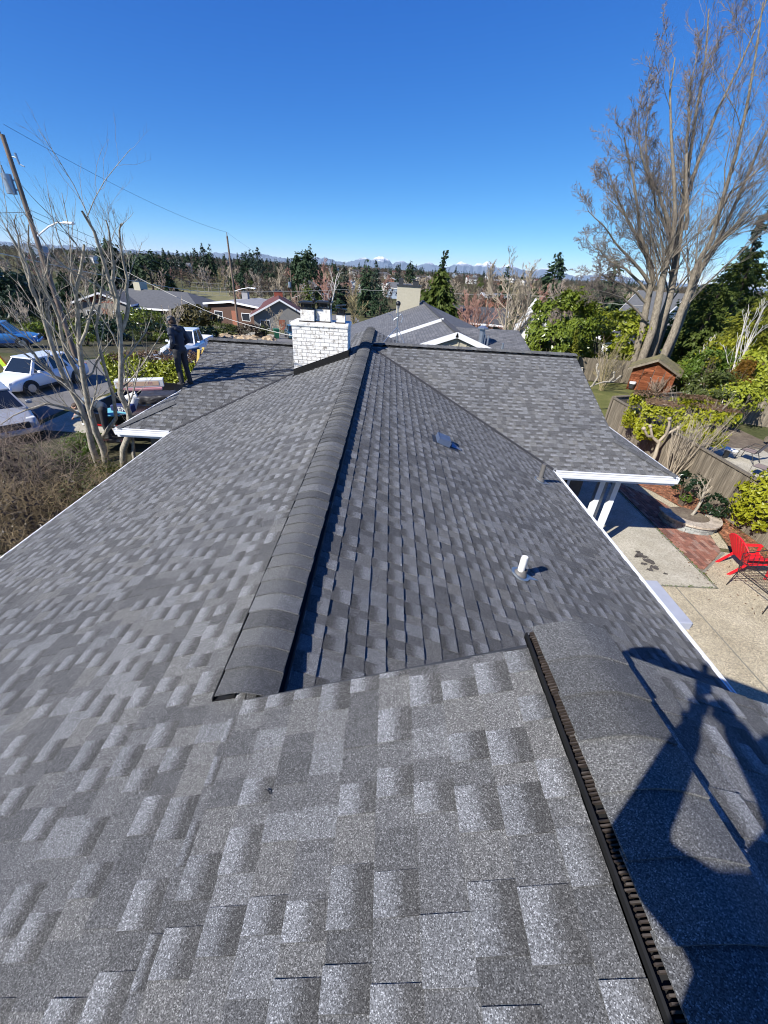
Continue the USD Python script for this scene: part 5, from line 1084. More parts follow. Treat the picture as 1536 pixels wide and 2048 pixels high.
# the wood beyond reads as one mass
def far_wood(name, label, n, y0_, y1_, h, m_, seed, kind):
    rng = np.random.default_rng(seed); V, F, c = [], [], 0
    proto = conifer(rng, 1., .2, 26, 4, .09) if kind == 'fir' else bush_leaves(rng, 150, (.42, .42, .45), .10, clumps=16, aspect=.16)
    pv, pf = proto; pv = pv + (0 if kind == 'fir' else np.array([0, 0, .5]))
    y = rng.uniform(y0_, y1_, n); a = rng.uniform(-1.05, 1.05, n); x = y * np.tan(a) * .95
    ok = ~((y < 240) & (x / y > -.55) & (x / y < -.35)); y, a, x = y[ok], a[ok], x[ok]; n = len(y)
    hh = h * rng.uniform(.6, 1.25, n); ro = rng.uniform(0, 6.28, n); co, si = np.cos(ro), np.sin(ro)
    vx = (pv[None, :, 0] * co[:, None] - pv[None, :, 1] * si[:, None]) * hh[:, None] + x[:, None]
    vy = (pv[None, :, 0] * si[:, None] + pv[None, :, 1] * co[:, None]) * hh[:, None] + y[:, None]
    vz = pv[None, :, 2] * hh[:, None] + zt(0 * y, y)[:, None] - .5
    F = (pf[None] + (np.arange(n) * len(pv))[:, None, None]).reshape(-1, pf.shape[1])
    obj(name, (np.stack([vx, vy, vz], -1).reshape(-1, 3), F), m_, kind='stuff', label=label, cat='wood')
leafy('needle_far', [(0, (.05, .075, .06)), (.6, (.085, .115, .085)), (1, (.13, .16, .11))], trans=.15, rough=.7, spec=.1)
far_wood('fir_wood', 'far band of dark firs along the crest of the ridge', 700, 900, 1500, 13, 'needle_far', 70, 'fir')
simple('bare_wood_bark', (.15, .12, .10), .9, .35, .05)
far_wood('bare_wood', 'far brown leafless wood on the slope below the ridge', 1800, 420, 1400, 11, 'wood_brush', 71, 'bush')
far_wood('bare_wood', 'brown leafless wood filling the valley between the houses', 520, 150, 460, 8.5, 'wood_brush', 72, 'bush')

rough('stone_tan', (.24, .17, .10), (.34, .26, .17), (.44, .36, .26), 1.5, 8., .6)
rough('dark_bed', (.035, .032, .02), (.06, .058, .03), (.10, .085, .05), 1.2, 12., .9)
# planting across the street
sheet('far_beds', [(-60, 31), (-20.3, 24), (-19.4, 31), (-17.6, 41), (-15.9, 50), (-20, 68), (-60, 72)], 'dark_bed', .006, step=4)
sheet('far_lawn', [(-33, 52), (-21, 44), (-18.5, 50), (-20, 58), (-30, 66)], 'lawn_green', .02, step=2)
rng = np.random.default_rng(91)
def S_(px, py, y, rad, m_, label, seed, n=900, size=.16):
    return leaf_shrub('garden_shrub', label, px, py, y, rad, n, size, m_, seed, clumps=30, low=-.4)
S_(215, 690, 40, (2.0, 1.6, 1.2), 'leaf_olive', 'wide olive shrub across the street behind the second bare trunk', 401)
S_(260, 672, 44, (2.2, 1.6, 1.5), 'leaf_dark', 'dark green mound shrub below the round green bush', 402)
S_(305, 668, 45, (2.4, 1.5, 1.1), 'leaf_dark', 'low dark juniper above the left end of the clipped hedge', 403)
S_(318, 690, 40, (2.2, 1.3, .7), 'leaf_olive', 'flat green groundcover shrub behind the white pickup', 404)
S_(175, 672, 44, (1.8, 1.4, 1.2), 'leaf_laurel', 'yellowish shrub in front of the red gabled house', 405)
S_(130, 690, 40, (2.2, 1.6, 1.2), 'leaf_dark', 'dark shrub mass right behind the left utility pole foot', 406)
S_(70, 680, 42, (2.6, 1.8, 1.8), 'leaf_olive', 'olive shrub mass behind the blue car', 407)
S_(408, 668, 46, (1.6, 1.2, .8), 'leaf_dark', 'dark low shrub at the left end of the wing ridge', 408)
S_(440, 660, 52, (2.2, 1.4, .8), 'leaf_olive', 'low shrub on the bank under the second utility pole', 409)
S_(505, 662, 52, (1.8, 1.2, .7), 'leaf_dead', 'brown dry shrub on the rockery by the driveway', 410)
S_(288, 640, 54, (2.2, 1.6, 1.4), 'leaf_laurel', 'pale flowering shrub below the chimney of the grey hipped roof', 411)
S_(100, 735, 30, (1.6, 1.3, .8), 'leaf_dead', 'dry brown shrub between the utility pole and the white car', 412)
S_(190, 715, 34, (1.5, 1.2, .7), 'leaf_olive', 'low green verge shrub at the far kerb behind the white car', 413)
S_(20, 620, 52, (4.0, 3.0, 4.0), 'leaf_dark', 'tall dark evergreen screen at the left photo edge', 414, 2600, .3)
for k, (px, py, y) in enumerate(((150, 650, 46), (60, 640, 44), (230, 655, 48), (345, 668, 44))):
    p = at_y(px, py, y); bare_shrub('bare_shrub', ['bare brown shrub tree in front of the red gable', 'bare brown shrub tree at the left photo edge above the blue car', 'bare whitish shrub below the grey roof eave', 'bare twiggy shrub by the pickup windscreen'][k], (p[0], y, zg(0, y)), 3.2, .4, 8, ['twig_brown', 'twig_grey', 'twig_tan', 'twig_grey'][k], 420 + k, r=.05, rmin=.018)
for k in range(26):
    px, py = rng.uniform(420, 545), rng.uniform(652, 674); p = at_d(px, py, rng.uniform(50, 56)); r_ = rng.uniform(.25, .6)
    st_ = trimesh.creation.icosphere(1, r_); st_.vertices = st_.vertices * [1.2, 1, .6] * (1 + .2 * rng.normal(size=(len(st_.vertices), 1))) + [p[0], p[1], zg(0, p[1]) + r_ * .1]
    obj('rock', st_, 'stone_tan', label='tan boulder on the rockery bank beside the street driveway', cat='rock', group='boulders of the rockery bank')

gp = [leaf_shrub('bank_shrub', 'low mixed shrub on the planted bank across the street', 0, 0, 0, (.9, .9, .6), 420, .13, m_, 440 + k, loc=(-24 - 2 * k, 40 + 3 * k, zg(0, 40 + 3 * k) + .45), low=-.3) for k, m_ in enumerate(('leaf_olive', 'leaf_dark', 'leaf_dead', 'leaf_laurel'))]
for g_ in gp: tag(g_, group='low shrubs of the bank across the street')
for k in range(44):
    px, py = rng.uniform(90, 400), rng.uniform(660, 712); p = at_d(px, py, 45); y = rng.uniform(34, 58); x = at_y(px, py, y)[0]
    if x > -20.5 + max(0, (y - 30) * .22): continue
    dup(gp[k % 4], (x, y, zg(0, y)), rng.uniform(0, 6), rng.uniform(.6, 1.5))

# ================================================================== fences, shed, garden things
nodes = {'g': ('geometry', {}), 'oi': ('object_info', {}), 'mp': ('mapping', {'scale': (22., 22., 1.6)}), 'n': ('noise_texture', {'scale': 1.2, 'detail': 6., 'roughness': .7}), 'r': ('rgb_ramp', {'ramp': [(.25, (.065, .055, .042)), (.5, (.165, .14, .105)), (.75, (.29, .255, .195))]}),
         'm': ('map_range', {'to_min': .72, 'to_max': 1.25}), 'h': ('hsv', {'hue': .5, 'saturation': 1., 'fac': 1.}), 'b': ('bump', {'strength': .4, 'distance': .01}), 'p': ('principled_bsdf', {'roughness': .9, 'specular_ior_level': .15})}
mat('grey_wood', nodes, [('g.position', 'mp.vector'), ('mp.vector', 'n.vector'), ('n.fac', 'r.fac'), ('oi.random', 'm.value'), ('r.color', 'h.color'), ('m.result', 'h.value'), ('h.color', 'p.base_color'), ('n.fac', 'b.height'), ('b.normal', 'p.normal')], 'p.BSDF')
nodes = dict(nodes); nodes['mp'] = ('mapping', {'scale': (2., 2., 20.)}); nodes['r'] = ('rgb_ramp', {'ramp': [(.25, (.085, .026, .012)), (.5, (.19, .062, .028)), (.8, (.31, .125, .06))]}); nodes['m'] = ('map_range', {'to_min': .6, 'to_max': 1.35})
mat('red_wood', nodes, [('g.position', 'mp.vector'), ('mp.vector', 'n.vector'), ('n.fac', 'r.fac'), ('oi.random', 'm.value'), ('r.color', 'h.color'), ('m.result', 'h.value'), ('h.color', 'p.base_color'), ('n.fac', 'b.height'), ('b.normal', 'p.normal')], 'p.BSDF')
rough('moss_roof', (.11, .10, .07), (.17, .15, .085), (.22, .20, .07), 2.2, 16., .8)
rough('stone', (.22, .235, .22), (.30, .31, .29), (.40, .39, .35), 5., 14., .5); rough('stone_cap', (.30, .25, .19), (.38, .32, .25), (.46, .41, .33), 5., 20., .4)
def board_fence(name, label, A, B, h, z0=0., cap=True, bw=.142, seed=0, side=1, z1=None):
    rng = np.random.default_rng(seed); A, B = np.array(A, float), np.array(B, float); L = np.linalg.norm(B - A); d = (B - A) / L; nrm = np.array([-d[1], d[0]]) * side; a = math.atan2(d[1], d[0])
    t = thing(name, label, 'fence', (A[0], A[1], z0), a); z1 = z0 if z1 is None else z1; n = int(L / bw); y = .02 * side
    for i in range(n):
        x = (i + .5) * bw; g_ = (z1 - z0) * x / L; hh = h + rng.uniform(-.015, .015)
        obj('board', MB().box((x + rng.uniform(-.003, .003), y + rng.uniform(-.005, .005), g_ + hh / 2 + .02), (bw - .008, .019, hh), R=rx(rng.uniform(-.01, .01))).out(), 'grey_wood', t)
    for x in np.arange(0, L + .1, 2.4): obj('post', MB().box((min(x, L), -.06 * side, (z1 - z0) * x / L + h / 2), (.1, .1, h + .08)).out(), 'grey_wood', t)
    for z in (.25, h - .2) + ((h + .045,) if cap else ()):
        w = (.035, .09) if z < h else (.16, .035)
        obj('rail' if z < h else 'cap_rail', MB().box8([(x, (-.03 if z < h else 0) * side + s * w[0] / 2, g_ + z + e * w[1] / 2) for x, g_ in ((0, 0), (L, z1 - z0)) for s in (-1, 1) for e in (-1, 1)]).out(), 'grey_wood', t)
    return t
board_fence('board_fence', 'weathered grey board fence along the bark bed right of the patio', (10.66, 4.5), (10.55, 18.6), 1.42, seed=1)
board_fence('board_fence', 'weathered board fence crossing behind the flat topped yellow green tree', (10.6, 18.7), (17.5, 21.4), 1.45, seed=2, side=-1)
board_fence('board_fence', 'sunlit tan board fence at the back of the small lawn left of the shed', (13.9, 30.6), (18.2, 30.2), 1.55, z0=-.3, seed=3, cap=False, side=-1)
board_fence('board_fence', 'grey board fence at the back right of the shed', (19.6, 30.0), (24.5, 28.8), 1.55, z0=-.25, seed=4, cap=False, side=-1)
board_fence('board_fence', 'dark weathered board fence on the slope at the right photo edge below the shrubs', (17.9, 21.3), (22.5, 18.8), 1.4, seed=5, side=-1)
sheet('lawn', [(10.8, 19.2), (17.4, 21.8), (20.5, 26.5), (19.0, 29.8), (13.9, 30.4), (10.5, 26.)], 'lawn_green', .012)
sheet('neighbour_yard', [(10.8, 5.), (17.8, 5.), (17.9, 20.9), (10.8, 18.4)], 'dirt', .010)
sheet('neighbour_terrace', [(12.4, 12.5), (16.5, 12.2), (16.8, 16.8), (12.6, 17.0)], 'concrete', .016)
# shed
sx, sy, sa = 17.95, 28.0, -.60
shed = thing('garden_shed', 'small reddish brown wooden shed with a mossy gable roof behind the lawn', 'shed', (sx, sy, zg(sx, sy)), sa)
W_, D_, H_, RI = 2.5, 2.2, 1.45, .62
rng = np.random.default_rng(33)
obj('wall', MB().box((0, 0, H_ / 2), (W_ - .1, D_ - .1, H_)).out(), 'wall_shadow', shed)
for lab, x0, x1 in (('panel', -W_ / 2, -.62), ('door', -.61, -.02), ('door', .0, .60), ('panel', .62, W_ / 2)):
    pan = obj('door' if lab == 'door' else 'wall_panel', MB().box(((x0 + x1) / 2, -D_ / 2 + .02, H_ / 2), (x1 - x0 - .02, .03, H_ - .02)).out(), 'red_wood', shed)
    for i in range(12):
        z = i * .145 + .01; xm = (x0 + x1) / 2
        topz = H_ + RI * (1 - abs(xm) / (W_ / 2)) * .9 - .05
        if z + .13 < topz: obj('plank', MB().box((xm, -D_ / 2 - .008, z + .066), (x1 - x0 - .05, .024, .132), R=rx(.06)).out(), 'red_wood', pan)
obj('door_knob', trimesh.creation.icosphere(2, .03).apply_translation((-.08, -D_ / 2 - .06, .95)), 'galvanised', shed)
for y in (-D_ / 2, D_ / 2): obj('gable', MB().add([(-W_ / 2, y, H_), (W_ / 2, y, H_), (0, y, H_ + RI)], [[0, 1, 2]]).out(), 'red_wood', shed)
for s in (-1, 1):
    a, b = np.array((0, 0, H_ + RI + .04)), np.array((s * (W_ / 2 + .28), 0, H_ - .28 * RI / (W_ / 2) + .04)); n = 11; rf = None
    rf = obj('roof', MB().box8([tuple(p + [0, y, z]) for p in (a, b) for y in (-D_ / 2 - .3, D_ / 2 + .25) for z in (0, .05)]).out(), 'moss_roof', shed)
    for k in range(7):
        p, q = a + (b - a) * k / 7, a + (b - a) * ((k + 1.1) / 7)
        obj('shingle_course', MB().box8([tuple(o_ + [0, y, z + e]) for o_, e in ((p, .05), (q, .075)) for y in (-D_ / 2 - .3, D_ / 2 + .25) for z in (0, .012)]).out(), 'moss_roof', rf)
    obj('bargeboard', MB().box8([tuple(p + [0, y, z]) for p in (a, b) for y in (-D_ / 2 - .33, -D_ / 2 - .302) for z in (-.10, .05)]).out(), 'grey_wood', shed)
for k, (dx, lean) in enumerate(((1.42, .10), (1.58, .16))):
    tag(obj('garden_pole', MB().tube([(sx + math.cos(sa) * dx + .3, sy + math.sin(sa) * dx - .75, 0), (sx + math.cos(sa) * dx + .55 + lean, sy + math.sin(sa) * dx - .3, 1.5)], [.028, .028], 8, True).out(), 'white_paint'), ['white pole leaning on the shed right corner, nearer the door', 'white pole leaning on the shed right corner, farther from the door'][k], 'pole')
bk = thing('planter_pot', 'white rimmed dark tub beside the left foot of the shed', 'pot', (sx - 1.5, sy - .5, 0))
obj('pot', MB().tube([(0, 0, 0), (0, 0, .3)], [.15, .19], 14, True).out(), 'fascia_dark', bk); obj('rim', MB().tube([(0, 0, .3), (0, 0, .42)], [.2, .2], 14, True).out(), 'white_paint', bk)
# stone planter
pc = np.array([9.18, 10.2]); pl_ = thing('stone_planter', 'low half round planter of grey stones with a tan coping on the brick path', 'planter', (pc[0], pc[1], 0))
rng = np.random.default_rng(8)
for lay in range(2):
    for i in range(13):
        a0 = math.radians(155 + i * 16 + lay * 8); a1 = a0 + math.radians(15); ri, ro = .55, .74 + rng.uniform(-.02, .02); z0, z1 = lay * .12 + .01, lay * .12 + .12
        obj('stone', MB().box8([(r * math.cos(a), r * math.sin(a), z + rng.uniform(-.006, .006)) for r in (ri, ro) for a in (a0, a1) for z in (z0, z1)]).out(), 'stone', pl_)
for i in range(7):
    a0 = math.radians(155 + i * 29.5); a1 = a0 + math.radians(28.8)
    aa = np.linspace(a0, a1, 5); ring = [(r * math.cos(a), r * math.sin(a), z) for z in (.245, .30) for r in (.5, .8) for a in aa]
    q = []
    for k in range(4): q += [[k, k + 1, 6 + k, 5 + k], [10 + k, 15 + k, 16 + k, 11 + k], [k, 10 + k, 11 + k, k + 1], [5 + k, 6 + k, 16 + k, 15 + k]]
    q += [[0, 5, 15, 10], [4, 14, 19, 9]]
    obj('coping', (np.array(ring), np.array(q)), 'stone_cap', pl_)
obj('soil', MB().tube([(0, 0, .1), (0, 0, .2)], [.56, .56], 20, True).out(), 'dirt', pl_)
# red chair
mat('red_plastic', {'p': ('principled_bsdf', {'base_color': (.62, .012, .022), 'roughness': .32})}, [], 'p.BSDF')
simple('black_wire', (.02, .018, .018), .45, .2)
ch = thing('red_chair', 'red plastic garden chair with a fan shaped slatted back on the patio', 'chair', (9.15, 7.95, 0), -.12)
for i in range(9):                                   # fan of back slats
    a = (i - 4) * .075; x0, y0_ = -.22, (i - 4) * .058; Lb = .66 - .012 * (i - 4) ** 2
    u = np.array([-.42, math.sin(a) * 1.0, .9]); u = u / np.linalg.norm(u); s_ = unit(np.cross(u, [1, 0, .2])); n_ = np.cross(s_, u); o_ = np.array([x0 - .014 * (16 - (i - 4) ** 2) * .12, y0_, .36])
    obj('back_slat', MB().box8([o_ + u * q + s_ * w * (1 + .35 * (q > 0)) + n_ * t_ for q in (0, Lb) for w in (-.026, .026) for t_ in (0, .014)]).out(), 'red_plastic', ch)
pts = [np.array([-.22 - .42 * q_ * 1.0, (i - 4) * .058 + math.sin((i - 4) * .075) * q_, .36 + .9 * q_]) for i in range(9) for q_ in [(.66 - .012 * (i - 4) ** 2) / 1.0]]
obj('back_rim', MB().tube(np.array(pts), [.016] * 9, 6, True).out(), 'red_plastic', ch)
for i in range(7): obj('seat_slat', MB().box((-.16 + i * .085, 0, .335 + .012 * i - .004 * (i > 5) * 5), (.078, .5, .016), R=ry(-.13)).out(), 'red_plastic', ch)
for s in (-1, 1):
    obj('arm', MB().box8([(x, s * (.30 + w), z + e) for x, z in ((-.30, .54), (.38, .60)) for w in (-.05, .05) for e in (0, .022)]).out(), 'red_plastic', ch)
    obj('leg', MB().box8([(x + e, s * (.27 + w), z) for z, x in ((0, .36), (.6, .30)) for e in (0, .06) for w in (-.015, .015)]).out(), 'red_plastic', ch)
    obj('leg', MB().box8([(x + e, s * (.25 + w), z) for z, x in ((0, -.48), (.40, -.18)) for e in (0, .075) for w in (-.014, .014)]).out(), 'red_plastic', ch)
# black wire bench
be = thing('wire_bench', 'black wire mesh bench beside the red chair, cut by the right photo edge', 'bench', (8.95, 6.95, 0), .12)
mesh_ = MB()
for i in range(14): mesh_.tube([(-.5 + i * .1, -.45, .44), (-.5 + i * .1, .45, .44)], [.0045, .0045], 5)
for i in range(10): mesh_.tube([(-.5, -.45 + i * .1, .444), (.85, -.45 + i * .1, .444)], [.0045, .0045], 5)
mesh_.tube([(-.5, -.45, .44), (.85, -.45, .44), (.85, .45, .44), (-.5, .45, .44), (-.5, -.45, .44)], [.011] * 5, 6)
obj('seat_mesh', mesh_.out(), 'black_wire', be)
for x in (-.5, .8):
    for y in (-.45, .45): obj('leg', MB().tube([(x + (.05 if x > 0 else -.05), y * 1.05, 0), (x, y, .44)], [.013, .011], 6, True).out(), 'black_wire', be)
for y in (-.45, .45): obj('brace', MB().tube([(-.52, y * 1.02, .2), (.82, y * 1.02, .2)], [.007, .007], 5).out(), 'black_wire', be)
bm = MB()
for i in range(10): bm.tube([(-.45 + i * .14, .45, .44), (-.46 + i * .14, .56, .85)], [.0045, .0045], 5)
for k in range(4): bm.tube([(-.5, .47 + k * .026, .50 + k * .1), (.85, .47 + k * .026, .50 + k * .1)], [.0045, .0045], 5)
bm.tube([(-.5, .45, .44), (-.5, .57, .86), (.1, .59, .92), (.85, .57, .86), (.85, .45, .44)], [.011] * 5, 6)
obj('back_mesh', bm.out(), 'black_wire', be)
for x in (-.5, .85): obj('arm', MB().tube([(x, .5, .68), (x, .1, .72), (x, -.35, .68), (x, -.45, .44)], [.010] * 4, 6).out(), 'black_wire', be)
# neighbour's chair and the long white board
simple('sling_brown', (.24, .185, .16), .7, .08); 
gc = thing('sling_chair', 'brown sling garden chair with black tube frame behind the grey fence', 'chair', (15.0, 15.4, .02), 2.1)
obj('back', MB().box8([(x, y, z) for z, x in ((.42, -.22), (1.08, -.46)) for x in (x, x + .015) for y in (-.26, .26)]).out(), 'sling_brown', gc)
obj('seat', MB().box((.02, 0, .42), (.5, .52, .015)).out(), 'sling_brown', gc)
for s in (-1, 1): obj('frame', MB().tube([(-.48, s * .28, 1.12), (-.2, s * .28, .42), (.28, s * .28, .44), (.32, s * .28, 0)], [.014] * 4, 6).tube([(-.3, s * .29, .68), (.1, s * .3, .66), (.26, s * .29, .44)], [.014] * 3, 6).tube([(-.12, s * .28, .42), (-.36, s * .28, 0)], [.014] * 2, 6).out(), 'black_wire', gc)
ot = thing('sling_stool', 'low black framed brown footstool beside the sling chair behind the fence', 'stool', (14.3, 13.9, .02), 2.1)
obj('seat', MB().box((0, 0, .36), (.5, .5, .015)).out(), 'sling_brown', ot)
for s in (-1, 1): obj('frame', MB().tube([(-.25, s * .26, 0), (-.25, s * .26, .36), (.25, s * .26, .36), (.25, s * .26, 0)], [.014] * 4, 6).out(), 'black_wire', ot)
wbp = np.array([14.0, 15.9])
wbm = Manifold.batch_hull([Manifold.sphere(.10, 16).scale((1, 1, .5)).translate((x, y, 0)) for x, y in ((-.62, -.05), (-.62, .05), (.35, -.16), (.35, .16), (.66, -.06), (.66, .06))])
wv = meshkit.arrays(wbm)[0] @ rz(2.02).T; wf = meshkit.arrays(wbm)[1]
obj('white_board', (wv + [wbp[0], wbp[1], .42], wf), 'white_paint', smooth=40, label='long white board with rounded ends lying just behind the grey fence top', cat='board')
tr_ = thing('trestle', 'low dark trestle under the long white board behind the fence', 'trestle', (wbp[0], wbp[1], .02), 2.02)
for x in (-.4, .4): obj('leg', MB().box((x, 0, .18), (.05, .4, .36)).out(), 'fascia_dark', tr_)
obj('beam', MB().box((0, 0, .345), (1.0, .06, .05)).out(), 'fascia_dark', tr_)
tag(obj('log_beam', MB().tube([(17.5, 17.6, .25), (21.5, 16.8, .35)], [.14, .11], 10, True).out(), 'grey_wood'), 'long weathered grey log lying beyond the garden chair at the right photo edge', 'log')

# ================================================================== tripod antenna, debris on the roof
an = thing('tripod_antenna', 'thin metal tripod mast with a small black dome camera behind the wing ridge', 'antenna', (.30, 14.0, 0))
rz_ = lambda x: EV + PS * (3.70 - x)
obj('mast', MB().tube([(0, 0, rz_(.3)), (-.03, 0, 5.0)], [.022, .020], 8, True).out(), 'galvanised', an)
for dx, dy in ((-.45, -.25), (.42, -.22), (.0, .45)): obj('leg', MB().tube([(dx, dy, rz_(.3 + dx) + .01), (-.015, 0, 4.42)], [.013, .013], 6, True).out(), 'galvanised', an)
obj('dome_camera', trimesh.creation.icosphere(2, .075).apply_translation((-.03, 0, 5.08)), 'black_metal', an, smooth=True)
obj('camera_mount', MB().tube([(-.03, 0, 4.95), (-.03, 0, 5.03)], [.04, .055], 10, True).out(), 'lead_pipe', an)
for pts in ([(-.03, 0, 4.70), (-.16, 0, 4.60), (-.22, 0, 4.75), (-.34, -.02, 4.78)], [(-.02, 0, 4.72), (.08, 0, 4.8), (.14, 0, 4.7), (.1, 0, 4.55)]): obj('antenna_arm', MB().tube(pts, [.012] * 4, 6, True).out(), 'galvanised', an)
g_ = at_z(0, 0, 5) if False else None
def roofpt(px, py):                                 # a point on the left slope
    d = ray(px, py); n = np.array([-PS, 0, 1]); o = np.array([-4.94, 0, EV + .008]) - EYE; return EYE + d * (n @ o) / (n @ d)
p = roofpt(536, 1582); tag(obj('bent_nail', MB().tube([p + [-.012, .004, .006], p + [.004, -.004, .012], p + [.012, -.014, .006]], [.0022, .0026, .0022], 6, True).out(), 'black_metal'), 'tiny black bent scrap lying on the foreground shingles', 'nail')

# ================================================================== poles, lamps and cables
bark('pole_wood', (.10, .075, .06), (.20, .155, .125), 4.)
def pole(name, label, x, y, h, r):
    t = thing(name, label, 'utility pole', (x, y, zg(x, y))); obj('pole', MB().tube([(0, 0, -.5), (0, 0, h * .5), (0, 0, h)], [r, r * .86, r * .7], 12, True).out(), 'pole_wood', t, smooth=50); return t
def lamp(t, z, d, L=1.9, rise=.55):
    d = np.array([*unit(np.array(d, float)), 0]); pts = [np.array([0, 0, z]), d * .5 * L + [0, 0, z + rise * .72], d * .8 * L + [0, 0, z + rise], d * L + [0, 0, z + rise]]
    a = obj('lamp_arm', MB().tube(pts, [.045, .04, .036, .034], 8).out(), 'white_paint', t, smooth=50)
    hd = rbox((.62, .24, .13), .05).rotate((0, 0, math.degrees(math.atan2(d[1], d[0])))).translate(tuple(d * (L + .25) + [0, 0, z + rise])); obj('lamp_head', hd, 'white_paint', a, smooth=40)
pA = pole('utility_pole', 'tall leaning looking wooden utility pole with a transformer at the left photo edge', -20.25, 27.2, 10.9, .15)
obj('pole_pin', MB().tube([(-.05, -.05, 10.85), (-.06, -.06, 11.25)], [.05, .045], 8, True).out(), 'lead_pipe', pA)
tc = np.array([-.42, -.12, 8.45]); tfm = obj('transformer', MB().tube([tc, tc + [0, 0, .85]], [.24, .24], 16, True).out(), 'galvanised', pA, smooth=50)
obj('bushing', MB().tube([tc + [-.08, 0, .85], tc + [-.1, 0, 1.2]], [.05, .035], 8, True).out(), 'lead_pipe', tfm); obj('bracket', MB().box(tc + [.24, .06, .6], (.25, .08, .08)).box(tc + [.24, .06, .2], (.25, .08, .08)).out(), 'galvanised', tfm)
obj('cutout', MB().tube([(.1, 0, 10.05), (.38, 0, 10.0)], [.025, .025], 6, True).tube([(.36, 0, 10.2), (.40, 0, 9.75)], [.06, .045], 8, True).tube([(.42, 0, 9.75), (.62, 0, 9.66)], [.03, .03], 6, True).out(), 'galvanised', pA)
lamp(pA, 6.55, (1, -.1), 2.0, .75)
for z in (7.55, 7.75, 7.35): obj('clamp', MB().box((.12, -.1, z), (.16, .12, .09)).out(), 'black_metal', pA)
pB = pole('utility_pole', 'thin wooden utility pole with a street lamp right of the red roofed house', -19.6, 57.0, 10.6, .14); lamp(pB, 4.9, (1, -.3), 2.6, .5)
obj('pole_pin', MB().tube([(0, 0, 10.6), (0, 0, 11.0)], [.05, .04], 8, True).out(), 'lead_pipe', pB)
pC = pole('utility_pole', 'thinnest farthest utility pole with a transformer, just left of the chimney', -23.2, 107., 10.3, .15); lamp(pC, 4.6, (1, -.3), 3.0, .7); obj('transformer', MB().tube([(-.3, -.3, 6.8), (-.3, -.3, 7.9)], [.32, .32], 12, True).out(), 'galvanised', pC)
pole('utility_pole', 'grey utility pole leaning in the bare twigs left of the tall tree trunks', at_y(1176, 570, 95)[0], 95, 9.8, .16)
def cable(label, pts, r, m_='black_metal', sag=.4, n=14):
    pts = [np.array(p, float) for p in pts]; P = []
    for a, b in zip(pts[:-1], pts[1:]):
        for s in np.linspace(0, 1, n): P.append(a + (b - a) * s - [0, 0, sag * 4 * s * (1 - s)])
    return obj('cable', MB().tube(P, [r] * len(P), 4).out(), m_, label=label, cat='cable')
tA, tB, tC = np.array([-20.2, 27.2, 0]), np.array([-19.6, 57., zg(0, 57)]), np.array([-23.2, 107., zg(0, 107)])
cable('topmost thin wire running from the left utility pole to the second pole', [(-20.0, 27.2, 11.2), tB + [0, 0, 11], tC + [0, 0, 10.3]], .010, sag=.5)
cable('sagging dark cable from the left utility pole to the second pole', [tA + [.15, 0, 7.7], tB + [0, 0, 6.0], tC + [0, 0, 6.2]], .012, sag=.6)
cable('lower of the two dark cables sagging between the first two poles', [tA + [.15, 0, 7.4], tB + [0, 0, 5.3]], .014, sag=.9)
simple('cable_pale', (.45, .44, .40), .6, .1)
cable('dark cable leaving the photo on the left from the left utility pole', [tA + [0, 0, 7.6], (-48, 27, 7.6)], .013, sag=.5)
cable('pale cable crossing the view just under the far treeline', [at_y(-30, 500, 24), at_y(400, 583, 60), at_y(700, 578, 75), at_y(1060, 590, 80), at_y(1300, 612, 70)], .022, 'cable_pale', sag=.2)
cable('pale service cable dropping from the second pole towards our chimney', [at_y(190, 508, 40), at_y(400, 616, 30), at_y(585, 672, 15.5)], .013, 'cable_pale', sag=.12)
# ball field fence
bf = thing('ball_field_fence', 'tall thin posts and rails of the ball field fence beyond the grey roof', 'fence', (-98, 215, zg(0, 215)))
for i in range(15): obj('post', MB().tube([(i * 3.4, 0, 0), (i * 3.4, 0, 5.2 if i % 3 else 6.4)], [.07, .06], 6, True).out(), 'lead_pipe', bf)
for z in (.2, 1.6, 3.2, 5.1): obj('rail', MB().tube([(0, .0, z), (47.6, 0, z)], [.035, .035], 5).out(), 'lead_pipe', bf)
sheet('ball_field', [(-120, 150), (-40, 150), (-52, 240), (-150, 240)], 'dry_grass', .05, step=10)
sheet('verge', [(-60, 100), (-18, 100), (-18, 168), (-80, 168)], 'dry_grass', .04, step=5)

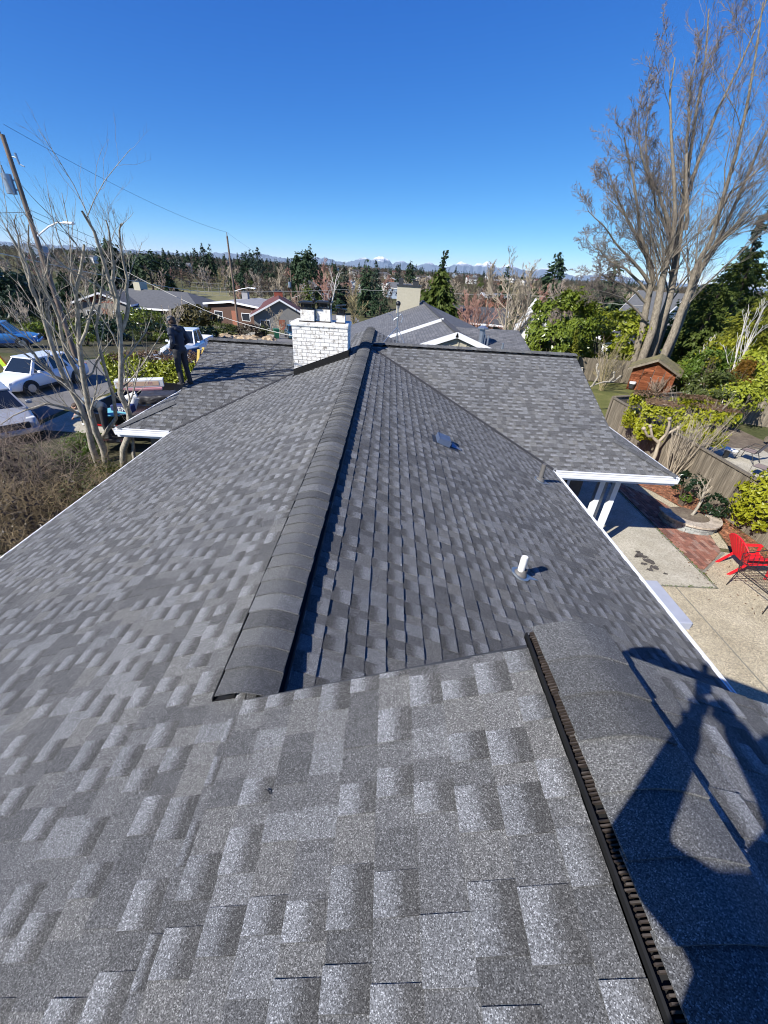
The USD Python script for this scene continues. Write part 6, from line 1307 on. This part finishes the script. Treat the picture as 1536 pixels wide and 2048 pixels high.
# ================================================================== vehicles
def paint(name, c, rough_=.25): mat(name, {'p': ('principled_bsdf', {'base_color': c, 'roughness': rough_, 'coat_weight': .6, 'coat_roughness': .05})}, [], 'p.BSDF')
paint('paint_white', (.72, .73, .75)); paint('paint_silver', (.30, .31, .33)); paint('paint_teal', (.015, .05, .07)); paint('paint_blue', (.04, .16, .38)); paint('paint_black', (.01, .01, .012))
simple('tyre', (.018, .018, .018), .85, .15); simple('rim', (.45, .45, .47), .3, .1, metal=.8); simple('lamp_red', (.35, .01, .01), .25, .1); simple('lamp_clear', (.7, .7, .68), .15, .05); simple('plastic_dark', (.02, .02, .022), .6)
mat('car_glass', {'p': ('principled_bsdf', {'base_color': (.012, .016, .022), 'roughness': .04, 'specular_ior_level': .8})}, [], 'p.BSDF')
def loft(stations):
    """stations: (x, half width, z bottom, z top). A rounded body shell"""
    rings = []
    for x, w, zb, zt_ in stations:
        hgt = zt_ - zb
        half = [(0, zb), (w * .86, zb), (w * .96, zb + hgt * .14), (w, zb + hgt * .45), (w * .985, zb + hgt * .72), (w * .93, zb + hgt * .92), (w * .80, zt_), (w * .4, zt_ + .015), (0, zt_ + .02)]
        rings.append([(x, y, z) for y, z in half] + [(x, -y, z) for y, z in half[-2:0:-1]])
    V = np.array(rings); n, m_, _ = V.shape; q = []
    for i in range(n - 1):
        for j in range(m_): q.append([i * m_ + j, i * m_ + (j + 1) % m_, (i + 1) * m_ + (j + 1) % m_, (i + 1) * m_ + j])
    V = V.reshape(-1, 3); b = len(V); V = np.vstack([V, rings[0][0] + np.array([0, 0, .3]), rings[-1][0] + np.array([0, 0, .3])])
    for j in range(m_): q += [[b, (j + 1) % m_, j, j], [b + 1, (n - 1) * m_ + j, (n - 1) * m_ + (j + 1) % m_, (n - 1) * m_ + (j + 1) % m_]]
    return V, np.array(q)
def vehicle(name, label, cat, loc, rot, pm, kind='suv', scale=None):
    t = thing(name, label, cat, loc, rot, scale=scale)
    if kind == 'suv':
        W, bel, roofz, wb = .92, 1.03, 1.66, (-1.36, 1.36)
        st = [(-2.28, .72, .5, .86), (-2.24, .84, .36, .98), (-1.9, .90, .27, bel), (-1.2, W, .25, bel), (0, W, .25, bel), (.95, W, .25, bel - .02), (1.3, .91, .26, .96), (1.9, .87, .28, .88), (2.2, .80, .36, .78), (2.3, .66, .45, .7)]
        cab = (1.10, .55, -1.35, -2.12); cw = (.82, .62)
    elif kind == 'sedan':
        W, bel, roofz, wb = .90, .92, 1.42, (-1.35, 1.38)
        st = [(-2.3, .70, .48, .80), (-2.24, .82, .34, .90), (-1.7, .88, .24, .93), (0, W, .22, bel), (1.0, W, .22, .90), (1.4, .88, .24, .86), (2.0, .84, .28, .76), (2.28, .72, .38, .66)]
        cab = (1.0, .30, -.95, -1.75); cw = (.80, .58)
    else:
        W, bel, roofz, wb = .98, 1.20, 1.92, (-1.85, 1.85)
        st = [(-.75, W, .42, bel), (0, W, .42, bel), (1.2, W, .42, bel), (1.5, .97, .42, 1.18), (2.4, .95, .42, 1.14), (2.78, .90, .45, 1.08), (2.85, .80, .5, 1.0)]
        cab = (1.25, .62, -.70, -.82); cw = (.88, .70)
    body = obj('body', loft(st), pm, t, smooth=50)
    f0, f1, r1, r0 = cab; (w0, w1), zb, zt_ = cw, bel - .04, roofz
    cb = [(f0, w0, zb), (f1, w1, zt_), (r1, w1, zt_), (r0, w0, zb)]
    v = [(x, s * w, z) for x, w, z in cb for s in (-1, 1)]
    obj('cabin', (np.array(v, float), np.array([[0, 1, 3, 2], [2, 3, 5, 4], [4, 5, 7, 6], [0, 2, 4, 6], [1, 7, 5, 3], [0, 6, 7, 1]])), pm, t)
    obj('roof', rbox((f1 - r1 + .12, w1 * 2 + .06, .09), .04).translate(((f1 + r1) / 2, 0, zt_ + .005)), pm, t, smooth=40)
    def pane(nm, a, b, c, d, ins=.07, out=.008):
        q = np.array([a, b, c, d], float); m_ = q.mean(0); q = q + (m_ - q) * ins; n = unit(np.cross(q[1] - q[0], q[3] - q[0])); n = n * np.sign(n @ (m_ - np.array([(f0 + r0) / 2, 0, (zb + zt_) / 2])))
        k = q + n * out; obj(nm, (np.vstack([k, q]), np.array([[0, 1, 2, 3], [4, 5, 1, 0], [5, 6, 2, 1], [6, 7, 3, 2], [7, 4, 0, 3]])), 'car_glass', t)
    pane('windscreen', (f0, -w0, zb), (f0, w0, zb), (f1, w1, zt_), (f1, -w1, zt_), .10)
    pane('rear_window', (r0, -w0, zb), (r0, w0, zb), (r1, w1, zt_), (r1, -w1, zt_), .13)
    for s in (-1, 1):
        lo = lambda u: np.array([f0 + (r0 - f0) * u, s * w0, zb]); hi = lambda u: np.array([f1 + (r1 - f1) * u, s * w1, zt_])
        cuts = [(.04, .36), (.39, .70), (.73, .96)] if kind == 'suv' else [(.05, .5), (.54, .95)]
        for a, b in cuts: pane('side_window', lo(a), lo(b), hi(b), hi(a), .11)
        obj('mirror', rbox((.12, .2, .14), .04).translate((f0 - .35, s * (W + .08), bel + .06)), pm, t, smooth=40)
        obj('headlight', rbox((.22, .30, .13), .04).translate((st[-2][0] - .06, s * st[-2][1] * .78, st[-2][3] - .05)), 'lamp_clear', t, smooth=40)
        obj('sill', MB().box((0 if kind != 'pickup' else .4, s * (W - .015), st[3][2] + .06), (2.0, .03, .12)).out(), 'plastic_dark', t)
        for x in wb:
            r = .36 if kind != 'pickup' else .42; c = np.array([x, s * (W - .10), r])
            wv_ = obj('wheel', MB().tube([c + [0, s * o, 0] for o in (-.12, -.10, .10, .115)], [r * .9, r, r, r * .9], 20, True).out(), 'tyre', t, smooth=40)
            obj('rim', MB().tube([c + [0, s * .10, 0], c + [0, s * .125, 0]], [r * .64, r * .55], 14, True).out(), 'rim', wv_)
            obj('arch', MB().tube([c + [0, -s * .14, .01], c + [0, s * .105, .01]], [r * 1.14] * 2, 20, True).out(), 'plastic_dark', t)
    obj('grille', MB().box((st[-1][0] + .0, 0, st[-1][2] + .22), (.06, st[-1][1] * 1.5, .22 if kind != 'pickup' else .45)).out(), 'plastic_dark', t)
    obj('bumper', rbox((.16, st[-2][1] * 2 + .06, .2), .06).translate((st[-1][0], 0, st[-1][2] + .02)), pm if kind != 'pickup' else 'rim', t, smooth=40)
    if kind == 'pickup':
        for s in (-1, 1): obj('bed_side', rbox((2.15, .10, .75), .035).translate((-1.85, s * .93, .83)), pm, t, smooth=40)
        obj('bed_floor', MB().box((-1.85, 0, .62), (2.1, 1.8, .08)).out(), 'plastic_dark', t); obj('tailgate', rbox((.08, 1.8, .72), .03).translate((-2.9, 0, .83)), pm, t, smooth=40)
    for s in (-1, 1):
        if kind != 'pickup': obj('tail_light', rbox((.08, .22, .18), .03).translate((st[1][0] + .0, s * .68, st[1][3] - .1)), 'lamp_red', t, smooth=40)
    return t
vehicle('parked_car', 'white hatchback parked in the street behind the bare tree', 'car', (-17.15, 20.2, .012), -1.76, 'paint_white', 'suv', (.94, .95, .88))
vehicle('pickup_truck', 'white pickup truck parked across the street behind the standing man', 'pickup', (-14.3, 30.6, zg(0, 30.6) + .012), -1.47, 'paint_white', 'pickup')
vehicle('parked_car', 'dark bonneted silver car at the left photo edge beside the brush', 'car', (-14.6, 14.6, .012), -.7, 'paint_silver', 'sedan')
vehicle('parked_car', 'dark teal car parked by the driveway just left of the chimney', 'car', (-11.9, 54.5, zg(0, 54.5) + .02), -1.2, 'paint_teal', 'sedan')
vehicle('parked_car', 'pale blue car cut by the left photo edge across the street', 'car', (-28.0, 30.8, zg(0, 30.8) + .01), .5, 'paint_blue', 'suv')
vehicle('parked_car', 'silver blue car half hidden by the hedge and the standing man', 'car', (-11.6, 24.6, .012), -.3, 'paint_silver', 'sedan')
def wheelie_bin(label, px, py, y, m_):
    p = at_y(px, py, y); t = thing('wheelie_bin', label, 'bin', (p[0], y, zg(0, y) + .02), .4)
    obj('body', MB().box8([(x * k, yy * k, z) for k_, z in ((0, 0),) for x in (-.3, .3) for yy in (-.34, .34) for z, k in ((0, .78), (1.0, 1.))]).out(), m_, t); obj('lid', rbox((.68, .76, .09), .03).translate((0, 0, 1.05)), m_, t, smooth=40)
    for s in (-1, 1): obj('wheel', MB().tube([(-.25, s * .3, .1), (-.25, s * .36, .1)], [.1, .1], 10, True).out(), 'tyre', t)
simple('bin_green', (.015, .12, .06), .5, .1)
wheelie_bin('green wheelie bin standing by the driveway in front of the teal car', 553, 668, 52.5, 'bin_green')
wheelie_bin('black wheelie bin standing left of the green bin', 529, 664, 52.8, 'plastic_dark')
simple('lime', (.42, .60, .04), .5, .1); simple('orange', (.75, .22, .03), .5, .1)
lb = thing('lime_panel', 'lime green panel with an orange edge leaning at the left photo edge', 'panel', (*at_y(8, 742, 22.5)[:2], 0), -.6)
obj('panel', MB().box((0, 0, .75), (1.2, .05, 1.3), R=rx(.3)).out(), 'lime', lb); obj('edge', MB().box((.63, 0, .75), (.06, .07, 1.35), R=rx(.3)).out(), 'orange', lb)
# the work trailer on the driveway with its load
tl = thing('dump_trailer', 'black open trailer with red and white tape standing by the left wing', 'trailer', (-9.35, 15.6, 0))
obj('bed', MB().box((0, 0, .78), (2.3, 4.4, .1)).out(), 'paint_black', tl)
for s in (-1, 1): obj('side_wall', MB().box((s * 1.13, 0, 1.05), (.06, 4.4, .5)).out(), 'paint_black', tl)
for s in (-1, 1): obj('end_wall', MB().box((0, s * 2.18, 1.0), (2.2, .06, .42)).out(), 'paint_black', tl)
for s in (-1, 1):
    for yy in (-.45, .45):
        w_ = obj('wheel', MB().tube([(s * 1.0, yy, .36), (s * 1.24, yy, .36)], [.36, .36], 18, True).out(), 'tyre', tl); obj('rim', MB().tube([(s * 1.2, yy, .36), (s * 1.26, yy, .36)], [.2, .17], 12, True).out(), 'rim', w_)
for k in range(6): obj('tape', MB().box((-1.0 + k * .4, -2.215, .80), (.36, .008, .06)).out(), 'lamp_red' if k % 2 else 'white_paint', tl)
obj('rear_step', MB().box((-.1, -2.6, .49), (1.3, .72, .05)).box((-.6, -2.4, .25), (.06, .06, .5)).box((.4, -2.4, .25), (.06, .06, .5)).out(), 'paint_black', tl)
obj('drawbar', MB().box((0, 2.9, .55), (.12, 1.5, .12)).out(), 'paint_black', tl)
simple('carton', (.62, .42, .28), .7, .06); simple('plastic_white', (.66, .66, .64), .5, .05); simple('pink', (.45, .22, .24), .7, .1); simple('cyan_board', (.14, .42, .48), .5, .15, 3.); simple('navy', (.015, .025, .10), .6, .1); simple('tarp_dark', (.035, .033, .035), .55, .3)
ct = thing('long_carton', 'long white carton with an orange side band lying on top of the trailer load', 'box', (-10.05, 16.6, 1.32), .42)
obj('carton', rbox((1.75, .42, .30), .02).translate((0, 0, .15)), 'plastic_white', ct, smooth=40); obj('band', MB().box((-.05, -.213, .15), (1.5, .01, .17)).out(), 'carton', ct); obj('end_flap', MB().box((.88, 0, .16), (.012, .3, .2)).out(), 'lamp_red', ct); obj('pink_base', rbox((1.6, .5, .12), .03).translate((0, -.02, -.07)), 'pink', ct, smooth=40)
for k in range(3): obj('print_mark', MB().box((.32 + k * .06, -.2195, .17), (.025, .004, .10)).out(), 'pink', ct)
for k, (x, y, l) in enumerate(((-9.55, 15.0, 'white plastic bucket lying on its side on the trailer under the carton'), (-9.1, 14.3, 'white plastic bucket standing tilted at the trailer edge by the roof'))):
    b_ = thing('bucket', l, 'bucket', (x, y, 1.22), .5); a_ = np.array([.9, 0, .25]) if k == 0 else np.array([.35, .2, .9]); a_ = a_ / np.linalg.norm(a_)
    obj('bucket', MB().tube([a_ * -.18 + [0, 0, .12], a_ * .2 + [0, 0, .12]], [.13, .16], 18, True).out(), 'plastic_white', b_, smooth=40); obj('rim', MB().tube([a_ * .17 + [0, 0, .12], a_ * .205 + [0, 0, .12]], [.172, .172], 18, True).out(), 'plastic_white', b_)
tv, tf_, _ = meshkit.arrays(rbox((1.3, .9, .34), .12, 10).refine_to_length(.05)); tv = tv + (meshkit.fbm(tv * 5.)[:, None] - .5) * .16 * unit(tv)
obj('dark_tarp', (tv @ rz(.3).T + [-8.75, 15.4, 1.28], tf_), 'tarp_dark', smooth=True, label='crumpled dark tarpaulin heaped on the trailer next to the roof edge', cat='tarp')
obj('cyan_sheet', MB().box((-9.35, 13.55, 1.24), (.85, .55, .03), R=rz(.5) @ rx(.25)).out(), 'cyan_board', label='light blue rigid sheet sticking out of the trailer beside the bending person', cat='board')
nv = thing('navy_package', 'navy blue package with white lettering on the trailer below the carton', 'package', (-9.15, 13.75, 1.2), .1)
obj('package', rbox((.7, .3, .26), .03).translate((0, 0, .13)), 'navy', nv, smooth=40)
tx = meshkit.text_mesh('EN', .15, .004, True); tx.apply_transform(trimesh.transformations.rotation_matrix(PI / 2, [1, 0, 0])); tx.apply_translation((-.12, -.152, .06)); obj('lettering', tx, 'plastic_white', nv)
gb = thing('green_crate', 'green plastic lid lying behind the long carton on the driveway', 'lid', (-11.6, 18.4, .9), .3); obj('lid', rbox((.75, .6, .12), .03), 'bin_green', gb, smooth=40); obj('crate', MB().box((0, 0, -.48), (.6, .5, .84)).out(), 'bin_green', gb)
ld = thing('ladder', 'yellow and white ladder top leaning on the left wing eave beside the man', 'ladder', (-6.42, 14.4, 0))
simple('yellow_paint', (.62, .45, .12), .5, .1)
for s in (-.19, .19): obj('rail', MB().box8([(x + a, s + b, z) for z, x in ((0, -.75), (3.35, .1)) for a in (-.04, .04) for b in (-.015, .015)]).out(), 'yellow_paint', ld)
for k in range(11): obj('rung', MB().tube([(-.75 + .85 * (k * .31 + .2) / 3.5, -.19, k * .31 + .2), (-.75 + .85 * (k * .31 + .2) / 3.5, .19, k * .31 + .2)], [.016, .016], 6).out(), 'plastic_white', ld)
sheet('garden_ground', [(-13.5, -2), (-4.6, -2), (-4.6, 12.2), (-6.4, 14.1), (-13.5, 14.5)], 'dark_bed', .006)

# ================================================================== people
simple('skin', (.42, .24, .17), .5, .06); simple('jacket_navy', (.012, .018, .034), .75, .25, 8.); simple('jeans_dark', (.022, .022, .026), .8, .3, 9.); simple('cap_grey', (.16, .16, .16), .8, .1); simple('hoodie_grey', (.10, .125, .15), .8, .12, 6.); simple('shoe', (.03, .028, .026), .7); simple('hair', (.045, .025, .015), .7); simple('glove_blue', (.03, .18, .45), .6); simple('trim_pale', (.5, .5, .48), .6)
def flesh(segs, fine=.028, it=8):
    """limbs as hulls of spheres, joined and smoothed. segs: (point, radius, point, radius)"""
    s = lambda p, r: Manifold.sphere(r, 14).translate(tuple(map(float, p)))
    m_ = Manifold.batch_boolean([Manifold.batch_hull([s(a, ra), s(b, rb)]) for a, ra, b, rb in segs], manifold3d.OpType.Add).refine_to_length(fine)
    v, f, _ = meshkit.arrays(m_); t = trimesh.Trimesh(v, f, process=True); trimesh.smoothing.filter_taubin(t, iterations=it); return np.array(t.vertices), np.array(t.faces)
def figure(name, label, loc, rot, J, dress, scale=1., hands=True):
    """J: joints. Lists for left and right: sh, el, wr, hip, kn, an"""
    t = thing(name, label, 'person', loc, rot, scale=scale); A = lambda k: np.array(J[k], float); both = lambda k: [np.array(q, float) for q in J[k]]
    sh, el, wr, hip, kn, an_ = map(both, ('sh', 'el', 'wr', 'hip', 'kn', 'an')); pv, ch, nk, hd = A('pelvis'), A('chest'), A('neck'), A('head'); fc = unit(A('face')); up = unit(hd - nk); sd = unit(np.cross(up, fc)); fc = np.cross(sd, up)
    b = [(pv, .12, ch, .13), (ch, .13, nk, .06), (nk, .055, hd - up * .05, .055), (hd - up * .05 + fc * .02, .068, hd + up * .035, .088), (hd + fc * .01, .08, hd + up * .045 - fc * .02, .085), (hd - up * .085 + fc * .055, .028, hd - up * .05 + fc * .06, .035)]
    b += [(hd + fc * .092 - up * .012, .012, hd + fc * .085 + up * .02, .009)] + [(hd + sd * s * .083 - up * .01, .016, hd + sd * s * .083 + up * .025, .016) for s in (-1, 1)]
    for i in (0, 1):
        b += [(ch + (sh[i] - ch) * .5, .09, sh[i], .06), (sh[i], .055, el[i], .043), (el[i], .042, wr[i], .030), (pv, .11, hip[i], .09), (hip[i], .085, kn[i], .055), (kn[i], .055, an_[i], .04)]
        h = unit(wr[i] - el[i]); gx = unit(J['grip'][i]) if 'grip' in J else unit(np.cross(h, [0, 0, 1.])); n_ = np.cross(h, gx)
        pc_ = wr[i] + h * .055; b.append((wr[i], .027, pc_, .030))
        for k in range(4):
            k0 = pc_ + gx * (k - 1.5) * .021 + h * .02; k1 = k0 + h * (.036 + .004 * (k in (1, 2))) + n_ * .012; k2 = k1 + h * .018 + n_ * .03; b += [(k0, .0105, k1, .0095), (k1, .0095, k2, .008)]
        b += [(pc_ - gx * .03 - h * .01, .012, pc_ - gx * .05 + h * .03 + n_ * .015, .0095)]
    body = obj('body', flesh(b, .016, 4), 'skin', t, smooth=True)
    jk = [(pv + [0, 0, .02], .142, ch, .158), (ch, .152, nk - up * .03, .085)]
    for i in (0, 1): jk += [(ch + (sh[i] - ch) * .5, .115, sh[i], .082), (sh[i], .080, el[i], .064), (el[i], .062, wr[i], .046)]
    obj('jacket', flesh(jk), dress[0], t, smooth=True)
    tr2 = []
    for i in (0, 1): tr2 += [(pv, .132, hip[i], .112), (hip[i], .108, kn[i], .075), (kn[i], .074, an_[i], .062)]
    obj('trousers', flesh(tr2), dress[1], t, smooth=True)
    for i in (0, 1):
        toe = unit(np.array([*(J['toe'][i] if 'toe' in J else (1, 0)), 0.])); a = an_[i]; obj('shoe', flesh([(a - toe * .05 + [0, 0, -.035], .042, a + toe * .15 + [0, 0, -.045], .034), (a, .05, a + [0, 0, -.03], .045)], .02, 3), 'shoe', t, smooth=True)
    if dress[2]:
        cp = trimesh.creation.icosphere(3, 1.); v = cp.vertices.copy(); k = v[:, 2] > -.15; v[~k, 2] = -.15; fr = np.stack([fc, sd, up], 1); obj('cap', ((v * [.108, .098, .092]) @ fr.T + hd + up * .045, cp.faces), dress[2], t, smooth=True)
        u_ = np.linspace(-1, 1, 9); br_ = [hd + up * (.048 - .018 * e) + fc * (.085 + .085 * e * math.sqrt(max(0, 1 - (q * .92) ** 2))) + sd * q * .078 for e in (0, 1) for q in u_]
        br_ = np.vstack([br_, np.array(br_) - up * .008]); q = [[i, i + 1, i + 10, i + 9] for i in range(8)] + [[18 + i, 27 + i, 28 + i, 19 + i] for i in range(8)] + [[9 + i, 10 + i, 28 + i, 27 + i] for i in range(8)]
        obj('cap_brim', (br_, np.array(q)), 'trim_pale' if dress[2] == 'cap_grey' else dress[2], t)
    obj('hair', flesh([(hd - fc * .03 - up * .02, .082, hd - fc * .035 + up * .03, .088)] + ([(hd + fc * .055 - up * .085, .03, hd + fc * .04 - up * .06 + sd * .03, .04), (hd + fc * .055 - up * .085, .03, hd + fc * .04 - up * .06 - sd * .03, .04)] if len(dress) > 3 else []), .02, 3), 'hair', t, smooth=True)
    return t
stand_ = dict(pelvis=(0, 0, .97), chest=(-.01, 0, 1.30), neck=(.01, 0, 1.50), head=(.075, 0, 1.62), face=(.9, 0, -.55), sh=[(-.01, .19, 1.42), (-.01, -.19, 1.42)], el=[(-.10, .27, 1.16), (-.10, -.27, 1.16)], wr=[(.09, .18, 1.0), (.09, -.18, 1.0)], hip=[(0, .10, .92), (0, -.10, .92)], kn=[(.04, .12, .50), (.02, -.12, .5)], an=[(.0, .14, .09), (-.03, -.13, .09)])
man = figure('person', 'man in navy jacket and dark trousers with grey cap standing on the left wing roof', (-5.20, 10.60, 2.47 + PS * 1.65 + .02), PI - .35, stand_, ('jacket_navy', 'jeans_dark', 'cap_grey', 1), .93)
obj('hood', flesh([((-.10, -.07, 1.47), .055, (-.12, .0, 1.45), .07), ((-.12, 0, 1.45), .07, (-.10, .07, 1.47), .055)], .02, 3), 'jacket_navy', man, smooth=True)
obj('chest_badge', MB().box((.0, .262, 1.36), (.05, .02, .03)).out(), 'trim_pale', man)
bend = dict(pelvis=(-.05, 0, .98), chest=(.28, 0, 1.17), neck=(.47, 0, 1.10), head=(.60, 0, 1.04), face=(.35, 0, -1), sh=[(.38, .19, 1.12), (.38, -.19, 1.12)], el=[(.48, .26, .86), (.5, -.24, .88)], wr=[(.66, .18, .78), (.68, -.14, .80)], hip=[(-.05, .10, .93), (-.05, -.10, .93)], kn=[(.0, .14, .50), (.02, -.12, .50)], an=[(-.04, .16, .09), (-.06, -.13, .09)])
bp_ = figure('person', 'person in a grey hooded jacket bending over beside the trailer behind the bare trunks', (-9.38, 12.95, .52), PI + .35, bend, ('hoodie_grey', 'jeans_dark', None), 1.08)
obj('seam', MB().tube([(.02, -.165, 1.08), (.2, -.175, 1.17), (.26, -.18, 1.05), (.12, -.17, .92)], [.008] * 4, 5).out(), 'trim_pale', bp_)
# the photographer, standing behind the lens; only the shadow shows
U_ = -down
ph = thing('phone', 'black phone held up by the photographer, outside the photo', 'phone', (0, 0, 0))
pcn = EYE + U_ * -.055 + right * -.02 - fwd * .012; hb = np.array([right * .038, U_ * .075, fwd * .004])
obj('phone_body', MB().box8([pcn + sx_ * hb[0] + sy_ * hb[1] + sz_ * hb[2] for sx_ in (-1, 1) for sy_ in (-1, 1) for sz_ in (-1, 1)]).out(), 'black_metal', ph)
fz = lambda x: EV + PS * (x + 4.94)
pg = dict(pelvis=(.04, -.52, 5.30), chest=(.05, -.51, 5.58), neck=(.06, -.47, 5.74), head=(.08, -.41, 5.86), face=(-.2, 1, -.15), sh=[(-.13, -.46, 5.66), (.24, -.48, 5.66)], el=[(-.225, -.30, 5.62), (.36, -.28, 5.50)], wr=[(-.09, -.165, 5.80), (.11, -.165, 5.80)], grip=[right, right],
          hip=[(-.06, -.52, 5.26), (.14, -.52, 5.26)], kn=[(-.12, -.46, 4.86), (.2, -.46, 4.92)], an=[(-.14, -.55, fz(-.14) + .10), (.22, -.55, fz(.22) + .10)], toe=[(0, 1), (.2, 1)])
figure('person', 'photographer holding up a phone on the roof, known only by the shadow', (0, 0, 0), 0., pg, ('jacket_navy', 'jeans_dark', 'cap_grey'))

rng = np.random.default_rng(88)
Lp = np.vstack([np.column_stack([rng.uniform(9.5, 10.5, 420), rng.uniform(8.2, 14.5, 420)]), np.column_stack([10.2 - np.abs(rng.normal(size=150)) * 1.1, rng.uniform(5.2, 8.4, 150)]), np.column_stack([8.03 + rng.normal(size=90) * .12, rng.uniform(7.2, 12.5, 90)])])
V, F = leaves(rng, np.column_stack([Lp, np.full(len(Lp), .03)]), .028, np.tile([0, 0, 1.], (len(Lp), 1)), fold=.15)
obj('fallen_leaves', (V, F), 'leaf_litter', kind='stuff', label='dry fallen leaves scattered over the bark bed and patio joints', cat='leaves')
Gp = np.vstack([np.column_stack([rng.uniform(10.3, 10.6, 260), rng.uniform(7.5, 14, 260)]), np.column_stack([8.025 + rng.normal(size=160) * .02, rng.uniform(7.3, 12, 160)]), np.column_stack([rng.uniform(3.8, 8, 120), 7.2 + rng.normal(size=120) * .02])])
V, F = leaves(rng, np.column_stack([Gp, np.full(len(Gp), .03)]), .035, np.column_stack([rng.normal(size=(len(Gp), 2)), np.zeros(len(Gp))]), aspect=.2)
obj('joint_weeds', (V, F), 'leaf_fresh', kind='stuff', label='small weeds in the paving joints and along the fence foot', cat='weeds')

# ------------------------------------------------------------------ air
hz = MB().box((0, 0, 900 - 61.5), (150000, 150000, 1800.)).out()
M['air'] = usdkit.material(stage, LK + '/air', {'v': ('principled_volume', {'color': (.62, .80, 1.0), 'density': 7e-6, 'anisotropy': .1})}, [], volume='v.volume')
obj('haze', hz, 'air', kind='stuff')
